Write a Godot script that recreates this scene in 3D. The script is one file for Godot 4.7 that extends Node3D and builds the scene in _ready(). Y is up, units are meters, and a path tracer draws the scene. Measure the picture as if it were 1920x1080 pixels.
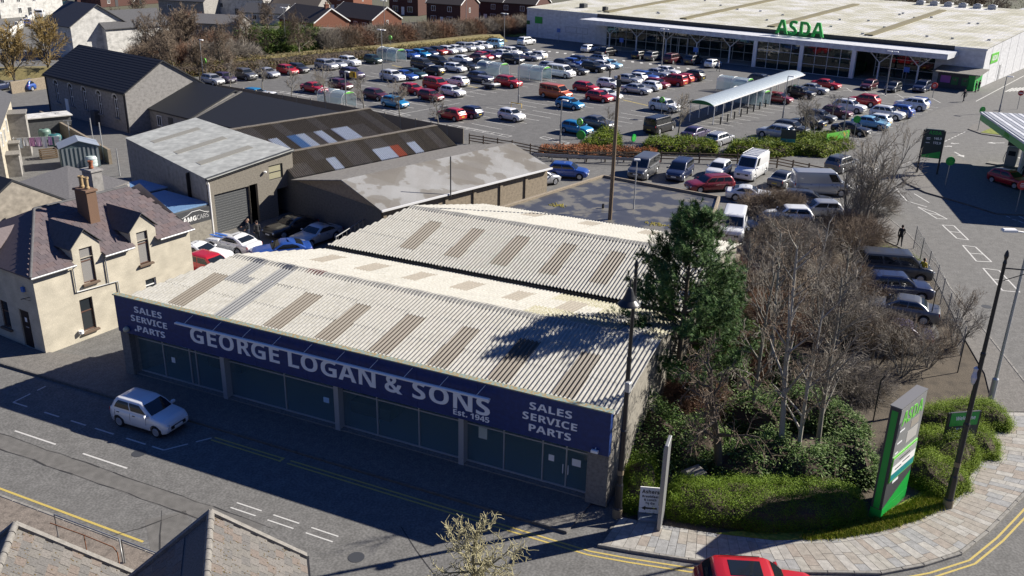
extends Node3D
# A street corner in a small town seen from the air: car showroom, cream house, supermarket and its car park.
# Units are metres, y is up. Town coordinates were surveyed from the photograph on the flat ground plane.

var rng := RandomNumberGenerator.new()
var M := {}
var taken := {}
var font_bold: SystemFont
var font_plain: SystemFont
var meshes := {}
const ORD := ["first", "second", "third", "fourth", "fifth", "sixth", "seventh", "eighth", "ninth", "tenth", "eleventh", "twelfth", "thirteenth", "fourteenth", "fifteenth", "sixteenth", "seventeenth", "eighteenth", "nineteenth", "twentieth", "twenty-first", "twenty-second"]

# ---------------------------------------------------------------- mesh builder
class MB:
	var v := PackedVector3Array()
	var n := PackedVector3Array()
	var c := PackedColorArray()
	var col := Color(1, 1, 1)
	func tri(a: Vector3, b: Vector3, d: Vector3) -> void:
		var nn := (b - a).cross(d - a).normalized()
		v.append(a); v.append(d); v.append(b)
		for i in 3: n.append(nn); c.append(col)
	func trin(a: Vector3, b: Vector3, d: Vector3, na: Vector3, nb: Vector3, nd: Vector3) -> void:
		v.append(a); v.append(d); v.append(b)
		n.append(na); n.append(nd); n.append(nb)
		for i in 3: c.append(col)
	func quad(a: Vector3, b: Vector3, d: Vector3, e: Vector3) -> void:
		tri(a, b, d); tri(a, d, e)
	func box(ce: Vector3, s: Vector3, b := Basis()) -> void:
		var x := b.x * s.x * 0.5
		var y := b.y * s.y * 0.5
		var z := b.z * s.z * 0.5
		quad(ce - x - y + z, ce + x - y + z, ce + x + y + z, ce - x + y + z)
		quad(ce + x - y - z, ce - x - y - z, ce - x + y - z, ce + x + y - z)
		quad(ce + x - y + z, ce + x - y - z, ce + x + y - z, ce + x + y + z)
		quad(ce - x - y - z, ce - x - y + z, ce - x + y + z, ce - x + y - z)
		quad(ce - x + y + z, ce + x + y + z, ce + x + y - z, ce - x + y - z)
		quad(ce - x - y - z, ce + x - y - z, ce + x - y + z, ce - x - y + z)
	func boxr(a: Vector3, d: Vector3) -> void:
		box((a + d) * 0.5, (d - a).abs())
	func slab(ce: Vector3, s: Vector3, bev: float, b := Basis()) -> void:
		# box whose top edges are chamfered
		var hx := s.x * 0.5; var hy := s.y * 0.5; var hz := s.z * 0.5
		var lo := []; var mi := []; var hi := []
		for q in [[-1, 1], [1, 1], [1, -1], [-1, -1]]:
			lo.append(ce + b * Vector3(q[0] * hx, -hy, q[1] * hz))
			mi.append(ce + b * Vector3(q[0] * hx, hy - bev, q[1] * hz))
			hi.append(ce + b * Vector3(q[0] * (hx - bev), hy, q[1] * (hz - bev)))
		for i in 4:
			var j := (i + 1) % 4
			quad(lo[i], lo[j], mi[j], mi[i]); quad(mi[i], mi[j], hi[j], hi[i])
		quad(hi[0], hi[1], hi[2], hi[3])
	func tube(p: PackedVector3Array, r: PackedFloat32Array, sides := 6, cap := false) -> void:
		var prev := PackedVector3Array()
		var prevn := PackedVector3Array()
		for i in p.size():
			var d: Vector3 = (p[mini(i + 1, p.size() - 1)] - p[maxi(i - 1, 0)]).normalized()
			var u := d.cross(Vector3(0.13, 0.21, 0.97) if absf(d.z) < 0.9 else Vector3(1, 0, 0)).normalized()
			var w := d.cross(u)
			var ring := PackedVector3Array(); var rn := PackedVector3Array()
			for k in sides:
				var a := TAU * k / sides
				var q := u * cos(a) + w * sin(a)
				rn.append(q); ring.append(p[i] + q * r[i])
			if i > 0:
				for k in sides:
					var l := (k + 1) % sides
					trin(prev[k], prev[l], ring[l], prevn[k], prevn[l], rn[l])
					trin(prev[k], ring[l], ring[k], prevn[k], rn[l], rn[k])
			if cap and (i == 0 or i == p.size() - 1):
				for k in range(1, sides - 1):
					if i == 0: tri(ring[0], ring[k + 1], ring[k])
					else: tri(ring[0], ring[k], ring[k + 1])
			prev = ring; prevn = rn
	func rod(a: Vector3, b: Vector3, r0: float, r1 := -1.0, sides := 6, cap := true) -> void:
		tube(PackedVector3Array([a, b]), PackedFloat32Array([r0, r0 if r1 < 0.0 else r1]), sides, cap)
	func lathe(ce: Vector3, prof: Array, sides := 16) -> void:
		# prof: [radius, height] from bottom to top
		for i in prof.size() - 1:
			var r0: float = prof[i][0]; var y0: float = prof[i][1]; var r1: float = prof[i + 1][0]; var y1: float = prof[i + 1][1]
			var nn := Vector2(y1 - y0, r0 - r1).normalized()
			for k in sides:
				var a := TAU * k / sides; var b := TAU * (k + 1) / sides
				var da := Vector3(cos(a), 0, -sin(a)); var db := Vector3(cos(b), 0, -sin(b))
				var na := da * nn.x + Vector3.UP * nn.y; var nb := db * nn.x + Vector3.UP * nn.y
				var A := ce + da * r0 + Vector3.UP * y0; var B := ce + db * r0 + Vector3.UP * y0
				var C := ce + db * r1 + Vector3.UP * y1; var D := ce + da * r1 + Vector3.UP * y1
				if r0 > 0.0001: trin(A, B, C, na, nb, nb)
				if r1 > 0.0001: trin(A, C, D, na, nb, na)
	func disc(ce: Vector3, axis: Vector3, r: float, th: float, sides := 20) -> void:
		rod(ce - axis * th * 0.5, ce + axis * th * 0.5, r, r, sides, true)
	func poly(pts: PackedVector2Array, y0: float, y1: float) -> void:
		# extruded plan polygon (x, z)
		var idx := Geometry2D.triangulate_polygon(pts)
		for i in range(0, idx.size(), 3):
			var a := pts[idx[i]]; var b := pts[idx[i + 1]]; var d := pts[idx[i + 2]]
			var s := (b - a).cross(d - a)
			var A := Vector3(a.x, y1, a.y); var B := Vector3(b.x, y1, b.y); var D := Vector3(d.x, y1, d.y)
			if s < 0.0: tri(A, B, D)
			else: tri(A, D, B)
		if y1 - y0 > 0.001:
			var cw := Geometry2D.is_polygon_clockwise(pts)
			for i in pts.size():
				var a := pts[i]; var b := pts[(i + 1) % pts.size()]
				if cw: quad(Vector3(b.x, y0, b.y), Vector3(a.x, y0, a.y), Vector3(a.x, y1, a.y), Vector3(b.x, y1, b.y))
				else: quad(Vector3(a.x, y0, a.y), Vector3(b.x, y0, b.y), Vector3(b.x, y1, b.y), Vector3(a.x, y1, a.y))
	func face(pts: Array) -> void:
		for i in range(1, pts.size() - 1): tri(pts[0], pts[i], pts[i + 1])
	func plate(pts: Array, off: Vector3) -> void:
		# flat polygon (counter-clockwise seen from its front) with thickness along off
		face(pts)
		var back := []
		for p in pts: back.append(p + off)
		back.reverse(); face(back)
		for i in pts.size():
			var a: Vector3 = pts[i]; var b: Vector3 = pts[(i + 1) % pts.size()]
			quad(a, a + off, b + off, b)
	func grid(rows: Array, smooth := true) -> void:
		# rows of equal length; shared smooth normals
		var R := rows.size(); var C: int = rows[0].size()
		var nn := []
		for i in R:
			var line := PackedVector3Array()
			for j in C:
				var du: Vector3 = rows[i][mini(j + 1, C - 1)] - rows[i][maxi(j - 1, 0)]
				var dv: Vector3 = rows[mini(i + 1, R - 1)][j] - rows[maxi(i - 1, 0)][j]
				line.append(du.cross(dv).normalized())
			nn.append(line)
		for i in R - 1:
			for j in C - 1:
				var a: Vector3 = rows[i][j]; var b: Vector3 = rows[i][j + 1]; var d: Vector3 = rows[i + 1][j + 1]; var e: Vector3 = rows[i + 1][j]
				if smooth:
					trin(a, b, d, nn[i][j], nn[i][j + 1], nn[i + 1][j + 1]); trin(a, d, e, nn[i][j], nn[i + 1][j + 1], nn[i + 1][j])
				else:
					quad(a, b, d, e)
	func mesh(mat: Material = null) -> ArrayMesh:
		var m := ArrayMesh.new()
		if v.is_empty(): return m
		var arr := []; arr.resize(Mesh.ARRAY_MAX)
		arr[Mesh.ARRAY_VERTEX] = v; arr[Mesh.ARRAY_NORMAL] = n; arr[Mesh.ARRAY_COLOR] = c
		m.add_surface_from_arrays(Mesh.PRIMITIVE_TRIANGLES, arr)
		if mat: m.surface_set_material(0, mat)
		return m

# ---------------------------------------------------------------- nodes
func numbered(called: String) -> String:
	if not taken.has(called):
		taken[called] = 0
		return called
	taken[called] += 1
	return "%s_%03d" % [called, taken[called]]

func tag(o: Node, label: String, category: String, group := "", kind := "") -> Node:
	if label: o.set_meta("label", label)
	if category: o.set_meta("category", category)
	if group: o.set_meta("group", group)
	if kind: o.set_meta("kind", kind)
	return o

func thing(called: String, label: String, category: String, at := Vector3.ZERO, turn := 0.0, group := "") -> Node3D:
	var o := Node3D.new()
	o.name = numbered(called); add_child(o)
	o.position = at; o.rotation.y = deg_to_rad(turn)
	tag(o, label, category, group)
	return o

func part(parent: Node, called: String, src, mat: Material, at := Vector3.ZERO) -> MeshInstance3D:
	var o := MeshInstance3D.new()
	o.mesh = src.mesh() if src is MB else src
	o.name = called
	o.material_override = mat
	o.position = at
	parent.add_child(o, true)
	return o

func solo(called: String, src, mat: Material, label: String, category: String, at := Vector3.ZERO, turn := 0.0, group := "", kind := "") -> MeshInstance3D:
	var o := MeshInstance3D.new()
	o.mesh = src.mesh() if src is MB else src
	o.material_override = mat
	o.name = numbered(called); add_child(o)
	o.position = at; o.rotation.y = deg_to_rad(turn)
	tag(o, label, category, group, kind)
	return o

func setting(called: String, src, mat: Material) -> MeshInstance3D:
	var o := MeshInstance3D.new()
	o.mesh = src.mesh() if src is MB else src
	o.material_override = mat
	o.name = numbered(called); add_child(o)
	o.set_meta("kind", "structure")
	return o

func words(parent: Node, called: String, text: String, cap: float, width: float, mat: Material, xf: Transform3D, bold := true, align := 0) -> MeshInstance3D:
	# raised lettering: cap height in metres, stretched to the given width; align 0 left, 1 centre
	var t := TextMesh.new()
	t.font = font_bold if bold else font_plain
	t.text = text; t.font_size = 64; t.pixel_size = 0.01; t.depth = 0.02
	t.curve_step = 2.0
	t.horizontal_alignment = HORIZONTAL_ALIGNMENT_LEFT
	t.vertical_alignment = VERTICAL_ALIGNMENT_BOTTOM
	var bb := t.get_aabb()
	var sy := cap / (0.714 * 0.64)
	var sx := width / bb.size.x if width > 0.0 else sy
	var o := MeshInstance3D.new()
	o.mesh = t; o.name = called; o.material_override = mat
	parent.add_child(o, true)
	var w := bb.size.x * sx
	var off := Vector3(-bb.position.x * sx - (w * 0.5 if align == 1 else 0.0), -(bb.position.y) * sy, 0)
	o.transform = xf * Transform3D(Basis.from_scale(Vector3(sx, sy, 1)), off)
	return o

# ---------------------------------------------------------------- materials
func lin(r: float, g: float, b: float, a := 1.0) -> Color:
	var k := Color(r, g, b).linear_to_srgb(); k.a = a
	return k

func noise_tex(sd: int, freq: float, oct: int, lo: float, hi: float, size := 256, kind := FastNoiseLite.TYPE_SIMPLEX_SMOOTH, mid := -1.0, sx := 1) -> NoiseTexture2D:
	var f := FastNoiseLite.new()
	f.seed = sd; f.frequency = freq; f.fractal_octaves = oct; f.noise_type = kind
	if kind == FastNoiseLite.TYPE_CELLULAR: f.fractal_type = FastNoiseLite.FRACTAL_NONE
	var t := NoiseTexture2D.new()
	t.width = size; t.height = size / sx; t.seamless = true; t.noise = f; t.normalize = true
	var gr := Gradient.new()
	gr.set_color(0, Color(lo, lo, lo)); gr.set_color(1, Color(hi, hi, hi))
	if mid >= 0.0: gr.add_point(0.5, Color(mid, mid, mid))
	t.color_ramp = gr
	return t

func tint_tex(sd: int, freq: float, oct: int, stops: Array, size := 256, sx := 1) -> NoiseTexture2D:
	# stops: [offset, Color linear]
	var t := noise_tex(sd, freq, oct, 0, 1, size, FastNoiseLite.TYPE_SIMPLEX_SMOOTH, -1.0, sx)
	var gr := Gradient.new()
	var off := PackedFloat32Array(); var cols := PackedColorArray()
	for s in stops:
		off.append(s[0]); cols.append(s[1].linear_to_srgb())
	gr.offsets = off; gr.colors = cols
	t.color_ramp = gr
	return t

func mat(c: Color, rough := 0.8, metal := 0.0, spec := 0.5) -> StandardMaterial3D:
	var m := StandardMaterial3D.new()
	m.albedo_color = c; m.roughness = rough; m.metallic = metal; m.metallic_specular = spec
	return m

func tmat(c: Color, tex: Texture2D, tile: float, rough := 0.85, det: Texture2D = null, dtile := 8.0, bump := 0.0, stretch := Vector3.ONE) -> StandardMaterial3D:
	# world-space triplanar material; tile = metres per repeat
	var m := mat(c, rough)
	m.albedo_texture = tex
	m.uv1_triplanar = true; m.uv1_world_triplanar = true
	m.uv1_scale = Vector3.ONE / tile * stretch
	if det:
		m.detail_enabled = true; m.detail_albedo = det; m.detail_blend_mode = BaseMaterial3D.BLEND_MODE_MUL
		m.detail_uv_layer = BaseMaterial3D.DETAIL_UV_2
		m.uv2_triplanar = true; m.uv2_world_triplanar = true; m.uv2_scale = Vector3.ONE / dtile
	if bump > 0.0:
		m.heightmap_enabled = true; m.heightmap_texture = tex; m.heightmap_scale = bump
	return m

func paint(c: Color, metal := 0.15) -> StandardMaterial3D:
	var m := mat(c, 0.34, metal)
	m.clearcoat_enabled = true; m.clearcoat = 0.8; m.clearcoat_roughness = 0.05
	return m

func make_materials() -> void:
	var grain := noise_tex(1, 0.11, 4, 0.62, 1.0)
	var fine := noise_tex(2, 0.3, 3, 0.6, 1.0)
	var blot := noise_tex(3, 0.012, 5, 0.66, 1.0, 512)
	var soft := noise_tex(4, 0.02, 4, 0.82, 1.0)
	var speck := noise_tex(5, 0.35, 2, 0.35, 1.0, 256, FastNoiseLite.TYPE_SIMPLEX_SMOOTH, 0.9)
	var streak := noise_tex(6, 0.03, 5, 0.72, 1.0, 512)
	var stain := noise_tex(7, 0.02, 5, 0.74, 1.0, 512, FastNoiseLite.TYPE_SIMPLEX_SMOOTH, 0.94)
	var agg := noise_tex(10, 0.1, 4, 0.7, 1.0)
	var worn := noise_tex(9, 0.03, 5, 0.84, 1.0, 512)
	M.fine = fine; M.blot = blot; M.soft = soft
	M.asphalt = tmat(lin(0.215, 0.21, 0.2), agg, 3.7, 0.92, worn, 13.0, 0.3)
	M.asphalt_park = tmat(lin(0.18, 0.177, 0.173), agg, 5.3, 0.88, worn, 19.0, 0.3)
	M.asphalt_dark = tmat(lin(0.13, 0.13, 0.13), fine, 1.2, 0.9, stain, 6.0, 0.3)
	M.asphalt_patch = tmat(lin(0.235, 0.225, 0.21), fine, 0.9, 0.92, soft, 3.0, 0.3)
	M.footpath_tan = tmat(lin(0.29, 0.245, 0.205), agg, 2.3, 0.93, stain, 5.0, 0.3)
	M.footpath = tmat(lin(0.245, 0.23, 0.21), agg, 2.9, 0.93, worn, 7.0, 0.3)
	M.earth = tmat(lin(0.15, 0.12, 0.085), grain, 2.2, 0.98, stain, 11.0, 3.0)
	M.grass = tmat(Color.WHITE, tint_tex(11, 0.05, 5, [[0.0, Color(0.09, 0.13, 0.014)], [0.45, Color(0.16, 0.21, 0.02)], [0.7, Color(0.27, 0.27, 0.03)], [1.0, Color(0.26, 0.2, 0.07)]]), 3.1, 0.95, stain, 9.0, 3.0)
	M.dry_grass = tmat(Color.WHITE, tint_tex(12, 0.06, 5, [[0.0, Color(0.10, 0.10, 0.03)], [0.5, Color(0.22, 0.18, 0.07)], [1.0, Color(0.33, 0.26, 0.12)]]), 2.7, 0.95, stain, 8.0, 3.0)
	M.land = tmat(Color.WHITE, tint_tex(13, 0.03, 5, [[0.0, Color(0.10, 0.09, 0.07)], [0.4, Color(0.15, 0.14, 0.11)], [0.6, Color(0.12, 0.13, 0.06)], [1.0, Color(0.2, 0.18, 0.15)]], 512), 24.0, 0.95, grain, 3.0)
	M.line_white = tmat(lin(0.62, 0.61, 0.58), noise_tex(21, 0.16, 4, 0.42, 1.0, 256, FastNoiseLite.TYPE_SIMPLEX_SMOOTH, 0.95), 0.9, 0.8)
	M.line_yellow = tmat(lin(0.6, 0.46, 0.12), noise_tex(22, 0.16, 4, 0.4, 1.0, 256, FastNoiseLite.TYPE_SIMPLEX_SMOOTH, 0.95), 0.9, 0.8)
	M.kerb = tmat(lin(0.42, 0.4, 0.36), grain, 0.8, 0.9, stain, 3.0)
	M.kerb_dark = tmat(lin(0.2, 0.19, 0.175), grain, 0.8, 0.9, stain, 3.0)
	M.tar = tmat(lin(0.045, 0.044, 0.043), grain, 0.5, 0.8)
	M.slabs = []
	for k in [[0.6, 0.57, 0.5], [0.53, 0.48, 0.41], [0.5, 0.5, 0.49], [0.66, 0.63, 0.57], [0.52, 0.45, 0.38], [0.57, 0.54, 0.49]]:
		M.slabs.append(tmat(lin(k[0], k[1], k[2]), grain, 0.7, 0.85, soft, 1.6))
	M.cream = tmat(lin(0.74, 0.68, 0.55), noise_tex(31, 0.09, 4, 0.8, 1.0, 256, FastNoiseLite.TYPE_CELLULAR), 0.9, 0.92, noise_tex(32, 0.015, 5, 0.8, 1.0), 5.0, 1.2)
	M.render_grey = tmat(lin(0.47, 0.455, 0.44), fine, 1.1, 0.93, stain, 4.0, 0.6)
	M.render_pale = tmat(lin(0.5, 0.48, 0.45), fine, 1.4, 0.92, stain, 5.0, 0.5)
	M.render_rough = tmat(lin(0.34, 0.31, 0.26), stain, 1.7, 0.95, grain, 0.7, 1.0)
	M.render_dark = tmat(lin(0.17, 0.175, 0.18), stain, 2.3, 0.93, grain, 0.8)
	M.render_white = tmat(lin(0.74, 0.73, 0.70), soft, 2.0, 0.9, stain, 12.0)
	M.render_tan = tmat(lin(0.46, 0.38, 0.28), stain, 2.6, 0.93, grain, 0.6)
	M.block = tmat(lin(0.43, 0.40, 0.34), grain, 1.0, 0.92, stain, 3.0)
	M.brick_red = tmat(lin(0.36, 0.14, 0.085), fine, 0.9, 0.9, soft, 2.0)
	M.brick_dark = tmat(lin(0.17, 0.075, 0.06), fine, 0.9, 0.9, soft, 2.0)
	M.brick_brown = tmat(lin(0.22, 0.13, 0.085), speck, 0.5, 0.92)
	M.slate = tmat(lin(0.14, 0.14, 0.15), grain, 1.3, 0.75, stain, 3.0)
	M.slate_dark = tmat(lin(0.035, 0.04, 0.052), streak, 2.2, 0.7, noise_tex(41, 0.2, 3, 0.6, 1.0), 0.9)
	M.slate_ext = tmat(lin(0.3, 0.285, 0.275), stain, 2.4, 0.82, grain, 0.8)
	M.purple_slates = []
	for k in [[0.21, 0.165, 0.175], [0.24, 0.19, 0.195], [0.185, 0.15, 0.16], [0.225, 0.165, 0.165]]:
		M.purple_slates.append(tmat(lin(k[0], k[1], k[2]), grain, 0.7, 0.72, soft, 1.1))
	M.grey_slates = []
	for k in [[0.235, 0.22, 0.2], [0.26, 0.24, 0.22], [0.2, 0.19, 0.18], [0.25, 0.205, 0.175]]:
		M.grey_slates.append(tmat(lin(k[0], k[1], k[2]), grain, 0.5, 0.85, noise_tex(51, 0.05, 4, 0.6, 1.0, 256, FastNoiseLite.TYPE_SIMPLEX_SMOOTH, 0.97), 0.9))
	M.tile_brown = tmat(lin(0.16, 0.13, 0.11), streak, 1.8, 0.85, grain, 0.6)
	var cement := tint_tex(61, 0.03, 5, [[0.0, Color(0.36, 0.34, 0.29)], [0.3, Color(0.5, 0.49, 0.45)], [0.55, Color(0.53, 0.525, 0.5)], [1.0, Color(0.59, 0.585, 0.57)]], 512)
	M.cement = tmat(lin(0.82, 0.81, 0.78), cement, 3.4, 0.9, soft, 1.1)
	M.cement_b = tmat(lin(0.8, 0.79, 0.76), cement, 5.1, 0.9, soft, 2.2)
	M.cement_moss = tmat(Color.WHITE, tint_tex(62, 0.04, 5, [[0.0, Color(0.2, 0.19, 0.09)], [0.4, Color(0.36, 0.34, 0.22)], [0.65, Color(0.52, 0.5, 0.42)], [1.0, Color(0.63, 0.61, 0.55)]]), 1.9, 0.92, speck, 0.9)
	M.rooflight = tmat(lin(0.2, 0.16, 0.115), streak, 1.2, 0.6, speck, 0.8)
	M.rooflight_b = tmat(lin(0.37, 0.33, 0.27), streak, 1.2, 0.7, soft, 0.8)
	M.sheet_blue = tmat(lin(0.12, 0.13, 0.155), soft, 1.2, 0.55, grain, 0.7)
	M.sheet_maroon = tmat(lin(0.16, 0.075, 0.065), soft, 1.2, 0.6)
	M.ridge = tmat(lin(0.4, 0.39, 0.36), grain, 0.8, 0.9, stain, 2.0)
	M.gutter = mat(lin(0.02, 0.02, 0.022), 0.6)
	M.flat_roof = tmat(Color.WHITE, tint_tex(71, 0.022, 5, [[0.0, Color(0.075, 0.08, 0.1)], [0.5, Color(0.1, 0.105, 0.125)], [0.6, Color(0.24, 0.225, 0.19)], [1.0, Color(0.3, 0.28, 0.24)]], 512), 24.0, 0.4, grain, 1.3)
	M.felt_patch = tmat(Color.WHITE, tint_tex(72, 0.014, 5, [[0.0, Color(0.19, 0.17, 0.15)], [0.47, Color(0.24, 0.22, 0.19)], [0.52, Color(0.4, 0.4, 0.395)], [1.0, Color(0.46, 0.455, 0.45)]], 512), 27.0, 0.8, grain, 1.2)
	M.felt = tmat(lin(0.3, 0.28, 0.25), streak, 3.0, 0.9, stain, 5.0)
	M.shed_roof = tmat(lin(0.56, 0.57, 0.53), soft, 4.0, 0.6, soft, 9.0)
	M.rust_roof = tmat(lin(0.17, 0.14, 0.1), speck, 0.9, 0.95, stain, 2.6)
	M.rust_roof_b = tmat(lin(0.23, 0.2, 0.165), speck, 0.8, 0.95, stain, 3.1)
	M.clear_sheet = tmat(lin(0.56, 0.6, 0.66), soft, 0.8, 0.5)
	M.blue_sheet = tmat(lin(0.16, 0.28, 0.46), soft, 0.8, 0.45)
	M.orange_sheet = tmat(lin(0.45, 0.12, 0.05), soft, 0.8, 0.6)
	M.store_roof = tmat(Color.WHITE, tint_tex(81, 0.012, 5, [[0.0, Color(0.45, 0.43, 0.3)], [0.45, Color(0.62, 0.6, 0.49)], [0.7, Color(0.74, 0.73, 0.69)], [1.0, Color(0.8, 0.8, 0.79)]], 512), 46.0, 0.6, streak, 6.0)
	M.strip = tmat(lin(0.3, 0.26, 0.14), grain, 2.0, 0.7)
	M.white_panel = tmat(lin(0.76, 0.77, 0.79), soft, 4.0, 0.45)
	M.white_metal = mat(lin(0.72, 0.72, 0.72), 0.45, 0.1)
	M.grey_metal = mat(lin(0.42, 0.43, 0.44), 0.45, 0.4)
	M.galv = tmat(lin(0.47, 0.48, 0.49), grain, 0.6, 0.45); M.galv.metallic = 0.5
	M.dark_metal = mat(lin(0.035, 0.037, 0.04), 0.5, 0.3)
	M.black = mat(lin(0.014, 0.014, 0.016), 0.45)
	M.lamp_black = mat(lin(0.02, 0.021, 0.024), 0.38, 0.1)
	M.charcoal = mat(lin(0.05, 0.053, 0.058), 0.55, 0.1)
	M.navy = tmat(lin(0.012, 0.042, 0.2), soft, 1.5, 0.5, noise_tex(91, 0.04, 4, 0.85, 1.0), 2.4)
	M.letter = mat(lin(0.8, 0.81, 0.83), 0.55)
	M.green = mat(lin(0.012, 0.34, 0.05), 0.4)
	M.green_dark = mat(lin(0.008, 0.13, 0.035), 0.4)
	M.lime = mat(lin(0.12, 0.48, 0.05), 0.45)
	M.red = mat(lin(0.45, 0.02, 0.02), 0.45)
	M.teal = mat(lin(0.01, 0.22, 0.23), 0.4)
	M.white = mat(lin(0.78, 0.78, 0.77), 0.5)
	M.yellow = mat(lin(0.62, 0.4, 0.02), 0.5)
	M.blue_sign = mat(lin(0.03, 0.12, 0.42), 0.45)
	M.copper = tmat(Color.WHITE, tint_tex(95, 0.05, 4, [[0.0, Color(0.14, 0.2, 0.18)], [0.45, Color(0.22, 0.28, 0.25)], [0.55, Color(0.25, 0.2, 0.1)], [1.0, Color(0.33, 0.21, 0.1)]]), 2.6, 0.8)
	M.concrete = tmat(lin(0.36, 0.34, 0.31), grain, 0.9, 0.92, stain, 2.0)
	M.wood = tmat(lin(0.2, 0.145, 0.095), streak, 0.8, 0.9)
	M.wood_grey = tmat(lin(0.22, 0.19, 0.155), streak, 0.7, 0.92)
	M.terracotta = tmat(lin(0.4, 0.13, 0.06), grain, 0.5, 0.85)
	M.buff_pot = tmat(lin(0.5, 0.36, 0.19), grain, 0.5, 0.85)
	M.tyre = mat(lin(0.018, 0.018, 0.019), 0.85)
	M.rim = mat(lin(0.45, 0.46, 0.48), 0.35, 0.6)
	M.car_glass = mat(lin(0.012, 0.015, 0.018), 0.06, 0.0, 0.6)
	M.headlight = mat(lin(0.6, 0.62, 0.64), 0.12, 0.2)
	M.taillight = mat(lin(0.4, 0.012, 0.014), 0.2)
	M.plate_w = mat(lin(0.7, 0.7, 0.68), 0.5)
	M.plate_y = mat(lin(0.65, 0.48, 0.05), 0.5)
	M.window = mat(lin(0.022, 0.027, 0.032), 0.07, 0.0, 0.6)
	M.curtain = tmat(lin(0.34, 0.33, 0.32), noise_tex(97, 0.09, 3, 0.6, 1.0, 128), 0.35, 0.9, null, 1.0, 0.0, Vector3(3, 0.4, 3))
	M.glass = StandardMaterial3D.new()
	M.glass.albedo_color = Color(0.42, 0.55, 0.58, 0.22); M.glass.roughness = 0.03; M.glass.transparency = BaseMaterial3D.TRANSPARENCY_ALPHA
	M.glass_store = StandardMaterial3D.new()
	M.glass_store.albedo_color = Color(0.12, 0.2, 0.19, 0.55); M.glass_store.roughness = 0.03; M.glass_store.transparency = BaseMaterial3D.TRANSPARENCY_ALPHA
	M.poly_clear = StandardMaterial3D.new()
	M.poly_clear.albedo_color = Color(0.72, 0.8, 0.82, 0.4); M.poly_clear.roughness = 0.12; M.poly_clear.transparency = BaseMaterial3D.TRANSPARENCY_ALPHA
	M.bark = tmat(lin(0.17, 0.14, 0.105), grain, 0.6, 0.95)
	M.bark_pale = tmat(lin(0.34, 0.32, 0.27), grain, 0.5, 0.92)
	M.bark_birch = tmat(lin(0.5, 0.47, 0.41), speck, 0.5, 0.85)
	M.bark_lichen = tmat(lin(0.33, 0.3, 0.17), grain, 0.4, 0.95)
	M.twig = mat(lin(0.17, 0.13, 0.095), 0.95)
	M.twig_grey = mat(lin(0.22, 0.195, 0.165), 0.95)
	M.twig_red = mat(lin(0.2, 0.115, 0.075), 0.95)
	M.twig_gold = mat(lin(0.26, 0.185, 0.07), 0.95)
	M.twig_lichen = mat(lin(0.34, 0.31, 0.18), 0.95)
	M.leaf = leaf_mat()
	M.soil = tmat(lin(0.09, 0.065, 0.045), grain, 0.8, 0.98)
	M.skin = mat(lin(0.5, 0.3, 0.22), 0.6)

func leaf_mat() -> StandardMaterial3D:
	var m := mat(Color.WHITE, 0.6, 0.0, 0.25)
	m.vertex_color_use_as_albedo = true
	m.backlight_enabled = true; m.backlight = Color(0.25, 0.3, 0.08)
	return m

# ---------------------------------------------------------------- cars
# forward is +x; l length, w width, h height, b belt line, hf bonnet nose, cw windscreen foot, rf/rr roof ends, rb rear glass foot, dk deck height (0 = tailgate)
var CAR := {
	"mini": {l = 3.62, w = 1.66, h = 1.50, b = 0.97, hf = 0.78, cw = 0.92, rf = 0.18, rr = -1.32, rb = -1.66, ax = [1.15, -1.15], r = 0.29, win = 2},
	"hatch": {l = 4.0, w = 1.74, h = 1.48, b = 0.95, hf = 0.74, cw = 0.95, rf = 0.22, rr = -1.42, rb = -1.86, ax = [1.24, -1.27], r = 0.31, win = 2},
	"saloon": {l = 4.6, w = 1.80, h = 1.44, b = 0.94, hf = 0.72, cw = 0.98, rf = 0.2, rr = -0.95, rb = -1.62, ax = [1.38, -1.38], r = 0.32, win = 2},
	"estate": {l = 4.6, w = 1.80, h = 1.48, b = 0.95, hf = 0.74, cw = 1.02, rf = 0.28, rr = -1.8, rb = -2.16, ax = [1.38, -1.36], r = 0.32, win = 3},
	"suv": {l = 4.4, w = 1.86, h = 1.66, b = 1.08, hf = 0.9, cw = 1.02, rf = 0.36, rr = -1.55, rb = -2.02, ax = [1.34, -1.34], r = 0.355, win = 3},
	"mpv": {l = 4.5, w = 1.84, h = 1.76, b = 1.08, hf = 0.86, cw = 1.3, rf = 0.5, rr = -1.9, rb = -2.18, ax = [1.4, -1.4], r = 0.33, win = 3},
	"van": {l = 4.95, w = 1.95, h = 1.98, b = 1.16, hf = 0.95, cw = 1.62, rf = 0.86, rr = -2.3, rb = -2.42, ax = [1.55, -1.5], r = 0.34, win = 3},
	"panel_van": {l = 5.3, w = 2.0, h = 2.3, b = 1.25, hf = 1.0, cw = 1.85, rf = 1.1, rr = -2.52, rb = -2.6, ax = [1.75, -1.55], r = 0.35, win = 1},
	"coupe": {l = 4.35, w = 1.80, h = 1.32, b = 0.88, hf = 0.7, cw = 0.7, rf = -0.02, rr = -0.85, rb = -1.75, ax = [1.3, -1.25], r = 0.32, win = 1},
}

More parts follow.
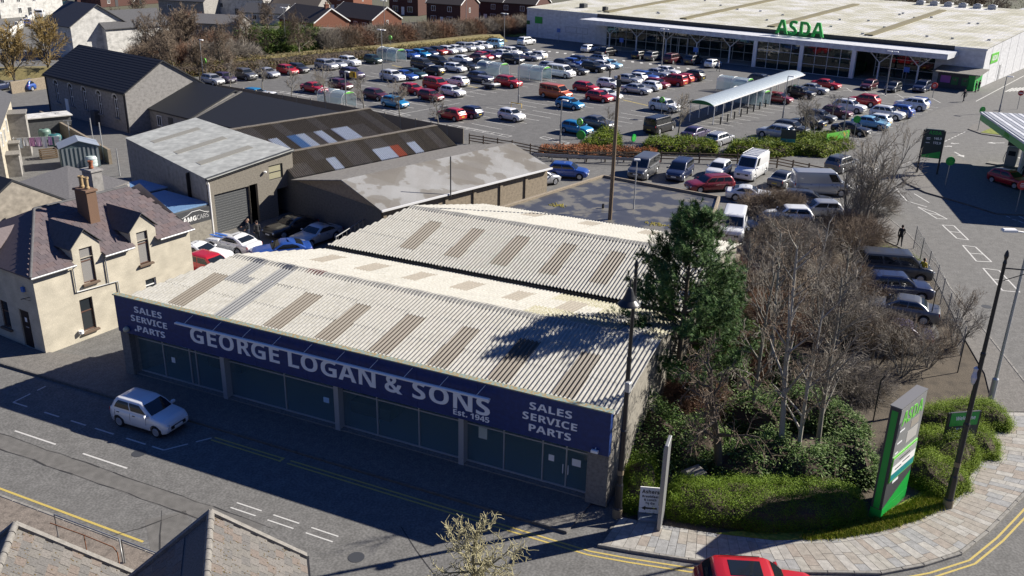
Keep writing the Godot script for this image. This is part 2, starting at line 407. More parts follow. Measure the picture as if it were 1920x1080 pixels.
func car_meshes(kind: String) -> Dictionary:
	if meshes.has(kind): return meshes[kind]
	var d: Dictionary = CAR[kind]
	var L: float = d.l * 0.5; var W: float = d.w * 0.5; var H: float = d.h; var B: float = d.b; var R: float = d.r
	var out := {}
	# lower body: loft along x
	var xs := []
	for k in 27: xs.append(lerpf(-L, L, k / 26.0))
	for a in d.ax:
		for q in [-1.0, -0.86, -0.6, -0.25, 0.25, 0.6, 0.86, 1.0]: xs.append(a + q * (R + 0.065))
	xs.append(-L + 0.05); xs.append(L - 0.05); xs.append(-L + 0.13); xs.append(L - 0.13)
	xs.sort()
	var rows := []
	for x in xs:
		var e: float = L - absf(x)                       # distance from an end
		var k := clampf(e / 0.34, 0.0, 1.0)
		var w := W * lerpf(0.80, 1.0, sqrt(k)) * (1.0 if e > 0.9 else lerpf(0.975, 1.0, e / 0.9))
		var yb := lerpf(0.40, 0.20, sqrt(clampf(e / 0.22, 0, 1)))
		var yt: float
		if x > d.cw: yt = lerpf(d.hf + 0.02, B, pow(1.0 - (x - d.cw) / (L - d.cw), 0.6))
		else: yt = B
		if x > 0: yt = lerpf(d.hf - 0.16, yt, sqrt(clampf(e / 0.24, 0, 1)))
		else:
			var tail: float = B - 0.04
			yt = lerpf(tail - 0.1, yt, sqrt(clampf(e / 0.14, 0, 1)))
		var arch := yb
		for a in d.ax:
			var dx: float = absf(x - a)
			if dx < R + 0.06: arch = maxf(arch, R + sqrt(maxf(0.0, (R + 0.06) * (R + 0.06) - dx * dx)))
		var half := [[0.0, arch], [0.82, arch], [0.965, maxf(yb + 0.05, arch)], [1.0, maxf(lerpf(yb, yt, 0.42), arch + 0.005)], [0.992, maxf(lerpf(yb, yt, 0.7), arch + 0.01)], [0.955, lerpf(yb, yt, 0.93)], [0.86, yt], [0.45, yt + 0.018], [0.0, yt + 0.024]]
		var ring := []
		for p in half: ring.append(Vector3(x, p[1], p[0] * w))
		for q in range(half.size() - 2, -1, -1): ring.append(Vector3(x, half[q][1], -half[q][0] * w))
		rows.append(ring)
	var mb := MB.new()
	mb.grid(rows)
	for en in [0, rows.size() - 1]:
		var ring: Array = rows[en].duplicate()
		if en == 0: ring.reverse()
		ring.reverse()
		mb.face(ring)
	out.body = mb.mesh()
	# dark chassis inside the arches
	mb = MB.new(); mb.box(Vector3(0, 0.42, 0), Vector3(d.l - 0.5, 0.4, d.w - 0.5)); out.chassis = mb.mesh()
	# cabin
	var inset := 0.15 if H > 1.6 else 0.2
	if kind in ["van", "panel_van"]: inset = 0.1
	var base_w := W * 0.93
	var top_w := W - inset - 0.02
	var lev := [[B - 0.03, d.cw + 0.03, d.rb, base_w], [lerpf(B, H, 0.5), lerpf(d.cw, d.rf, 0.5), lerpf(d.rb, d.rr, 0.42), lerpf(base_w, top_w, 0.42)], [H - 0.09, d.rf + 0.06, d.rr - 0.07, top_w], [H - 0.03, d.rf - 0.04, d.rr + 0.03, top_w - 0.06], [H, d.rf - 0.42, d.rr + 0.3, top_w - 0.28]]
	mb = MB.new()
	var loops := []
	for q in lev:
		var fx: float = q[1]; var rx: float = q[2]; var ww: float = q[3]; var y: float = q[0]
		loops.append([Vector3(fx, y, ww * 0.9), Vector3(fx + 0.03, y, 0), Vector3(fx, y, -ww * 0.9), Vector3(fx - 0.12, y, -ww), Vector3(rx + 0.14, y, -ww), Vector3(rx, y, -ww * 0.88), Vector3(rx - 0.02, y, 0), Vector3(rx, y, ww * 0.88), Vector3(rx + 0.14, y, ww), Vector3(fx - 0.12, y, ww), Vector3(fx, y, ww * 0.9)])
	loops.reverse()
	mb.grid(loops)
	var topring: Array = loops[0].duplicate(); topring.pop_back()
	mb.face(topring)
	out.cabin = mb.mesh()
	# windows follow the three lower rings of the cabin skin, a little proud of it
	var ring := func(t: float, k: int) -> float:
		return lerpf(lev[0][k], lev[1][k], t * 2.0) if t < 0.5 else lerpf(lev[1][k], lev[2][k], t * 2.0 - 1.0)
	var ts := [0.12, 0.31, 0.5, 0.7, 0.9]
	mb = MB.new()
	var rows2 := []
	for t in ts:
		var w: float = ring.call(t, 3); var x: float = ring.call(t, 1) + 0.016; var y: float = ring.call(t, 0) + 0.008
		rows2.append([Vector3(x, y, w * 0.85), Vector3(x + 0.03, y, 0), Vector3(x, y, -w * 0.85)])
	mb.grid(rows2); out.windscreen = mb.mesh()
	if kind != "panel_van":
		mb = MB.new(); rows2 = []
		for t in [0.3, 0.5, 0.7, 0.9]:
			var w: float = ring.call(t, 3); var x: float = ring.call(t, 2) - 0.016; var y: float = ring.call(t, 0) + 0.008
			rows2.append([Vector3(x, y, -w * 0.82), Vector3(x - 0.02, y, 0), Vector3(x, y, w * 0.82)])
		mb.grid(rows2); out.rear_window = mb.mesh()
	var nw: int = d.win
	var sides := []
	for i in nw:
		var u0 := i / float(nw) + (0.02 if i > 0 else 0.0); var u1 := (i + 1) / float(nw) - (0.02 if i < nw - 1 else 0.0)
		if kind == "panel_van": u1 = 0.2
		if kind == "coupe": u1 = 0.94
		for s in [1.0, -1.0]:
			var m2 := MB.new(); rows2 = []
			for t in [0.16, 0.33, 0.5, 0.7, 0.88]:
				var fx: float = ring.call(t, 1) - 0.2; var rx: float = ring.call(t, 2) + 0.24; var z: float = (ring.call(t, 3) + 0.012) * s; var y: float = ring.call(t, 0)
				var p := Vector3(lerpf(fx, rx, u0), y, z); var q := Vector3(lerpf(fx, rx, u1), y, z)
				rows2.append([q, p] if s > 0 else [p, q])
			m2.grid(rows2); sides.append(m2.mesh())
	out.sides = sides
	# wheel
	mb = MB.new()
	var prof := [[0.0, -0.1], [R * 0.66, -0.1], [R * 0.97, -0.085], [R, -0.05], [R, 0.05], [R * 0.97, 0.085], [R * 0.66, 0.1], [0.0, 0.1]]
	mb.lathe(Vector3.ZERO, prof, 20)
	out.wheel = mb.mesh()
	mb = MB.new()
	mb.lathe(Vector3.ZERO, [[R * 0.68, 0.098], [R * 0.64, 0.112], [R * 0.58, 0.104], [R * 0.2, 0.1], [R * 0.16, 0.112], [0.0, 0.114]], 20)
	for k in 5: mb.box(Vector3(cos(TAU * k / 5) * R * 0.38, 0.107, sin(TAU * k / 5) * R * 0.38), Vector3(R * 0.5, 0.012, R * 0.12), Basis(Vector3.UP, -TAU * k / 5))
	out.rim = mb.mesh()
	# lamps and trim
	mb = MB.new(); mb.slab(Vector3.ZERO, Vector3(0.36, 0.14, 0.3), 0.04, Basis(Vector3(0, 0, 1), -0.25)); out.headlight = mb.mesh()
	mb = MB.new(); mb.slab(Vector3.ZERO, Vector3(0.09, 0.2, 0.17), 0.02); out.taillight = mb.mesh()
	mb = MB.new(); mb.box(Vector3.ZERO, Vector3(0.015, 0.11, 0.5)); out.plate = mb.mesh()
	mb = MB.new(); mb.slab(Vector3.ZERO, Vector3(0.06, 0.17, d.w * 0.56), 0.02); out.grille = mb.mesh()
	mb = MB.new()
	for sx in [d.cw - 0.3, lerpf(d.cw - 0.3, d.rb + 0.3, 0.5), d.rb + 0.34]:
		for s in [-1.0, 1.0]:
			var pp := PackedVector3Array()
			for q in [[0.3, 0.975], [0.5, 1.0], [0.7, 0.992], [0.92, 0.958]]: pp.append(Vector3(sx, lerpf(0.2, B, q[0]), s * (W * q[1] + 0.002)))
			mb.tube(pp, PackedFloat32Array([0.008, 0.008, 0.008, 0.008]), 4)
			if sx > d.rb + 0.5: mb.box(Vector3(sx - 0.75, B - 0.14, s * W * 0.985), Vector3(0.16, 0.03, 0.03))
	for s in [-1.0, 1.0]: mb.box(Vector3(0, 0.25, s * W * 0.955), Vector3(d.ax[0] - d.ax[1] - R * 2.4, 0.07, 0.05))
	out.seams = mb.mesh()
	mb = MB.new(); mb.slab(Vector3.ZERO, Vector3(0.12, 0.13, 0.2), 0.04); out.mirror = mb.mesh()
	mb = MB.new()
	for s in [-1, 1]: mb.rod(Vector3(d.rf - 0.25, H + 0.02, s * (top_w - 0.1)), Vector3(d.rr + 0.25, H + 0.02, s * (top_w - 0.1)), 0.018, 0.018, 5)
	out.rails = mb.mesh()
	meshes[kind] = out
	return out

var paints := {}
var PAINT := {
	"white": Color(0.72, 0.73, 0.74), "silver": Color(0.42, 0.43, 0.45), "grey": Color(0.14, 0.145, 0.155), "dark": Color(0.04, 0.043, 0.05), "black": Color(0.012, 0.012, 0.014),
	"red": Color(0.42, 0.012, 0.018), "dark_red": Color(0.2, 0.012, 0.02), "maroon": Color(0.09, 0.018, 0.025), "blue": Color(0.02, 0.07, 0.3), "bright_blue": Color(0.015, 0.2, 0.42), "light_blue": Color(0.2, 0.42, 0.6),
	"navy": Color(0.02, 0.03, 0.075), "purple": Color(0.06, 0.045, 0.1), "orange": Color(0.5, 0.1, 0.025), "orange_red": Color(0.45, 0.05, 0.02), "teal": Color(0.02, 0.2, 0.24), "green": Color(0.02, 0.05, 0.045), "pale_grey": Color(0.3, 0.32, 0.35),
}
func car_paint(c: String) -> StandardMaterial3D:
	if not paints.has(c):
		var k: Color = PAINT[c]
		paints[c] = paint(k.linear_to_srgb(), 0.45 if c in ["silver", "grey", "pale_grey"] else 0.1)
	return paints[c]

func car(kind: String, colour: String, at: Vector3, turn: float, label: String, group := "", roof := "", called := "") -> Node3D:
	var m := car_meshes(kind)
	var d: Dictionary = CAR[kind]
	if called == "": called = "parked_van" if kind in ["van", "panel_van"] else "parked_car"
	var t := thing(called, label, "van" if kind in ["van", "panel_van"] else "car", Vector3(at.x, 0.004, at.z), turn, group)
	var pm := car_paint(colour)
	part(t, "body", m.body, pm); part(t, "chassis", m.chassis, M.black)
	part(t, "cabin", m.cabin, car_paint(roof) if roof else pm)
	part(t, "windscreen", m.windscreen, M.car_glass)
	if m.has("rear_window"): part(t, "rear_window", m.rear_window, M.car_glass)
	for s in m.sides: part(t, "side_window", s, M.car_glass)
	for a in d.ax:
		for s in [1.0, -1.0]:
			var w := part(t, "wheel", m.wheel, M.tyre, Vector3(a, d.r, s * (d.w * 0.5 - 0.115)))
			w.rotation.x = PI / 2 * s
			part(w, "rim", m.rim, M.rim)
	var L: float = d.l * 0.5; var W: float = d.w * 0.5
	for s in [1.0, -1.0]:
		var hl := part(t, "headlight", m.headlight, M.headlight, Vector3(L - 0.19, d.hf - 0.1, s * (W - 0.27)))
		hl.rotation.y = s * 0.42
		part(t, "taillight", m.taillight, M.taillight, Vector3(-L + 0.1, d.b - 0.17, s * (W - 0.2)))
		part(t, "mirror", m.mirror, pm, Vector3(d.cw - 0.22, d.b + 0.07, s * (W + 0.06)))
	part(t, "grille", m.grille, M.black, Vector3(L - 0.015, d.hf - 0.27, 0))
	part(t, "door_seams", m.seams, M.black)
	part(t, "number_plate", m.plate, M.plate_w, Vector3(L + 0.022, d.hf - 0.29, 0))
	part(t, "number_plate", m.plate, M.plate_y, Vector3(-L - 0.008, 0.56, 0))
	if kind in ["suv", "estate", "mpv"]: part(t, "roof_rails", m.rails, M.black if colour != "silver" else M.grey_metal)
	return t

# ---------------------------------------------------------------- plants
func branch(mb: MB, tw: MB, r: RandomNumberGenerator, from: Vector3, dir: Vector3, length: float, rad: float, level: int, o: Dictionary) -> void:
	var segs := 4 if level < 2 else (3 if level == 2 else 2)
	var pts := PackedVector3Array([from]); var rr := PackedFloat32Array([rad])
	var p := from; var d := dir
	var last: bool = level >= o.levels
	for i in segs:
		d = (d + Vector3(r.randfn(0, 1), r.randfn(0, 1) + o.up, r.randfn(0, 1)) * o.wob * (0.5 if level == 0 else 1.0)).normalized()
		p += d * length / segs
		pts.append(p)
		rr.append(maxf(rad * lerpf(1.0, 0.28 if not last else 0.4, (i + 1.0) / segs), o.thin))
	(mb if level <= o.wood else tw).tube(pts, rr, 8 if level == 0 else (5 if level == 1 else 3))
	if last: return
	var cnt: int = o.n[level]
	for i in cnt:
		var t: float = lerpf(o.start if level == 0 else 0.2, 1.0, (i + r.randf()) / cnt)
		var k := clampi(int(t * segs), 0, segs - 1)
		var q := pts[k].lerp(pts[k + 1], clampf(t * segs - k, 0, 1))
		var ax := (pts[k + 1] - pts[k]).normalized()
		var az := r.randf() * TAU
		var side := ax.cross(Vector3(cos(az), 0.3 * sin(az * 2.0), sin(az))).normalized()
		var a: float = deg_to_rad(r.randf_range(o.ang[0], o.ang[1]))
		var nd := (ax * cos(a) + side * sin(a)).normalized()
		var ln: float = length * o.ratio[level] * r.randf_range(0.65, 1.15) * (lerpf(1.0, 0.55, t) if level == 0 else 1.0)
		branch(mb, tw, r, q, nd, ln, maxf(rr[k] * o.taper, o.thin), level + 1, o)

func bare_tree_mesh(sd: int, h: float, rad: float, o: Dictionary) -> Array:
	var r := RandomNumberGenerator.new(); r.seed = sd
	var full := {levels = 3, wood = 1, up = 0.25, wob = 0.12, thin = 0.012, n = [12, 6, 5], ratio = [0.45, 0.5, 0.55], ang = [28, 55], start = 0.3, taper = 0.55}
	full.merge(o, true)
	var mb := MB.new(); var tw := MB.new()
	branch(mb, tw, r, Vector3(0, -0.05, 0), Vector3.UP, h * 0.75, rad, 0, full)
	return [mb.mesh(), tw.mesh()]

func multi_stem_mesh(sd: int, h: float, stems: int, o: Dictionary) -> Array:
	var r := RandomNumberGenerator.new(); r.seed = sd
	var full := {levels = 3, wood = 1, up = 0.3, wob = 0.14, thin = 0.01, n = [6, 5, 4], ratio = [0.5, 0.5, 0.5], ang = [20, 50], start = 0.25, taper = 0.6, lean = 0.35, rad = 0.05}
	full.merge(o, true)
	var mb := MB.new(); var tw := MB.new()
	for i in stems:
		var a := TAU * i / stems + r.randf() * 0.8
		var d := Vector3(cos(a) * full.lean * r.randf_range(0.4, 1.2), 1, sin(a) * full.lean * r.randf_range(0.4, 1.2)).normalized()
		branch(mb, tw, r, Vector3(cos(a) * 0.15, -0.05, sin(a) * 0.15), d, h * r.randf_range(0.55, 0.8), full.rad * r.randf_range(0.6, 1.2), 0, full)
	return [mb.mesh(), tw.mesh()]

func tree(called: String, ms: Array, at: Vector3, bark: Material, twig: Material, label: String, group := "", turn := 0.0, sc := 1.0, cat := "tree") -> Node3D:
	var t := thing(called, label, cat, Vector3(at.x, at.y, at.z), turn, group)
	t.scale = Vector3.ONE * sc
	part(t, "trunk", ms[0], bark); part(t, "crown", ms[1], twig)
	return t

func leaf_clump(sd: int, count: int, size: float, cols: Array, spread: float, narrow := 0.5) -> ArrayMesh:
	var r := RandomNumberGenerator.new(); r.seed = sd
	var mb := MB.new()
	for i in count:
		mb.col = cols[r.randi() % cols.size()]
		var p := Vector3(r.randfn(0, 1), r.randfn(0, 0.7), r.randfn(0, 1)) * spread * 0.5
		var b := Basis.from_euler(Vector3(r.randf_range(-0.9, 0.5), r.randf() * TAU, r.randf_range(-0.5, 0.5)))
		var l := size * r.randf_range(0.7, 1.2); var w := l * narrow
		var base := p - b.z * l * 0.5; var tip := p + b.z * l * 0.5; var mid := p + b.y * l * 0.08
		mb.tri(base, mid + b.x * w * 0.5, mid); mb.tri(base, mid, mid - b.x * w * 0.5)
		mb.tri(mid, mid + b.x * w * 0.5, tip); mb.tri(mid, tip, mid - b.x * w * 0.5)
	return mb.mesh(M.leaf)

func twig_spray(sd: int, count: int, length: float, rad: float, lift := 0.8) -> ArrayMesh:
	var r := RandomNumberGenerator.new(); r.seed = sd
	var mb := MB.new()
	for i in count:
		var d := Vector3(r.randfn(0, 1), absf(r.randfn(0, 1)) + lift, r.randfn(0, 1)).normalized()
		var l := length * r.randf_range(0.5, 1.1)
		var p0 := Vector3(r.randfn(0, 0.06), 0, r.randfn(0, 0.06)) * length
		var p1 := p0 + d * l * 0.55
		var d2 := (d + Vector3(r.randfn(0, 0.35), 0.1, r.randfn(0, 0.35))).normalized()
		var p2 := p1 + d2 * l * 0.45
		mb.tube(PackedVector3Array([p0, p1, p2]), PackedFloat32Array([rad, rad * 0.7, rad * 0.4]), 3)
		for k in 2:
			var d3 := (d + Vector3(r.randfn(0, 0.7), r.randfn(0, 0.5), r.randfn(0, 0.7))).normalized()
			mb.tube(PackedVector3Array([p1, p1 + d3 * l * 0.4]), PackedFloat32Array([rad * 0.6, rad * 0.35]), 3)
	return mb.mesh()

func scatter(parent: Node, called: String, mesh: Mesh, xfs: Array, mat: Material = null) -> MultiMeshInstance3D:
	var mm := MultiMesh.new()
	mm.transform_format = MultiMesh.TRANSFORM_3D
	mm.mesh = mesh; mm.instance_count = xfs.size()
	for i in xfs.size(): mm.set_instance_transform(i, xfs[i])
	var o := MultiMeshInstance3D.new()
	o.multimesh = mm; o.name = called
	if mat: o.material_override = mat
	parent.add_child(o, true)
	return o

func edge_dist(p: Vector2, poly: PackedVector2Array) -> float:
	var d := 1e9
	for i in poly.size():
		d = minf(d, p.distance_to(Geometry2D.get_closest_point_to_segment(p, poly[i], poly[(i + 1) % poly.size()])))
	return d

func hedge(called: String, label: String, cat: String, pts: Array, hh: float, clump: Mesh, density: float, soft: float, sd: int, group := "", rough := 0.18, y0 := 0.0, core_mat: Material = null) -> Node3D:
	# a mass of foliage over a plan outline; height rises from the edge over the distance "soft"
	var poly := PackedVector2Array(pts)
	var ce := Vector2.ZERO
	for p in poly: ce += p
	ce /= poly.size()
	var t := thing(called, label, cat, Vector3(ce.x, y0, ce.y), 0, group)
	var loc := PackedVector2Array()
	for p in poly: loc.append(p - ce)
	var f := FastNoiseLite.new(); f.seed = sd; f.frequency = 0.45; f.fractal_octaves = 3
	var bb := Rect2(loc[0], Vector2.ZERO)
	for p in loc: bb = bb.expand(p)
	var hgt := func(p: Vector2) -> float:
		var k := clampf(edge_dist(p, loc) / soft, 0.0, 1.0)
		return hh * sqrt(1.0 - (1.0 - k) * (1.0 - k)) * (1.0 + rough * 2.0 * f.get_noise_2d(p.x, p.y))
	# woody core
	var step := clampf(soft * 0.55, 0.25, 1.1)
	var mb := MB.new()
	var nx := int(bb.size.x / step) + 2; var ny := int(bb.size.y / step) + 2
	var hs := {}
	for i in nx + 1:
		for j in ny + 1:
			var p := bb.position + Vector2(i - 0.5, j - 0.5) * step
			var inside := Geometry2D.is_point_in_polygon(p, loc)
			if not inside:
				var best := 1e9; var src := p
				for e in loc.size():
					var c := Geometry2D.get_closest_point_to_segment(src, loc[e], loc[(e + 1) % loc.size()])
					if c.distance_to(src) < best: best = c.distance_to(src); p = c
			hs[Vector2i(i, j)] = Vector3(p.x, (hgt.call(p) * 0.74 - 0.04) if inside else -0.05, p.y)
	for i in nx:
		for j in ny:
			var a: Vector3 = hs[Vector2i(i, j)]; var b: Vector3 = hs[Vector2i(i + 1, j)]; var c: Vector3 = hs[Vector2i(i + 1, j + 1)]; var d: Vector3 = hs[Vector2i(i, j + 1)]
			if maxf(maxf(a.y, b.y), maxf(c.y, d.y)) > 0.0:
				mb.tri(a, c, b); mb.tri(a, d, c)
	part(t, "stems", mb, core_mat if core_mat else M.soil)
	var r := RandomNumberGenerator.new(); r.seed = sd * 7 + 1
	var area := 0.0
	for i in loc.size(): area += loc[i].cross(loc[(i + 1) % loc.size()]) * 0.5
	var per := 0.0
	for i in loc.size(): per += loc[i].distance_to(loc[(i + 1) % loc.size()])
	var xfs := []
	var want := int((absf(area) + per * hh * 0.8) * density)
	var guard := 0
	while xfs.size() < want and guard < want * 6:
		guard += 1
		var p: Vector2
		if r.randf() < absf(area) / (absf(area) + per * hh * 0.8): p = bb.position + Vector2(r.randf(), r.randf()) * bb.size
		else:
			var i := r.randi() % loc.size()
			var q := loc[i].lerp(loc[(i + 1) % loc.size()], r.randf())
			p = q.lerp(Vector2.ZERO, r.randf() * 0.12 * minf(1.0, soft / maxf(0.3, q.length()) * 4.0))
		if not Geometry2D.is_point_in_polygon(p, loc): continue
		var y: float = hgt.call(p)
		var yy := y * (r.randf_range(0.86, 1.04) if edge_dist(p, loc) > soft * 0.3 else r.randf_range(0.1, 1.0))
		var s := r.randf_range(0.7, 1.35)
		xfs.append(Transform3D(Basis.from_euler(Vector3(r.randf_range(-0.5, 0.5), r.randf() * TAU, r.randf_range(-0.5, 0.5))).scaled(Vector3.ONE * s), Vector3(p.x, yy, p.y)))
	scatter(t, "foliage", clump, xfs).set_meta("kind", "stuff")
	return t

func thicket(called: String, label: String, cat: String, ce: Vector3, rad: Vector3, spray: Mesh, count: int, sd: int, m: Material, group := "", stem_mat: Material = null) -> Node3D:
	# leafless shrub: sprays of twigs filling an ellipsoid, with real stems to the ground
	var t := thing(called, label, cat, Vector3(ce.x, 0, ce.z), 0, group)
	var r := RandomNumberGenerator.new(); r.seed = sd
	var xfs := []
	var mb := MB.new()
	for i in count:
		var a := r.randf() * TAU; var k := sqrt(r.randf()); var y := r.randf()
		var lim := sqrt(1.0 - pow(absf(y * 1.6 - 0.6), 2.4)) if absf(y * 1.6 - 0.6) < 1.0 else 0.2
		var p := Vector3(cos(a) * k * rad.x * lim, y * rad.y * 0.8, sin(a) * k * rad.z * lim)
		var out := Vector3(p.x, rad.y * 0.5, p.z).normalized()
		var b := Basis(Quaternion(Vector3.UP, out)) * Basis(Vector3.UP, r.randf() * TAU)
		xfs.append(Transform3D(b.scaled(Vector3.ONE * r.randf_range(0.7, 1.3)), p))
	for i in 9:
		var a := r.randf() * TAU; var k := sqrt(r.randf()) * 0.7
		var top := Vector3(cos(a) * k * rad.x, rad.y * r.randf_range(0.5, 0.85), sin(a) * k * rad.z)
		mb.tube(PackedVector3Array([Vector3(top.x * 0.4, -0.05, top.z * 0.4), top * 0.55 + Vector3(top.x * 0.1, 0, 0), top]), PackedFloat32Array([0.035, 0.026, 0.012]), 5)
	part(t, "stems", mb, stem_mat if stem_mat else M.bark)
	scatter(t, "twigs", spray, xfs, m).set_meta("kind", "stuff")
	return t

# ---------------------------------------------------------------- people
func field_mesh(bones: Array, cell: float, k: float) -> MB:
	# bones: [a, b, ra, rb, colour]; smooth union of tapered capsules as surface nets
	var cells := {}
	var ev := func(p: Vector3) -> float:
		var d := 1e3
		for q in bones:
			var ab: Vector3 = q[1] - q[0]
			var t := clampf((p - q[0]).dot(ab) / maxf(ab.length_squared(), 1e-9), 0, 1)
			var e: float = p.distance_to(q[0] + ab * t) - lerpf(q[2], q[3], t)
			var h := clampf(0.5 + 0.5 * (d - e) / k, 0, 1)
			d = lerpf(d, e, h) - k * h * (1.0 - h)
		return d
	var vals := {}
	var get_v := func(i: Vector3i) -> float:
		if not vals.has(i): vals[i] = ev.call(Vector3(i) * cell)
		return vals[i]
	for q in bones:
		var rm: float = maxf(q[2], q[3]) + cell * 2.0
		var lo: Vector3 = Vector3(minf(q[0].x, q[1].x), minf(q[0].y, q[1].y), minf(q[0].z, q[1].z)) - Vector3.ONE * rm
		var hi: Vector3 = Vector3(maxf(q[0].x, q[1].x), maxf(q[0].y, q[1].y), maxf(q[0].z, q[1].z)) + Vector3.ONE * rm
		for x in range(int(floor(lo.x / cell)), int(ceil(hi.x / cell)) + 1):
			for y in range(int(floor(lo.y / cell)), int(ceil(hi.y / cell)) + 1):
				for z in range(int(floor(lo.z / cell)), int(ceil(hi.z / cell)) + 1):
					cells[Vector3i(x, y, z)] = true
	var vert := {}; var nor := {}; var colr := {}
	var CO := [Vector3i(0, 0, 0), Vector3i(1, 0, 0), Vector3i(0, 1, 0), Vector3i(1, 1, 0), Vector3i(0, 0, 1), Vector3i(1, 0, 1), Vector3i(0, 1, 1), Vector3i(1, 1, 1)]
	var ED := [[0, 1], [2, 3], [4, 5], [6, 7], [0, 2], [1, 3], [4, 6], [5, 7], [0, 4], [1, 5], [2, 6], [3, 7]]
	for c in cells:
		var vs := []
		var neg := 0
		for o in CO:
			var w: float = get_v.call(c + o); vs.append(w)
			if w < 0.0: neg += 1
		if neg == 0 or neg == 8: continue
		var s := Vector3.ZERO; var nn := 0
		for e in ED:
			if (vs[e[0]] < 0.0) != (vs[e[1]] < 0.0):
				var t: float = vs[e[0]] / (vs[e[0]] - vs[e[1]])
				s += Vector3(CO[e[0]]).lerp(Vector3(CO[e[1]]), t); nn += 1
		var p: Vector3 = (Vector3(c) + s / nn) * cell
		vert[c] = p
		nor[c] = Vector3(vs[1] + vs[3] + vs[5] + vs[7] - vs[0] - vs[2] - vs[4] - vs[6], vs[2] + vs[3] + vs[6] + vs[7] - vs[0] - vs[1] - vs[4] - vs[5], vs[4] + vs[5] + vs[6] + vs[7] - vs[0] - vs[1] - vs[2] - vs[3]).normalized()
		var bd := 1e3
		for q in bones:
			var ab: Vector3 = q[1] - q[0]
			var t := clampf((p - q[0]).dot(ab) / maxf(ab.length_squared(), 1e-9), 0, 1)
			var e: float = p.distance_to(q[0] + ab * t) - lerpf(q[2], q[3], t)
			if e < bd: bd = e; colr[c] = q[4]
	var mb := MB.new()
	for c in vert:
		for axis in 3:
			var d := Vector3i.ZERO; d[axis] = 1
			var u := Vector3i.ZERO; u[(axis + 1) % 3] = 1
			var w := Vector3i.ZERO; w[(axis + 2) % 3] = 1
			var a: float = get_v.call(c); var b: float = get_v.call(c + d)
			if (a < 0.0) == (b < 0.0): continue
			var q := [c, c - u, c - u - w, c - w]
			var okq := true
			for i in q:
				if not vert.has(i): okq = false
			if not okq: continue
			if a >= 0.0: q.reverse()
			mb.col = colr[c]
			mb.trin(vert[q[0]], vert[q[1]], vert[q[2]], nor[q[0]], nor[q[1]], nor[q[2]])
			mb.trin(vert[q[0]], vert[q[2]], vert[q[3]], nor[q[0]], nor[q[2]], nor[q[3]])
	return mb

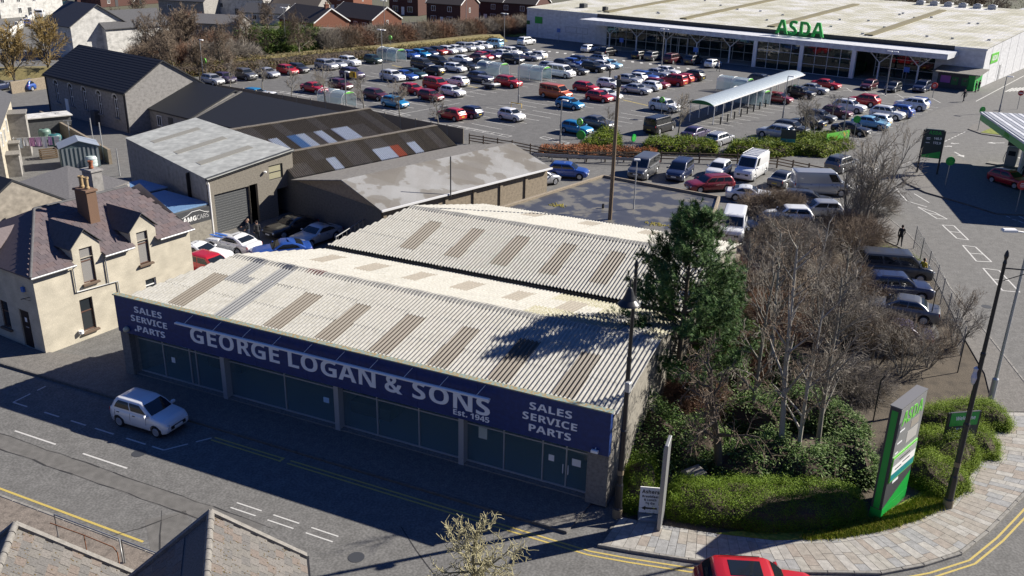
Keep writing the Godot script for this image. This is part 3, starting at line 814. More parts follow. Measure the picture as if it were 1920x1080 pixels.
func person(label: String, at: Vector3, turn: float, top: Color, legs: Color, hair: Color, pose: String, group := "", h := 1.75) -> Node3D:
	# faces +z in its own frame
	var k := h / 1.75
	var skin := Color(0.5, 0.3, 0.22)
	var shoe := Color(0.03, 0.03, 0.03)
	var st := 0.0
	var arm := 0.1
	if pose == "walk": st = 0.27; arm = 0.22
	var reach := pose == "reach"
	var hip := Vector3(0, 0.93, 0); var chest := Vector3(0, 1.3, 0.02); var neck := Vector3(0, 1.46, 0.0)
	var bones := [[hip, Vector3(0, 1.1, 0.0), 0.15, 0.135, top], [Vector3(0, 1.08, 0), chest, 0.135, 0.155, top], [chest + Vector3(-0.13, 0.1, -0.02), chest + Vector3(0.13, 0.1, -0.02), 0.085, 0.085, top], [neck - Vector3(0, 0.06, 0), neck + Vector3(0, 0.08, 0.015), 0.06, 0.055, skin]]
	bones.append([Vector3(0, 1.6, 0.02), Vector3(0, 1.66, 0.01), 0.085, 0.095, skin])
	bones.append([Vector3(0, 1.56, 0.05), Vector3(0, 1.6, 0.04), 0.05, 0.07, skin])
	bones.append([Vector3(0, 1.615, 0.11), Vector3(0, 1.59, 0.122), 0.012, 0.016, skin])
	bones.append([Vector3(0, 1.69, -0.035), Vector3(0, 1.63, -0.05), 0.09, 0.075, hair])
	for s in [-1.0, 1.0]:
		bones.append([Vector3(s * 0.092, 1.62, 0.0), Vector3(s * 0.094, 1.6, 0.0), 0.014, 0.012, skin])
		var f: float = s * st
		var kn := Vector3(s * 0.1, 0.5, f * 0.45 + 0.03); var an := Vector3(s * 0.1, 0.09 + maxf(0.0, -f) * 0.25, f)
		bones.append([Vector3(s * 0.09, 0.9, 0), kn, 0.095, 0.062, legs]); bones.append([kn, an, 0.06, 0.043, legs])
		bones.append([an + Vector3(0, -0.04, -0.03), an + Vector3(0.01 * s, -0.05, 0.14), 0.045, 0.036, shoe])
		var sh := Vector3(s * 0.19, 1.4, -0.01)
		var el := Vector3(s * 0.25, 1.13, -s * arm * 0.6 - 0.03); var wr := Vector3(s * 0.24, 0.9, -s * arm + 0.1)
		if reach and s > 0: el = Vector3(0.25, 1.2, 0.16); wr = Vector3(0.16, 1.2, 0.4)
		bones.append([sh, el, 0.058, 0.045, top]); bones.append([el, wr, 0.044, 0.033, top])
		var dir := (wr - el).normalized()
		bones.append([wr, wr + dir * 0.08, 0.028, 0.032, skin])
	for b in bones:
		b[0] *= k; b[1] *= k; b[2] *= k; b[3] *= k
	var mb := field_mesh(bones, 0.026, 0.03)
	# fingers
	mb.col = skin
	for s in [-1.0, 1.0]:
		var el := Vector3(s * 0.25, 1.13, -s * arm * 0.6 - 0.03); var wr := Vector3(s * 0.24, 0.9, -s * arm + 0.1)
		if reach and s > 0: el = Vector3(0.25, 1.2, 0.16); wr = Vector3(0.16, 1.2, 0.4)
		var dir := (wr - el).normalized()
		var sd := dir.cross(Vector3(s, 0, 0)).normalized()
		for i in 5:
			var o := sd * (i - 1.5) * 0.019
			var b0 := wr + dir * 0.09 + o; var ln: float = [0.065, 0.075, 0.07, 0.055, 0.0][i]
			if i == 4: mb.tube(PackedVector3Array([(wr + dir * 0.03 + sd * 0.035) * k, (wr + dir * 0.07 + sd * 0.06) * k, (wr + dir * 0.1 + sd * 0.055) * k]), PackedFloat32Array([0.011, 0.01, 0.008]), 5)
			else: mb.tube(PackedVector3Array([b0 * k, (b0 + dir * ln * 0.5) * k, (b0 + dir * ln * 0.85 + Vector3(-s * ln * 0.35, 0, 0)) * k]), PackedFloat32Array([0.01, 0.009, 0.007]), 5)
	# eyes and mouth
	mb.col = Color(0.04, 0.03, 0.03)
	for s in [-1.0, 1.0]: mb.box(Vector3(s * 0.035, 1.64, 0.104) * k, Vector3(0.022, 0.012, 0.01) * k)
	mb.col = Color(0.3, 0.1, 0.09); mb.box(Vector3(0, 1.56, 0.1) * k, Vector3(0.045, 0.01, 0.012) * k)
	var pm := mat(Color.WHITE, 0.8); pm.vertex_color_use_as_albedo = true
	return solo("person", mb, pm, label, "person", at, turn, group)

# ---------------------------------------------------------------- building helpers
func wall(mb: MB, o: Vector3, ux: Vector3, w: float, h: float, holes: Array, th := 0.14) -> void:
	# upright wall from o along ux, seen from the side of ux x up; holes [x0, y0, x1, y1] with reveals
	var uy := Vector3.UP; var nz := ux.cross(uy)
	var xs := [0.0, w]; var ys := [0.0, h]
	for q in holes:
		for k in [0, 2]: if not xs.has(q[k]): xs.append(q[k])
		for k in [1, 3]: if not ys.has(q[k]): ys.append(q[k])
	xs.sort(); ys.sort()
	for i in xs.size() - 1:
		for j in ys.size() - 1:
			var cx: float = (xs[i] + xs[i + 1]) / 2; var cy: float = (ys[j] + ys[j + 1]) / 2
			var open := false
			for q in holes: if cx > q[0] and cx < q[2] and cy > q[1] and cy < q[3]: open = true
			if not open:
				mb.quad(o + ux * xs[i] + uy * ys[j], o + ux * xs[i + 1] + uy * ys[j], o + ux * xs[i + 1] + uy * ys[j + 1], o + ux * xs[i] + uy * ys[j + 1])
	for q in holes:
		var a: Vector3 = o + ux * q[0] + uy * q[1]; var b: Vector3 = o + ux * q[2] + uy * q[1]; var c: Vector3 = o + ux * q[2] + uy * q[3]; var d: Vector3 = o + ux * q[0] + uy * q[3]
		var k := -nz * th
		mb.quad(a, a + k, b + k, b); mb.quad(b, b + k, c + k, c); mb.quad(c, c + k, d + k, d); mb.quad(d, d + k, a + k, a)

func window(parent: Node, o: Vector3, ux: Vector3, w: float, h: float, frame: Material, pane: Material, bars: Array, sill: Material = null, called := "window", depth := 0.11) -> MeshInstance3D:
	# fills a hole whose lower corner is o; bars: fractions of height for cross bars
	var uy := Vector3.UP; var nz := ux.cross(uy)
	var b := Basis(ux, uy, nz)
	var mb := MB.new()
	var t := 0.06
	var c := o + ux * w * 0.5 + uy * h * 0.5 - nz * depth
	mb.box(c - ux * (w * 0.5 - t / 2), Vector3(t, h, 0.06), b); mb.box(c + ux * (w * 0.5 - t / 2), Vector3(t, h, 0.06), b)
	mb.box(c - uy * (h * 0.5 - t / 2), Vector3(w - 2 * t, t, 0.06), b); mb.box(c + uy * (h * 0.5 - t / 2), Vector3(w - 2 * t, t, 0.06), b)
	for f in bars: mb.box(c + uy * h * (f - 0.5), Vector3(w - 2 * t, 0.06, 0.05), b)
	var win := part(parent, called, mb, frame)
	mb = MB.new(); mb.box(c - nz * 0.012, Vector3(w - 0.02, h - 0.02, 0.012), b)
	part(win, "pane", mb, pane)
	if sill:
		mb = MB.new(); mb.slab(o + ux * w * 0.5 - uy * 0.06 + nz * 0.02, Vector3(w + 0.24, 0.12, 0.3), 0.02, b)
		part(win, "sill", mb, sill)
	return win

func flat_window(parent: Node, c: Vector3, nz: Vector3, w: float, h: float, frame: Material) -> MeshInstance3D:
	# small far window: frame proud of the wall, pane set in it
	var ux := Vector3.UP.cross(nz).normalized(); var b := Basis(ux, Vector3.UP, nz)
	var mb := MB.new(); var t := 0.07
	mb.box(c - ux * (w / 2 - t / 2) + nz * 0.02, Vector3(t, h, 0.07), b); mb.box(c + ux * (w / 2 - t / 2) + nz * 0.02, Vector3(t, h, 0.07), b)
	mb.box(c + Vector3.UP * (h / 2 - t / 2) + nz * 0.02, Vector3(w - 2 * t, t, 0.07), b); mb.box(c - Vector3.UP * (h / 2 - t / 2) + nz * 0.02, Vector3(w - 2 * t, t, 0.07), b)
	mb.box(c + nz * 0.02, Vector3(0.05, h - 2 * t, 0.06), b)
	var win := part(parent, "window", mb, frame)
	mb = MB.new(); mb.box(c + nz * 0.004, Vector3(w - t, h - t, 0.02), b)
	part(win, "pane", mb, M.window)
	return win

func gable_walls(mb: MB, x0: float, x1: float, z0: float, z1: float, h: float, hr: float, along_x := true) -> void:
	# z1 is the front
	mb.quad(Vector3(x0, 0, z1), Vector3(x1, 0, z1), Vector3(x1, h, z1), Vector3(x0, h, z1))
	mb.quad(Vector3(x1, 0, z0), Vector3(x0, 0, z0), Vector3(x0, h, z0), Vector3(x1, h, z0))
	mb.quad(Vector3(x1, 0, z1), Vector3(x1, 0, z0), Vector3(x1, h, z0), Vector3(x1, h, z1))
	mb.quad(Vector3(x0, 0, z0), Vector3(x0, 0, z1), Vector3(x0, h, z1), Vector3(x0, h, z0))
	if along_x:
		var zm := (z0 + z1) / 2
		mb.tri(Vector3(x1, h, z1), Vector3(x1, h, z0), Vector3(x1, hr, zm)); mb.tri(Vector3(x0, h, z0), Vector3(x0, h, z1), Vector3(x0, hr, zm))
	else:
		var xm := (x0 + x1) / 2
		mb.tri(Vector3(x0, h, z1), Vector3(x1, h, z1), Vector3(xm, hr, z1)); mb.tri(Vector3(x1, h, z0), Vector3(x0, h, z0), Vector3(xm, hr, z0))

func gable_roof(mb: MB, x0: float, x1: float, z0: float, z1: float, h: float, hr: float, along_x := true, ov := 0.25, th := 0.14) -> void:
	if along_x:
		var zm := (z0 + z1) / 2; var k := (hr - h) / (z1 - zm)
		var y := h - k * ov
		mb.plate([Vector3(x0 - ov, y + 0.02, z1 + ov), Vector3(x1 + ov, y + 0.02, z1 + ov), Vector3(x1 + ov, hr + 0.02, zm), Vector3(x0 - ov, hr + 0.02, zm)], Vector3(0, th, 0))
		mb.plate([Vector3(x1 + ov, y + 0.02, z0 - ov), Vector3(x0 - ov, y + 0.02, z0 - ov), Vector3(x0 - ov, hr + 0.02, zm), Vector3(x1 + ov, hr + 0.02, zm)], Vector3(0, th, 0))
	else:
		var xm := (x0 + x1) / 2; var k := (hr - h) / (x1 - xm)
		var y := h - k * ov
		mb.plate([Vector3(x1 + ov, y + 0.02, z1 + ov), Vector3(x1 + ov, y + 0.02, z0 - ov), Vector3(xm, hr + 0.02, z0 - ov), Vector3(xm, hr + 0.02, z1 + ov)], Vector3(0, th, 0))
		mb.plate([Vector3(x0 - ov, y + 0.02, z0 - ov), Vector3(x0 - ov, y + 0.02, z1 + ov), Vector3(xm, hr + 0.02, z1 + ov), Vector3(xm, hr + 0.02, z0 - ov)], Vector3(0, th, 0))

func ribbon(mb: MB, pts: Array, w: float, y: float) -> void:
	for i in pts.size() - 1:
		var a: Vector2 = pts[i]; var b: Vector2 = pts[i + 1]
		var s: Vector2 = (b - a).normalized().orthogonal() * w * 0.5
		mb.quad(Vector3(a.x - s.x, y, a.y - s.y), Vector3(a.x + s.x, y, a.y + s.y), Vector3(b.x + s.x, y, b.y + s.y), Vector3(b.x - s.x, y, b.y - s.y))

func flip_up(mb: MB) -> MB:
	# flat sheets must face up
	for i in range(0, mb.v.size(), 3):
		if mb.n[i].y < 0.0:
			var q := mb.v[i + 1]; mb.v[i + 1] = mb.v[i + 2]; mb.v[i + 2] = q
			for k in 3: mb.n[i + k] = -mb.n[i + k]
	return mb

func S(x: float, z: float) -> Vector2:
	# street frame: x along the showroom front, z towards the street
	var a := deg_to_rad(24.315)
	return Vector2(-20.44 + x * cos(a) - z * sin(a), -43.39 + x * sin(a) + z * cos(a))

func S3(x: float, y: float, z: float) -> Vector3:
	var p := S(x, z)
	return Vector3(p.x, y, p.y)

func A2(x: float, z: float) -> Vector2:
	# store frame: x along the store front, z towards the car park
	var a := deg_to_rad(38.77)
	return Vector2(1.88 + x * cos(a) - z * sin(a), -206.9 + x * sin(a) + z * cos(a))

func A3(x: float, y: float, z: float) -> Vector3:
	var p := A2(x, z)
	return Vector3(p.x, y, p.y)

const STREET := -24.315
const PARK := -38.77

# ---------------------------------------------------------------- scene
func _ready() -> void:
	rng.seed = 20240607
	# camera
	var cam := Camera3D.new()
	cam.name = "camera"
	add_child(cam)
	cam.position = Vector3(0, 22.734, 0)
	cam.basis = Basis(Vector3.RIGHT, deg_to_rad(-21.7405)) * Basis(Vector3.BACK, deg_to_rad(1.3384))
	cam.fov = 35.104
	cam.near = 0.2; cam.far = 2000.0
	cam.current = true
	# sky and exposure
	var env := Environment.new()
	var sky := Sky.new()
	var sm := ProceduralSkyMaterial.new()
	sm.sky_top_color = Color(0.2, 0.36, 0.66); sm.sky_horizon_color = Color(0.66, 0.74, 0.84); sm.sky_curve = 0.12
	sm.ground_bottom_color = Color(0.28, 0.27, 0.25); sm.ground_horizon_color = Color(0.6, 0.64, 0.68)
	sm.sun_angle_max = 1.0
	sky.sky_material = sm
	env.background_mode = Environment.BG_SKY
	env.sky = sky
	env.background_energy_multiplier = 0.36
	env.tonemap_mode = Environment.TONE_MAPPER_LINEAR
	env.tonemap_exposure = 2.05
	env.sdfgi_enabled = true; env.ssao_enabled = true; env.ssil_enabled = true
	var we := WorldEnvironment.new()
	we.name = "surroundings"; we.environment = env
	add_child(we)
	# sun: light travels to the west-south-west of the picture, 32.5 degrees high
	var sun := DirectionalLight3D.new()
	sun.name = "sun"
	var el := deg_to_rad(32.5); var az := deg_to_rad(160.3)
	var dir := Vector3(cos(az) * cos(el), -sin(el), sin(az) * cos(el))
	add_child(sun)
	sun.look_at_from_position(Vector3.ZERO, dir, Vector3.UP)
	sun.light_energy = 1.5; sun.light_angular_distance = 0.5; sun.light_color = Color(1.0, 0.972, 0.925)
	sun.shadow_enabled = true
	font_bold = SystemFont.new(); font_bold.font_names = PackedStringArray(["Droid Sans"]); font_bold.font_weight = 700
	font_plain = SystemFont.new(); font_plain.font_names = PackedStringArray(["Droid Sans"])
	make_materials()
	make_ground()
	make_showroom()
	make_cream_house()
	make_left_town()
	make_sheds()
	make_church()
	make_store()
	make_petrol()
	make_background()
	make_fences()
	make_cars()
	make_street_furniture()
	make_plants()
	make_people()

# ---------------------------------------------------------------- ground
func make_ground() -> void:
	var mb := MB.new()
	mb.poly(PackedVector2Array([Vector2(-700, 60), Vector2(700, 60), Vector2(700, -1100), Vector2(-700, -1100)]), -0.06, -0.06)
	setting("ground", flip_up(mb), M.land)
	# main street and the roads that leave it
	mb = MB.new()
	mb.poly(PackedVector2Array([Vector2(-160, -8), Vector2(150, -8), Vector2(150, -215), Vector2(20, -215), Vector2(-2, -204), Vector2(-50, -146), Vector2(-62, -150), Vector2(-125, -235), Vector2(-140, -230), Vector2(-90, -140), Vector2(-160, -110)]), -0.02, 0.0)
	var road := setting("road", flip_up(mb), M.asphalt)
	mb = MB.new()
	mb.poly(PackedVector2Array([Vector2(-42.32, -128.98), Vector2(-22.25, -115.77), Vector2(-5.71, -102.03), Vector2(-0.34, -96.56), Vector2(7.33, -90.99), Vector2(23.82, -91.67), Vector2(33.68, -95.10), Vector2(42.58, -107.18), Vector2(59.24, -128.42), Vector2(70.71, -139.74), A2(93, 0.0), A2(0, 0.0), Vector2(-7.57, -187.95), Vector2(-25.31, -163.30), Vector2(-46.04, -140.95)]), 0.004, 0.004)
	var park := setting("car_park", flip_up(mb), M.asphalt_park)
	# centre line dashes of the main street
	for k in 5:
		var x0 := -13.4 + k * 4.42
		mb = MB.new(); ribbon(mb, [S(x0, 6.75), S(x0 + 2.7, 6.75)], 0.09, 0.006)
		part(road, "centre_dash", flip_up(mb), M.line_white)
	for zz in [6.62, 7.0]:
		for k in 3:
			mb = MB.new(); ribbon(mb, [S(13.0 + k * 1.9, zz), S(14.3 + k * 1.9, zz)], 0.07, 0.007)
			part(road, "hatch_dash", flip_up(mb), M.line_white)
	# yellow line along the near kerb, doubled along the showroom kerb
	mb = MB.new(); ribbon(mb, [S(-60, 10.28), S(11.5, 10.28)], 0.11, 0.006); part(road, "yellow_line", flip_up(mb), M.line_yellow)
	for dz in [0.0, 0.24]:
		mb = MB.new(); ribbon(mb, [S(8.6, 3.0 + dz), S(12.6, 3.02 + dz)], 0.085, 0.006); part(road, "yellow_line", flip_up(mb), M.line_yellow)
		mb = MB.new()
		var line := []
		for k in 13: line.append(S(13.0 + k * 1.2, 3.02 + dz))
		for q in KERB_CURVE.size(): 
			if q > 0: line.append(KERB_CURVE[q] + Vector2(0.55, 0.75).normalized() * 0.0 + curve_out(q) * (0.4 + dz))
		ribbon(mb, line, 0.085, 0.006); part(road, "yellow_line", flip_up(mb), M.line_yellow)
	mb = MB.new(); ribbon(mb, [S(12.6, 2.95), S(12.6, 3.32)], 0.1, 0.007); part(road, "yellow_line", flip_up(mb), M.line_yellow)
	# parking bay marks by the white car
	for q in [[-2.6, 4.9, -1.6, 4.9], [-0.4, 4.9, 0.6, 4.9], [1.4, 4.9, 2.4, 4.9], [3.0, 4.9, 4.2, 4.9], [5.0, 4.9, 6.2, 4.9], [-2.6, 4.9, -2.6, 3.9], [-2.6, 3.5, -2.6, 3.0], [7.3, 4.9, 7.9, 4.0], [6.6, 4.9, 7.3, 4.9], [8.1, 3.7, 8.5, 3.1]]:
		mb = MB.new(); ribbon(mb, [S(q[0], q[1]), S(q[2], q[3])], 0.09, 0.006); part(road, "bay_mark", flip_up(mb), M.line_white)
	# trench reinstatements and tar cracks
	for q in [[-16.0, 7.58, 15.0, 7.76, 0.95], [-10.6, 6.2, -9.4, 10.0, 0.7], [-15.5, 4.6, -12.0, 9.8, 0.6], [11.0, 8.6, 13.5, 10.6, 1.6]]:
		mb = MB.new(); ribbon(mb, [S(q[0], q[1]), S(q[2], q[3])], q[4], 0.003); part(road, "road_patch", flip_up(mb), M.asphalt_patch)
	var cr := RandomNumberGenerator.new(); cr.seed = 5
	for q in [[-20.0, 8.05, 15.0, 8.2], [-20.0, 7.1, 15.5, 7.32], [-12.2, 6.3, -9.4, 9.9], [-13.2, 6.6, -17.5, 8.9], [-9.9, 7.8, -12.6, 7.0], [10.6, 8.3, 13.0, 11.0], [11.5, 8.3, 9.9, 11.0], [-16, 8.3, -11, 9.3], [20, 5.0, 24.0, 8.0]]:
		var a := S(q[0], q[1]); var b := S(q[2], q[3])
		var n := maxi(4, int(a.distance_to(b) / 0.8)); var line := []
		for k in n + 1: line.append(a.lerp(b, k / float(n)) + Vector2(cr.randfn(0, 0.035), cr.randfn(0, 0.035)))
		mb = MB.new()
		for k in n: ribbon(mb, [line[k], line[k + 1]], absf(cr.randfn(0.01, 0.035)) + 0.012, 0.009)
		part(road, "tar_crack", flip_up(mb), M.tar)
	# manhole covers
	for q in [Vector2(7.22, -55.57), Vector2(31.36, -55.66), Vector2(-5.75, -28.66), S(6.5, 5.6)]:
		mb = MB.new(); mb.disc(Vector3(q.x, 0.004, q.y), Vector3.UP, 0.32, 0.012, 20); part(road, "manhole_cover", mb, M.charcoal)
	# store road markings: diamond hatching down the middle
	var hz := [[Vector2(36.26, -78.96), Vector2(37.09, -77.39), Vector2(37.34, -75.37), Vector2(36.50, -75.46)], [Vector2(36.17, -73.63), Vector2(37.09, -73.55), Vector2(36.60, -69.74), Vector2(35.81, -70.08)], [Vector2(35.50, -68.35), Vector2(36.36, -68.03), Vector2(35.97, -64.58), Vector2(34.86, -64.62)], [Vector2(34.64, -63.12), Vector2(35.63, -62.74), Vector2(34.95, -58.42), Vector2(33.89, -58.65)]]
	for q in hz:
		mb = MB.new()
		ribbon(mb, [q[0], q[3]], 0.12, 0.006); part(road, "hatch_line", flip_up(mb), M.line_white)
		mb = MB.new(); ribbon(mb, [q[1], q[2]], 0.12, 0.006); part(road, "hatch_line", flip_up(mb), M.line_white)
		for k in 3:
			mb = MB.new(); ribbon(mb, [q[0].lerp(q[3], k / 2.0), q[1].lerp(q[2], k / 2.0)], 0.12, 0.008); part(road, "hatch_bar", flip_up(mb), M.line_white)
	for q in [[Vector2(36.73, -85.43), Vector2(35.99, -80.80)], [Vector2(36.12, -80.64), Vector2(37.11, -79.02)], [Vector2(37.73, -83.45), Vector2(37.89, -80.44)], [Vector2(40.87, -94.63), Vector2(42.49, -96.42)], [Vector2(37.27, -92.49), Vector2(40.22, -96.20)], [Vector2(43.08, -76.75), Vector2(43.22, -76.29)], [Vector2(43.17, -75.82), Vector2(43.39, -75.53)], [Vector2(44.24, -76.84), Vector2(44.31, -76.07)], [Vector2(43.46, -75.39), Vector2(43.61, -74.79)]]:
		mb = MB.new(); ribbon(mb, q, 0.12, 0.006); part(road, "road_line", flip_up(mb), M.line_white)
	for k in 8:
		var a: Vector2 = Vector2(50.16, -106.27); var b: Vector2 = Vector2(56.35, -113.52)
		mb = MB.new(); ribbon(mb, [a.lerp(b, k / 8.0), a.lerp(b, (k + 0.62) / 8.0)], 0.14, 0.006); part(road, "give_way_dash", flip_up(mb), M.line_white)
	for q in [[Vector2(49.60, -101.60), Vector2(49.53, -99.06), 1.0], [Vector2(52.14, -106.19), Vector2(51.09, -106.08), 1.0], [Vector2(49.61, -104.27), Vector2(50.64, -104.65), 1.0], [Vector2(55.81, -98.44), Vector2(55.74, -99.92), 1.0], [Vector2(57.97, -107.09), Vector2(55.71, -106.85), 0.5]]:
		var a: Vector2 = q[0]; var b: Vector2 = q[1]
		var d := (b - a).normalized(); var s := d.orthogonal()
		mb = MB.new(); ribbon(mb, [a, a.lerp(b, 0.62)], 0.2, 0.006)
		var t := a.lerp(b, 0.6)
		mb.tri(Vector3(t.x + s.x * 0.42, 0.006, t.y + s.y * 0.42), Vector3(b.x, 0.006, b.y), Vector3(t.x - s.x * 0.42, 0.006, t.y - s.y * 0.42))
		part(road, "road_arrow", flip_up(mb), M.line_white)
	mb = MB.new(); ribbon(mb, [Vector2(67.90, -135.78), Vector2(89.30, -163.63)], 0.14, 0.006); part(road, "road_line", flip_up(mb), M.line_white)
	for k in 5:
		mb = MB.new(); ribbon(mb, [Vector2(76.98, -145.36).lerp(Vector2(80.69, -146.87), k / 5.0), Vector2(80.25, -149.36).lerp(Vector2(84.09, -150.95), k / 5.0)], 0.3, 0.006); part(road, "crossing_bar", flip_up(mb), M.line_white)
	# footpaths with kerbs
	raised("footpath", [S(-70, 2.3), S(26.2, 2.3), S(26.4, -0.4), S(-3.4, -0.4), S(-6.0, 0.3), S(-70, 0.3)], 0.1, M.footpath)
	raised("footpath", [S(-70, 13.6), S(40, 13.6), S(40, 10.75), S(-70, 10.75)], 0.1, M.footpath_tan)
	kerb_line([S(-70, 2.36), S(26.2, 2.36)], M.kerb_dark)
	kerb_line([S(-70, 10.7), S(40, 10.7)], M.kerb)
	# footpath beside the store road
	var inner := [Vector2(24.87, -41.22), Vector2(26.45, -45.59), Vector2(27.53, -50.67), Vector2(29.22, -57.39), Vector2(30.54, -63.18), Vector2(30.23, -66.71), Vector2(28.91, -70.53)]
	var outer := [Vector2(27.71, -41.35), Vector2(28.21, -44.79), Vector2(29.18, -51.08), Vector2(30.32, -58.92), Vector2(31.31, -63.23), Vector2(32.12, -70.77), Vector2(32.14, -76.99)]
	var ring := inner.duplicate(); var rv := outer.duplicate(); rv.reverse(); ring.append_array(rv)
	raised("footpath", ring, 0.1, M.footpath)
	kerb_line(outer, M.kerb)
	# petrol station forecourt island
	raised("forecourt_verge", [Vector2(38.93, -89.63), Vector2(38.40, -86.94), Vector2(38.91, -83.73), Vector2(41.18, -79.86), Vector2(42.44, -77.17), Vector2(45.46, -76.94), Vector2(48.68, -83.10), Vector2(47.73, -86.78), Vector2(48.54, -93.54), Vector2(48.70, -100.23), Vector2(44.99, -95.02), Vector2(40.72, -92.81)], 0.1, M.footpath)
	kerb_line([Vector2(38.93, -89.63), Vector2(38.40, -86.94), Vector2(38.91, -83.73), Vector2(41.18, -79.86), Vector2(42.44, -77.17), Vector2(45.46, -76.94)], M.kerb_dark)
	raised("forecourt_island", [Vector2(57.02, -114.55), Vector2(57.39, -111.76), Vector2(59.94, -109.62), Vector2(62.35, -109.28), Vector2(69.00, -122.04), Vector2(62.79, -120.25), Vector2(59.25, -117.77)], 0.1, M.footpath)
	mb = MB.new(); mb.poly(PackedVector2Array([Vector2(57.56, -112.39), Vector2(60.41, -110.56), Vector2(61.89, -112.87), Vector2(60.86, -115.96)]), 0.1, 0.13); setting("grass_verge", flip_up(mb), M.grass)
	# corner pavement of cut stone
	corner_paving()
	# planted corner and the overgrown plot behind it
	mb = MB.new()
	var plot := [S(27.4, -0.2), S(27.4, -36.0), Vector2(19.16, -71.47), Vector2(26.72, -73.20), Vector2(29.11, -71.10), Vector2(30.13, -66.46), Vector2(30.44, -62.95), Vector2(29.13, -57.19), Vector2(27.45, -50.51), Vector2(26.39, -45.46)]
	for q in range(PAVE_IN.size() - 1, -1, -1): plot.append(PAVE_IN[q])
	mb.poly(PackedVector2Array(plot), 0.0, 0.05)
	setting("earth", flip_up(mb), M.earth)
	mb = MB.new()
	mb.poly(PackedVector2Array([PAVE_IN[2], PAVE_IN[3], PAVE_IN[4], PAVE_IN[5], PAVE_IN[6], PAVE_IN[7], Vector2(23.43, -39.82), Vector2(20.88, -36.78), Vector2(17.87, -33.66), Vector2(15.35, -31.84), Vector2(13.44, -31.40)]), 0.04, 0.12)
	setting("grass_verge", flip_up(mb), M.grass)
	mb = MB.new(); mb.poly(PackedVector2Array([Vector2(20.25, -52.83), Vector2(30.44, -66.73), Vector2(25.92, -49.97), Vector2(18.69, -46.04)]), 0.05, 0.06); setting("yard_surface", flip_up(mb), M.asphalt_patch)
	# bank behind the car park
	mb = MB.new()
	var bank := [Vector2(-120, -119), Vector2(-52, -142), Vector2(-28, -166.5), Vector2(-2, -196)]
	for k in 3:
		var a: Vector2 = bank[k]; var b: Vector2 = bank[k + 1]; var nn := (b - a).normalized().orthogonal()
		if nn.y > 0: nn = -nn
		mb.quad(Vector3(a.x, 0.02, a.y), Vector3(b.x, 0.02, b.y), Vector3(b.x + nn.x * 2.4, 1.3, b.y + nn.y * 2.4), Vector3(a.x + nn.x * 2.4, 1.3, a.y + nn.y * 2.4))
		mb.quad(Vector3(a.x + nn.x * 2.4, 1.3, a.y + nn.y * 2.4), Vector3(b.x + nn.x * 2.4, 1.3, b.y + nn.y * 2.4), Vector3(b.x + nn.x * 9, 0.7, b.y + nn.y * 9), Vector3(a.x + nn.x * 9, 0.7, a.y + nn.y * 9))
	setting("grass_bank", flip_up(mb), M.dry_grass)
	mb = MB.new(); mb.poly(PackedVector2Array([A2(-14, 3), A2(-1, 3), A2(-1, -9), A2(-14, -8)]), 0.0, 0.06); setting("grass_verge", flip_up(mb), M.grass)
	bay_lines(park)

var KERB_CURVE := [Vector2(3.61, -29.68), Vector2(4.84, -29.37), Vector2(7.06, -28.90), Vector2(9.27, -28.63), Vector2(11.24, -28.33), Vector2(14.31, -28.37), Vector2(16.16, -28.91), Vector2(17.95, -29.68), Vector2(19.68, -31.10), Vector2(21.31, -32.63), Vector2(22.66, -33.93), Vector2(24.60, -36.03), Vector2(26.40, -38.68), Vector2(27.68, -41.29)]
var PAVE_IN := [Vector2(4.64, -31.53), Vector2(6.33, -31.02), Vector2(8.42, -30.54), Vector2(10.70, -30.18), Vector2(13.11, -30.37), Vector2(15.25, -30.94), Vector2(17.12, -31.80), Vector2(18.90, -32.91), Vector2(20.53, -34.79), Vector2(22.03, -36.82), Vector2(23.72, -39.31), Vector2(24.82, -41.22)]

func curve_out(i: int) -> Vector2:
	var a: Vector2 = KERB_CURVE[maxi(i - 1, 0)]; var b: Vector2 = KERB_CURVE[mini(i + 1, KERB_CURVE.size() - 1)]
	var n := (b - a).normalized().orthogonal()
	return n if n.dot(KERB_CURVE[i] - Vector2(13, -36)) > 0 else -n

func raised(called: String, pts: Array, h: float, m: Material) -> void:
	var mb := MB.new()
	mb.poly(PackedVector2Array(pts), -0.01, h)
	setting(called, mb, m)

func kerb_line(pts: Array, m: Material) -> void:
	# separate kerb stones along a polyline
	var holder := Node3D.new(); holder.name = numbered("kerb"); holder.set_meta("kind", "structure"); add_child(holder)
	var shared := {}
	for i in pts.size() - 1:
		var a: Vector2 = pts[i]; var b: Vector2 = pts[i + 1]
		var L := a.distance_to(b)
		if L < 0.2: continue
		var n := maxi(1, int(round(L / 0.92)))
		if n > 60: n = int(n / 1.6)
		var s := L / n
		var key := "%.2f" % s
		if not shared.has(key):
			var mb := MB.new(); mb.slab(Vector3(0, 0.058, 0), Vector3(s - 0.012, 0.125, 0.14), 0.02); shared[key] = mb.mesh()
		for k in n:
			var c := a.lerp(b, (k + 0.5) / n)
			var o := part(holder, "kerb_stone", shared[key], m, Vector3(c.x, 0, c.y))
			o.rotation.y = -(b - a).angle()

func along(pts: Array, t: float) -> Vector2:
	var total := 0.0
	for i in pts.size() - 1: total += pts[i].distance_to(pts[i + 1])
	var d := t * total
	for i in pts.size() - 1:
		var l: float = pts[i].distance_to(pts[i + 1])
		if d <= l or i == pts.size() - 2: return pts[i].lerp(pts[i + 1], d / l)
		d -= l
	return pts[-1]

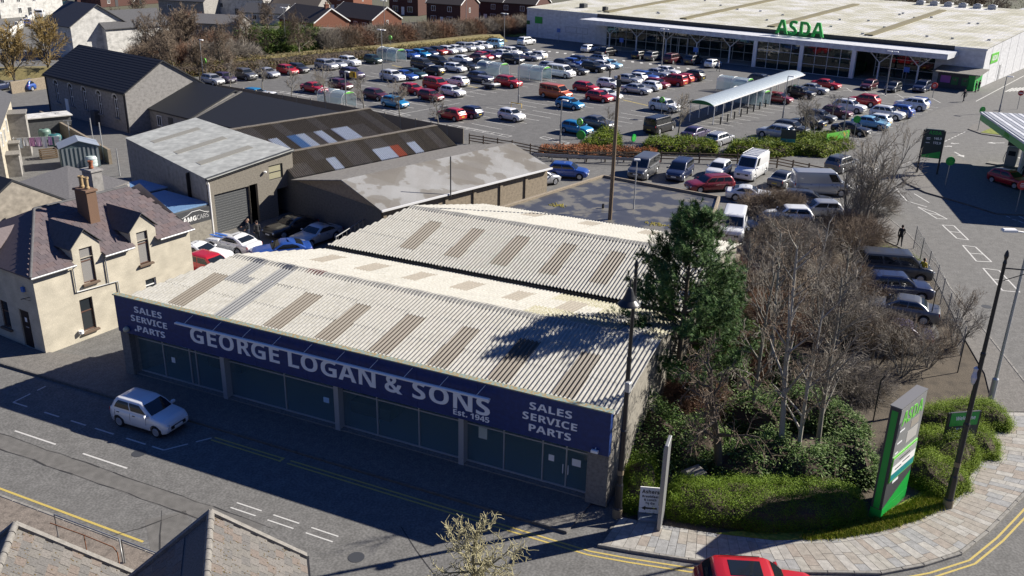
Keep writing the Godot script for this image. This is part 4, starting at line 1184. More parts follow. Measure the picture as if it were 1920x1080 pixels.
func corner_paving() -> void:
	# bed, then natural stone slabs course by course across the path
	var mb := MB.new()
	var ring := PAVE_IN.duplicate(); var kv := KERB_CURVE.duplicate(); kv.reverse(); ring.append_array(kv)
	mb.poly(PackedVector2Array(ring), -0.01, 0.088)
	var bed := setting("corner_pavement", flip_up(mb), M.kerb_dark)
	kerb_line(KERB_CURVE, M.kerb)
	var r := RandomNumberGenerator.new(); r.seed = 77
	var t := 0.004
	var count := 0
	while t < 0.985 and count < 296:
		var dt := r.randf_range(0.0105, 0.0165)
		var a0 := along(PAVE_IN, t); var a1 := along(PAVE_IN, minf(t + dt, 0.999)); var b0 := along(KERB_CURVE, t); var b1 := along(KERB_CURVE, minf(t + dt, 0.999))
		# border stones on the inside
		var u := 0.0
		var W := a0.distance_to(b0)
		while u < 0.955 and count < 296:
			var du := (0.26 if u == 0.0 else r.randf_range(0.55, 1.05)) / W
			var u1 := minf(u + du, 0.962)
			if 0.962 - u1 < 0.25 / W: u1 = 0.962
			var g := 0.008
			var p := [a0.lerp(b0, u + g / W), a1.lerp(b1, u + g / W), a1.lerp(b1, u1 - g / W), a0.lerp(b0, u1 - g / W)]
			var sh := g / maxf(0.1, a0.distance_to(a1))
			var q := [p[0].lerp(p[1], sh), p[1].lerp(p[0], sh), p[2].lerp(p[3], sh), p[3].lerp(p[2], sh)]
			var y := 0.1 + r.randf_range(0.0, 0.004)
			var m2 := MB.new()
			var top := []
			for k in q: top.append(Vector3(k.x, y, k.y))
			m2.plate(top, Vector3(0, -0.03, 0))
			var s := part(bed, "paving_slab", flip_top(m2), M.slabs[r.randi() % M.slabs.size()])
			count += 1
			u = u1
		t += dt

func flip_top(mb: MB) -> MB:
	# make the winding of a plate outward facing
	if mb.n[0].y < 0.0:
		for i in range(0, mb.v.size(), 3):
			var q := mb.v[i + 1]; mb.v[i + 1] = mb.v[i + 2]; mb.v[i + 2] = q
			for k in 3: mb.n[i + k] = -mb.n[i + k]
	return mb

func bay_lines(park: Node) -> void:
	# painted bays in the store frame: [x0, x1, z0, z1, pitch]
	var one := MB.new(); one.box(Vector3(2.4, 0, 0), Vector3(4.8, 0.004, 0.11))
	var m: ArrayMesh = one.mesh()
	for q in BAYS:
		var z: float = q[1]
		while z < q[2]:
			var p := A2(q[0], z)
			var o := part(park, "bay_line", m, M.line_white, Vector3(p.x, 0.009, p.y))
			o.rotation.y = deg_to_rad(PARK)
			z += 2.42
	for q in [[A2(39, 78), A2(39, 60)], [A2(44, 92), A2(44, 70)]]:
		var mb := MB.new(); ribbon(mb, q, 0.1, 0.008); part(park, "bay_line", flip_up(mb), M.line_white)
	for q in [[Vector2(15.13, -130.19), Vector2(18.79, -125.34)], [Vector2(-21.42, -158.68), Vector2(-17.74, -154.31)], [Vector2(-11.09, -143.00), Vector2(-5.47, -137.32)]]:
		for k in 2:
			var mb := MB.new(); ribbon(mb, [q[0] + Vector2(0, 0.35 * k), q[1] + Vector2(0, 0.35 * k)], 0.12, 0.008); part(park, "yellow_line", flip_up(mb), M.line_yellow)
	# hatched walkway strips seen as ladders beside the boundary
	for q in [[Vector2(-34.18, -131.00), Vector2(-27.21, -126.71)], [Vector2(-16.91, -118.96), Vector2(-13.38, -115.43)], [Vector2(-7.59, -110.11), Vector2(-0.41, -104.57)], [Vector2(3.30, -104.68), Vector2(6.12, -101.64)]]:
		for side in [0.0, 0.9]:
			var mb := MB.new(); var off = Vector2(-0.5, 0.75).normalized() * side
			ribbon(mb, [q[0] + off, q[1] + off], 0.1, 0.008); part(park, "walkway_line", flip_up(mb), M.line_white)
		var n := int(q[0].distance_to(q[1]) / 1.2)
		for k in n + 1:
			var c: Vector2 = q[0].lerp(q[1], k / float(n)); var mb := MB.new()
			ribbon(mb, [c, c + Vector2(-0.5, 0.75).normalized() * 0.9], 0.1, 0.01); part(park, "walkway_bar", flip_up(mb), M.line_white)
	# zebra of short bars before the store front
	var zb := MB.new(); zb.box(Vector3.ZERO, Vector3(0.5, 0.004, 1.6)); var zm: ArrayMesh = zb.mesh()
	for k in 26:
		var p := A2(4.0 + k * 1.9, 17.0)
		var o := part(park, "chevron", zm, M.line_white, Vector3(p.x, 0.01, p.y)); o.rotation.y = deg_to_rad(PARK + 35)
	for k in 6:
		for s in [0, 1]:
			var a := A2(77.5 + k * 2.6, 16.5); var b := A2(79.5 + k * 2.6 - s * 4.0, 19.5)
			var mb := MB.new(); ribbon(mb, [a, b], 0.11, 0.008 + 0.002 * s); part(park, "crossing_line", flip_up(mb), M.line_white)

const BAYS := [[5.8, 17.0, 86.0], [16.0, 22.0, 70.0], [22.0, 24.0, 84.0], [31.9, 20.0, 84.0], [37.5, 24.0, 84.0], [48.6, 24.0, 84.0], [54.3, 26.0, 84.0], [63.6, 48.0, 76.0], [73.6, 21.0, 62.0], [83.0, 26.0, 62.0], [88.6, 24.0, 56.0]]

const LOGOTYPE := [["GEORGE", 5.12, 5.45], ["LOGAN", 11.08, 4.85], ["&", 16.42, 0.9], ["SONS", 17.85, 3.82]]

# ---------------------------------------------------------------- showroom
func corr_sheet(x0: float, x1: float, z0: float, y0: float, z1: float, y1: float, lift: float, clip_left: bool) -> ArrayMesh:
	# corrugated sheet between two level lines; clip_left trims it to the skewed gable
	var mb := MB.new()
	var pitch := 0.2; var amp := 0.05
	var n := int(round((x1 - x0) / pitch * 6.0))
	var prev := []
	for i in n + 1:
		var x := lerpf(x0, x1, i / float(n))
		var y := amp * cos(TAU * x / pitch) + lift
		var za := z0; var zb := z1
		if clip_left:
			# keep z >= -(x - 0.55) / 0.36
			var lim := -(x - 0.55) / 0.36
			za = maxf(za, lim); zb = maxf(zb, lim)
		var pa := Vector3(x, lerpf(y0, y1, (za - z0) / (z1 - z0)) + y, za); var pb := Vector3(x, lerpf(y0, y1, (zb - z0) / (z1 - z0)) + y, zb)
		var nn := Vector3(amp * TAU / pitch * sin(TAU * x / pitch), 1, 0).normalized()
		if z1 != z0: nn = (nn + Vector3(0, 0, -(y1 - y0) / (z1 - z0))).normalized()
		if i > 0 and absf(pa.z - pb.z) + absf(prev[0].z - prev[1].z) > 0.01:
			if z1 < z0:
				mb.trin(prev[0], pa, pb, prev[2], nn, nn); mb.trin(prev[0], pb, prev[1], prev[2], nn, prev[2])
			else:
				mb.trin(pa, prev[0], prev[1], nn, prev[2], prev[2]); mb.trin(pa, prev[1], pb, nn, prev[2], nn)
		prev = [pa, pb, nn]
	return mb.mesh()

func roof_slope(t: Node, x_from: int, x_to: int, z0: float, y0: float, z1: float, y1: float, lights: Array, a: float, b: float, lightmat: Material, special := {}) -> void:
	# z0,y0 lower edge; z1,y1 upper edge; lights: columns that hold a rooflight between fractions a..b
	var shared := {}
	var r := RandomNumberGenerator.new(); r.seed = int(absf(z0) * 100) + 3
	for k in range(x_from, x_to):
		var x0 := 0.2 + k; var x1 := x0 + 1.0 + 0.03
		var segs := [[0.0, 0.36, 0], [0.345, 0.7, 0], [0.685, 1.0, 0]]
		if lights.has(k): segs = [[0.0, a + 0.012, 0], [a, b, 1], [b - 0.012, 1.0, 0]]
		if special.has(k): segs = special[k]
		for si in segs.size():
			var s: Array = segs[si]
			var za := lerpf(z0, z1, s[0]); var zb := lerpf(z0, z1, s[1]); var ya := lerpf(y0, y1, s[0]); var yb := lerpf(y0, y1, s[1])
			var lim := (x0 - 0.55) / 0.36
			var clip := -zb > lim or -za > lim
			var lift := 0.012 * si + 0.006 * (k % 2)
			var me: ArrayMesh
			if clip or s[2] > 1: me = corr_sheet(x0 + (s[3] if s.size() > 3 else 0.0), x1 if s.size() < 5 else x0 + s[4], za, ya, zb, yb, lift, clip)
			else:
				var key := "%.3f %.3f %d %d" % [s[0], s[1], si, k % 2]
				if not shared.has(key): shared[key] = corr_sheet(0.2, 1.23, za, ya, zb, yb, lift, false)
				me = shared[key]
			if me.get_surface_count() == 0: continue
			var mt: Material = [M.cement, lightmat, M.sheet_blue, M.sheet_maroon][s[2]]
			if s[2] == 0:
				if k >= 20 and y0 < 4.45 and z0 > -13: mt = M.cement_moss if r.randf() < 0.75 else M.cement_b
				elif r.randf() < 0.3: mt = M.cement_b
			part(t, "rooflight" if s[2] == 1 else "roof_sheet", me, mt, Vector3.ZERO if (clip or s[2] > 1) else Vector3(x0 - 0.2, 0, 0))

func make_showroom() -> void:
	var t := thing("showroom", "long car showroom with navy fascia, glazed front and two corrugated roofs", "building", Vector3(-20.44, 0, -43.39), STREET)
	var L := 27.05
	# shell
	var mb := MB.new()
	mb.box(Vector3(13.6, 0.06, -0.3), Vector3(26.9, 0.22, 0.5))
	part(t, "plinth", mb, M.concrete)
	mb = MB.new()
	var skew := func(z: float) -> float: return 0.6 - z * 0.36
	# left wall (skewed), right wall, back wall, dividing wall
	mb.quad(Vector3(skew.call(-24.0), 0, -24), Vector3(0.6, 0, -0.2), Vector3(0.6, 4.2, -0.2), Vector3(skew.call(-24.0), 4.2, -24))
	mb.tri(Vector3(skew.call(-12.0), 4.2, -12), Vector3(0.6, 4.2, -0.2), Vector3(skew.call(-6.0), 5.22, -6))
	mb.tri(Vector3(skew.call(-24.0), 4.2, -24), Vector3(skew.call(-11.7), 4.2, -11.7), Vector3(skew.call(-18.0), 5.5, -18))
	mb.quad(Vector3(27, 0, -0.2), Vector3(27, 0, -24), Vector3(27, 4.2, -24), Vector3(27, 4.2, -0.2))
	mb.tri(Vector3(27, 4.2, -0.2), Vector3(27, 4.2, -12), Vector3(27, 5.22, -6)); mb.tri(Vector3(27, 4.2, -11.7), Vector3(27, 4.2, -24), Vector3(27, 5.5, -18))
	mb.quad(Vector3(27, 0, -24), Vector3(skew.call(-24.0), 0, -24), Vector3(skew.call(-24.0), 4.2, -24), Vector3(27, 4.2, -24))
	part(t, "wall", mb, M.block)
	mb = MB.new(); mb.boxr(Vector3(26.1, 0.1, -0.55), Vector3(27.02, 2.7, 0.12)); part(t, "pier", mb, M.concrete)
	mb = MB.new(); mb.boxr(Vector3(0.05, 0.1, -0.55), Vector3(0.62, 2.7, 0.12)); part(t, "pier", mb, M.concrete)
	# interior
	mb = MB.new(); mb.quad(Vector3(0.6, 0.165, -0.5), Vector3(27, 0.165, -0.5), Vector3(27, 0.165, -11.5), Vector3(4.8, 0.165, -11.5)); part(t, "floor", mb, mat(lin(0.4, 0.45, 0.46), 0.3))
	mb = MB.new(); mb.quad(Vector3(3.4, 0.1, -9.0), Vector3(27, 0.1, -9.0), Vector3(27, 4.2, -9.0), Vector3(3.4, 4.2, -9.0)); part(t, "back_wall", mb, M.render_pale)
	mb = MB.new(); mb.quad(Vector3(0.6, 2.75, -0.45), Vector3(3.6, 2.75, -9), Vector3(27, 2.75, -9), Vector3(27, 2.75, -0.45)); part(t, "ceiling", mb, M.render_pale)
	for q in [[4.5, -3.2, 2.2, 1.6], [14.2, -2.4, 2.3, 1.4], [17.5, -4.5, 1.8, 1.0], [9.0, -5.0, 1.8, 0.8]]:
		mb = MB.new(); mb.slab(Vector3(q[0], 0.45, q[1]), Vector3(q[2], 0.7, q[3]), 0.03); part(t, "counter", mb, M.charcoal)
	# glazing: panes between mullions
	var xs := [0.62, 2.4, 4.2, 4.62, 6.65, 10.2, 13.45, 15.5, 17.75, 20.1, 22.05, 23.9, 25.0, 26.1]
	for i in xs.size() - 1:
		for b in [[0.2, 2.08], [2.14, 2.7]]:
			mb = MB.new(); mb.boxr(Vector3(xs[i] + 0.03, b[0], -0.415), Vector3(xs[i + 1] - 0.03, b[1], -0.4)); part(t, "glass_pane", mb, M.glass)
	for i in xs.size():
		var thick: bool = i in [4, 6, 9]
		mb = MB.new()
		if thick: mb.boxr(Vector3(xs[i] - 0.13, 0.1, -0.5), Vector3(xs[i] + 0.13, 2.72, -0.02))
		else: mb.boxr(Vector3(xs[i] - 0.03, 0.1, -0.46), Vector3(xs[i] + 0.03, 2.72, -0.35))
		part(t, "pillar" if thick else "mullion", mb, M.grey_metal)
	mb = MB.new(); mb.boxr(Vector3(0.64, 2.08, -0.45), Vector3(26.1, 2.14, -0.362)); part(t, "transom", mb, M.grey_metal)
	mb = MB.new(); mb.boxr(Vector3(0.64, 0.165, -0.452), Vector3(26.1, 0.23, -0.345)); part(t, "bottom_rail", mb, M.grey_metal)
	# door furniture and notices
	for x in [24.88, 25.12]:
		mb = MB.new(); mb.rod(Vector3(x, 0.9, -0.3), Vector3(x, 1.35, -0.3), 0.025, 0.025, 6); part(t, "door_handle", mb, M.white_metal)
	for q in [[3.0, 1.15, 0.24, 0.3, 0], [3.85, 2.2, 0.3, 0.32, 1], [12.6, 1.2, 0.32, 0.28, 1], [21.0, 1.5, 0.42, 0.55, 2], [24.3, 1.3, 0.26, 0.3, 0], [25.45, 1.35, 0.4, 0.34, 0], [25.0, 2.35, 0.5, 0.16, 3]]:
		mb = MB.new(); mb.boxr(Vector3(q[0] - q[2] / 2, q[1], -0.398), Vector3(q[0] + q[2] / 2, q[1] + q[3], -0.39))
		part(t, "notice", mb, [M.white, mat(lin(0.35, 0.55, 0.75), 0.5), mat(lin(0.45, 0.5, 0.45), 0.5), mat(lin(0.6, 0.58, 0.3), 0.6)][q[4]])
	# fascia of folded panels
	var fas := MB.new(); fas.boxr(Vector3(0.17, 2.66, 0.0), Vector3(L, 4.68, 0.3))
	var fp := part(t, "fascia", fas, M.navy)
	for k in 9:
		mb = MB.new(); mb.boxr(Vector3(0.18 + k * 2.985, 2.67, 0.3), Vector3(0.18 + k * 2.985 + 2.975, 4.67, 0.312)); part(fp, "panel", mb, M.navy)
	mb = MB.new(); mb.boxr(Vector3(0.12, 4.68, 0.04), Vector3(L + 0.05, 4.735, 0.36)); part(fp, "capping", mb, M.copper)
	mb = MB.new(); mb.quad(Vector3(0.2, 2.66, 0.0), Vector3(0.2, 2.66, -0.5), Vector3(L, 2.66, -0.5), Vector3(L, 2.66, 0.0)); part(fp, "soffit", mb, M.charcoal)
	var F := func(x: float, y: float) -> Transform3D: return Transform3D(Basis(), Vector3(x, y, 0.322))
	for q in LOGOTYPE: words(fp, "lettering", q[0], 0.8, q[2], M.letter, F.call(q[1], 3.13))
	words(fp, "lettering", "Est. 1945", 0.26, 1.75, M.letter, F.call(19.9, 2.82))
	for q in [[1.5, 3.98, "SALES", 1.85], [1.2, 3.46, "SERVICE", 2.42], [1.55, 2.92, "PARTS", 1.85], [23.5, 4.0, "SALES", 1.9], [23.2, 3.48, "SERVICE", 2.45], [23.5, 2.96, "PARTS", 1.9]]:
		words(fp, "lettering", q[2], 0.33, q[3], M.letter, F.call(q[0], q[1]))
	mb = MB.new(); mb.disc(Vector3(1.42, 2.97, 0.33), Vector3(0, 0, 1), 0.06, 0.03, 12); part(fp, "lamp_boss", mb, M.letter)
	mb = MB.new(); mb.lathe(Vector3(0.85, 2.78, 0.42), [[0.02, 0], [0.14, 0.05], [0.17, 0.16], [0.1, 0.27], [0.0, 0.3]], 12); part(fp, "bulkhead_lamp", mb, mat(lin(0.55, 0.52, 0.36), 0.4))
	mb = MB.new(); mb.slab(Vector3(26.5, 2.86, 0.45), Vector3(0.3, 0.12, 0.14), 0.02); mb.rod(Vector3(26.5, 2.95, 0.3), Vector3(26.5, 2.9, 0.42), 0.02); part(fp, "camera_housing", mb, M.white)
	# light trough on arms
	mb = MB.new(); mb.slab(Vector3(13.25, 4.22, 0.74), Vector3(17.2, 0.09, 0.16), 0.03); part(t, "light_trough", mb, M.white_metal)
	for k in 10:
		var x := 5.2 + k * 1.78
		mb = MB.new(); mb.tube(PackedVector3Array([Vector3(x + 0.22, 4.6, 0.3), Vector3(x + 0.12, 4.45, 0.52), Vector3(x, 4.26, 0.73)]), PackedFloat32Array([0.013, 0.013, 0.013]), 5); part(t, "light_arm", mb, M.white_metal)
	# roofs
	roof_slope(t, 0, 27, 0.02, 4.52, -6.0, 5.3, [3, 9, 12, 15, 18, 21, 24], 0.06, 0.65, M.rooflight, {
		4: [[0.0, 0.36, 0], [0.345, 0.58, 0], [0.565, 1.0, 2, 0.0, 1.45]], 5: [[0.0, 0.36, 0], [0.345, 0.7, 0], [0.685, 1.0, 0, 0.42, 1.03]],
		6: [[0.0, 0.5, 2, 0.0, 1.2], [0.485, 1.0, 2, -0.1, 1.1]], 7: [[0.0, 0.36, 0], [0.345, 0.69, 0], [0.68, 1.0, 3, 0.48, 0.93], [0.67, 0.99, 0]]})
	roof_slope(t, 0, 27, -12.0, 4.2, -6.0, 5.3, [6, 9, 12, 15, 18, 21], 0.28, 0.68, M.rooflight_b)
	roof_slope(t, 3, 27, -11.75, 4.5, -18.0, 5.62, [9, 12, 15, 18, 21], 0.18, 0.77, M.rooflight)
	roof_slope(t, 5, 27, -24.2, 4.45, -18.0, 5.62, [13, 17, 21], 0.1, 0.45, M.rooflight_b)
	# ridge pieces
	for q in [[2.7, 5.3, -6.0], [7.0, 5.62, -18.0]]:
		var x: float = q[0]; var i := 0
		while x < 26.6:
			mb = MB.new(); var ln := minf(1.06, 27.2 - x)
			var a := Vector3(x, q[1] + 0.05 + 0.008 * (i % 2), q[2]); var b := a + Vector3(ln, 0, 0)
			for s in [-1.0, 1.0]:
				var rows := [[a, b], [a + Vector3(0, -0.02, s * 0.12), b + Vector3(0, -0.02, s * 0.12)], [a + Vector3(0, -0.075, s * 0.34), b + Vector3(0, -0.075, s * 0.34)]]
				if s > 0: rows.reverse()
				mb.grid(rows)
			var rm: Material = M.ridge
			if q[2] > -7: rm = M.sheet_blue if (i in [1, 3]) else (M.sheet_maroon if i == 5 else M.ridge)
			part(t, "ridge_piece", mb, rm)
			x += 1.0; i += 1
	# valley gutter
	mb = MB.new(); mb.boxr(Vector3(4.7, 4.12, -12.02), Vector3(27.2, 4.16, -11.6)); mb.boxr(Vector3(4.7, 4.16, -11.72), Vector3(27.2, 4.42, -11.68)); part(t, "valley_gutter", mb, M.gutter)
	# flat roofed rear workshop
	var w := thing("workshop", "flat roofed workshop with ponding dark felt behind the showroom", "building", Vector3(-20.44, 0, -43.39), STREET)
	var poly := [Vector2(9.6, -24.4), Vector2(24.6, -24.4), Vector2(22.9, -36.0), Vector2(13.4, -37.6)]
	mb = MB.new(); mb.poly(PackedVector2Array(poly), 0.0, 3.55); part(w, "wall", mb, M.render_tan)
	mb = MB.new()
	var ov := []
	for p in poly: ov.append(p + (p - Vector2(17.5, -30.5)).normalized() * 0.3)
	mb.poly(PackedVector2Array(ov), 3.56, 3.78); part(w, "roof", flip_roof(mb), M.flat_roof)
	for k in 4:
		var a: Vector2 = ov[k]; var b: Vector2 = ov[(k + 1) % 4]; var c := (a + b) / 2
		mb = MB.new(); mb.slab(Vector3(c.x, 3.8, c.y), Vector3(a.distance_to(b), 0.34, 0.22), 0.03, Basis(Vector3.UP, -(b - a).angle())); part(w, "parapet", mb, M.render_tan)
	for q in [[13.0, -28.5], [20.8, -27.6]]:
		mb = MB.new()
		var rr := RandomNumberGenerator.new(); rr.seed = int(q[0])
		for k in 60:
			mb.lathe(Vector3(q[0] + rr.randfn(0, 0.32), 3.775, q[1] + rr.randfn(0, 0.18)), [[0.07, 0.0], [0.05, 0.04], [0.0, 0.06]], 5)
		part(w, "moss", mb, mat(lin(0.2, 0.17, 0.03), 0.95)).set_meta("kind", "stuff")
	for q in [[24.35, -26.2], [24.0, -28.2], [23.6, -31.0]]:
		mb = MB.new(); mb.boxr(Vector3(q[0] - 0.05, 1.1, q[1] - 0.6), Vector3(q[0] + 0.06, 2.6, q[1] + 0.5)); part(w, "window", mb, M.window)
	mb = MB.new(); mb.boxr(Vector3(24.45, 0, -25.6), Vector3(27, 3.3, -24.4)); part(w, "lean_to", mb, M.render_tan)
	mb = MB.new(); mb.rod(Vector3(16.2, 3.7, -29.5), Vector3(16.2, 4.1, -29.5), 0.09, 0.09, 8); part(w, "vent", mb, M.black)

func flip_roof(mb: MB) -> MB: return mb

# ---------------------------------------------------------------- cream house
func slate_plane(t: Node, o: Vector3, ux: Vector3, uv: Vector3, w: float, l: float, sw: float, ex: float, mats: Array, keep: Callable, sd: int, cap := 300) -> void:
	# rows of single slates from the eave o upwards along uv
	var r := RandomNumberGenerator.new(); r.seed = sd
	var nz := ux.cross(uv).normalized()
	var mb := MB.new(); mb.slab(Vector3(0, 0.008, 0), Vector3(sw - 0.012, 0.016, ex + 0.05), 0.004)
	var shape := mb.mesh()
	var b := Basis(ux, nz, -uv)
	var rows := int(l / ex); var n := 0
	for j in rows:
		var off := 0.0 if j % 2 == 0 else -sw * 0.5
		for i in int(w / sw) + 2:
			var x := off + (i + 0.5) * sw; var y := (j + 0.5) * ex
			if x < sw * 0.3 or x > w - sw * 0.3 or not keep.call(x, y) or n >= cap: continue
			var s := MeshInstance3D.new(); s.mesh = shape; s.name = "slate"; s.material_override = mats[r.randi() % mats.size()]
			t.add_child(s, true)
			var tilt := Basis(ux, -0.03) * Basis(nz, r.randfn(0, 0.008))
			s.transform = Transform3D(tilt * b, o + ux * x + uv * y + nz * (0.012 + r.randf() * 0.006))
			n += 1

func make_cream_house() -> void:
	var t := thing("cream_house", "cream roughcast two storey house with purple slates and gabled dormers", "house", Vector3(-25.77, 0, -45.38), 57.8)
	var W := 10.3; var D := 8.8; var E := 4.8; var R := 6.85
	var X := Vector3(1, 0, 0); var Z := Vector3(0, 0, 1)
	var holes := [[2.87, 3.3, 3.67, 4.8], [6.57, 3.35, 7.32, 4.8], [2.4, 0.5, 3.2, 2.45], [6.75, 1.5, 7.5, 2.3]]
	var mb := MB.new()
	wall(mb, Vector3.ZERO, X, W, E, holes)
	# street front faces -x
	wall(mb, Vector3(0, 0, -D), Z, D, E, [[D - 2.0, 0.02, D - 1.05, 2.3], [D - 3.9, 0.75, D - 3.1, 2.4], [D - 6.6, 0.75, D - 5.6, 2.4]])
	mb.quad(Vector3(W, 0, 0), Vector3(W, 0, -D), Vector3(W, E, -D), Vector3(W, E, 0))
	mb.tri(Vector3(W, E, 0), Vector3(W, E, -D), Vector3(W, R, -4.4))
	mb.quad(Vector3(W, 0, -D), Vector3(0, 0, -D), Vector3(0, E, -D), Vector3(W, E, -D))
	# dormer fronts in the same plane
	for q in [[2.44, 4.15, 6.4, 2.87, 3.67, 5.38], [6.17, 7.9, 6.4, 6.57, 7.32, 5.35]]:
		var xm: float = (q[0] + q[1]) / 2
		var a := Vector3(q[0], E, 0); var b := Vector3(q[1], E, 0)
		mb.quad(a, Vector3(q[3], E, 0), Vector3(q[3], 5.5, 0), Vector3(q[0], 5.5, 0))
		mb.quad(Vector3(q[4], E, 0), b, Vector3(q[1], 5.5, 0), Vector3(q[4], 5.5, 0))
		mb.quad(Vector3(q[3], q[5], 0), Vector3(q[4], q[5], 0), Vector3(q[4], 5.5, 0), Vector3(q[3], 5.5, 0))
		mb.tri(Vector3(q[0], 5.5, 0), Vector3(q[1], 5.5, 0), Vector3(xm, q[2], 0))
		for s in [q[0], q[1]]:
			if s == q[0]: mb.tri(Vector3(s, E - 0.1, -0.02), Vector3(s, 5.5, 0), Vector3(s, 5.5, -1.9))
			else: mb.tri(Vector3(s, E - 0.1, -0.02), Vector3(s, 5.5, -1.9), Vector3(s, 5.5, 0))
		mb.quad(Vector3(q[3], E, 0), Vector3(q[3], E, -0.14), Vector3(q[3], q[5], -0.14), Vector3(q[3], q[5], 0))
		mb.quad(Vector3(q[4], E, -0.14), Vector3(q[4], E, 0), Vector3(q[4], q[5], 0), Vector3(q[4], q[5], -0.14))
	part(t, "wall", mb, M.cream)
	var brown := mat(lin(0.1, 0.05, 0.035), 0.6)
	var stone := tmat(lin(0.2, 0.14, 0.1), M.fine, 0.8, 0.9)
	window(t, Vector3(2.87, 3.3, 0), X, 0.8, 2.08, brown, M.curtain, [0.62], stone)
	window(t, Vector3(6.57, 3.35, 0), X, 0.75, 2.0, brown, M.curtain, [0.62], stone)
	window(t, Vector3(2.4, 0.5, 0), X, 0.8, 1.95, brown, M.window, [0.6], stone)
	window(t, Vector3(6.75, 1.5, 0), X, 0.75, 0.8, M.white, M.window, [0.5], stone)
	window(t, Vector3(0, 0.75, -3.9), Z, 0.8, 1.65, brown, M.window, [0.6], stone)
	window(t, Vector3(0, 0.75, -6.6), Z, 1.0, 1.65, brown, M.window, [0.6], stone)
	mb = MB.new(); mb.box(Vector3(0.1, 1.16, -1.525), Vector3(0.05, 2.26, 0.93))
	var door := part(t, "door", mb, mat(lin(0.025, 0.016, 0.012), 0.4))
	mb = MB.new(); mb.box(Vector3(0.07, 1.25, -1.525), Vector3(0.012, 0.06, 0.28)); part(door, "letter_box", mb, M.grey_metal)
	mb = MB.new(); mb.box(Vector3(0.07, 1.7, -1.55), Vector3(0.012, 0.26, 0.2)); part(door, "notice", mb, M.white)
	# roof planes: front, street hip, rear
	var e0 := Vector3(-0.25, E - 0.12, 0.28); var e1 := Vector3(W + 0.15, E - 0.12, 0.28)
	var r0 := Vector3(3.2, R, -4.4); var r1 := Vector3(W - 0.9, R, -4.4)
	var b0 := Vector3(-0.25, E - 0.12, -D - 0.28); var b1 := Vector3(W + 0.15, E - 0.12, -D - 0.28)
	var th := Vector3(0, -0.08, 0)
	var kz := (R - e0.y) / 4.68; var ym := e0.y + kz * 0.53
	mb = MB.new(); mb.plate([Vector3(0.14, ym, -0.25), Vector3(W + 0.04, ym, -0.25), r1, r0], th)
	for q in [[-0.25, 0.14, 2.34, 2.34], [4.25, 4.25, 6.07, 6.07], [8.0, 8.0, W + 0.15, W + 0.04]]: mb.plate([Vector3(q[0], e0.y, 0.28), Vector3(q[2], e0.y, 0.28), Vector3(q[3], ym, -0.25), Vector3(q[1], ym, -0.25)], th)
	var front := part(t, "roof", mb, M.purple_slates[2])
	mb = MB.new(); mb.plate([b0, e0, r0], th); mb.plate([b1, b0, r0, r1], th); mb.plate([e1, b1, r1], th); part(t, "hip_roof", mb, M.purple_slates[0])
	var up := (r0 - Vector3(3.2, e0.y, 0.28)).normalized()
	var slope := r0.distance_to(Vector3(3.2, e0.y, 0.28))
	var keep := func(x: float, y: float) -> bool:
		var xx := x - 0.25; var f := y / slope
		if xx < lerpf(-0.25, 3.2, f) + 0.1 or xx > lerpf(W + 0.15, W - 0.9, f): return false
		if y < 2.0 and ((xx > 2.4 - 0.1 and xx < 4.2 + 0.1) or (xx > 6.1 and xx < 8.0)): return absf(xx - (3.3 if xx < 5 else 7.03)) > (1.0 - (y / 2.0) * 0.2) or y > 1.9
		return true
	slate_plane(front, e0, Vector3(1, 0, 0), up, W + 0.4, slope, 0.5, 0.36, M.purple_slates, keep, 11)
	# ridge and hip tiles
	for q in [[r0, r1], [e0, r0]]:
		var n := int(q[0].distance_to(q[1]) / 0.45)
		for k in n:
			mb = MB.new(); var a: Vector3 = q[0].lerp(q[1], k / float(n)); var b: Vector3 = q[0].lerp(q[1], (k + 0.97) / n)
			mb.tube(PackedVector3Array([a, b]), PackedFloat32Array([0.09, 0.1]), 8, true); part(t, "ridge_tile", mb, M.slate)
	# dormer roofs
	for q in [[2.36, 4.23, 3.295, 6.46], [6.09, 7.98, 7.035, 6.46]]:
		mb = MB.new()
		var bk := -3.25
		mb.plate([Vector3(q[0] - 0.08, 5.46, 0.12), Vector3(q[2], q[3], 0.12), Vector3(q[2], q[3], bk), Vector3(q[0] - 0.08, 5.46, -1.75)], Vector3(0, 0.05, 0))
		mb.plate([Vector3(q[1] + 0.08, 5.46, 0.12), Vector3(q[1] + 0.08, 5.46, -1.75), Vector3(q[2], q[3], bk), Vector3(q[2], q[3], 0.12)], Vector3(0, 0.05, 0))
		part(t, "dormer_roof", mb, M.slate)
	# street side dormer
	mb = MB.new(); mb.plate([Vector3(-0.1, 5.3, -5.6), Vector3(-0.1, 6.1, -4.7), Vector3(2.2, 6.1, -4.7), Vector3(0.6, 5.3, -5.6)], Vector3(0, 0.05, 0)); mb.plate([Vector3(-0.1, 6.1, -4.7), Vector3(-0.1, 5.3, -3.8), Vector3(0.6, 5.3, -3.8), Vector3(2.2, 6.1, -4.7)], Vector3(0, 0.05, 0)); part(t, "dormer_roof", mb, M.purple_slates[1])
	mb = MB.new(); mb.face([Vector3(0.0, 4.7, -5.5), Vector3(0.0, 4.7, -3.9), Vector3(0.0, 5.3, -3.9), Vector3(0.0, 6.02, -4.7), Vector3(0.0, 5.3, -5.5)]); mb.tri(Vector3(0, 4.7, -3.9), Vector3(0.6, 5.3, -3.9), Vector3(0, 5.3, -3.9)); part(t, "dormer_front", mb, M.cream)
	# gutters and pipes
	mb = MB.new()
	for q in [[-0.25, 2.4], [4.2, 6.12], [7.95, W + 0.15]]: mb.tube(PackedVector3Array([Vector3(q[0], E - 0.17, 0.33), Vector3(q[1], E - 0.17, 0.33)]), PackedFloat32Array([0.06, 0.06]), 6, true)
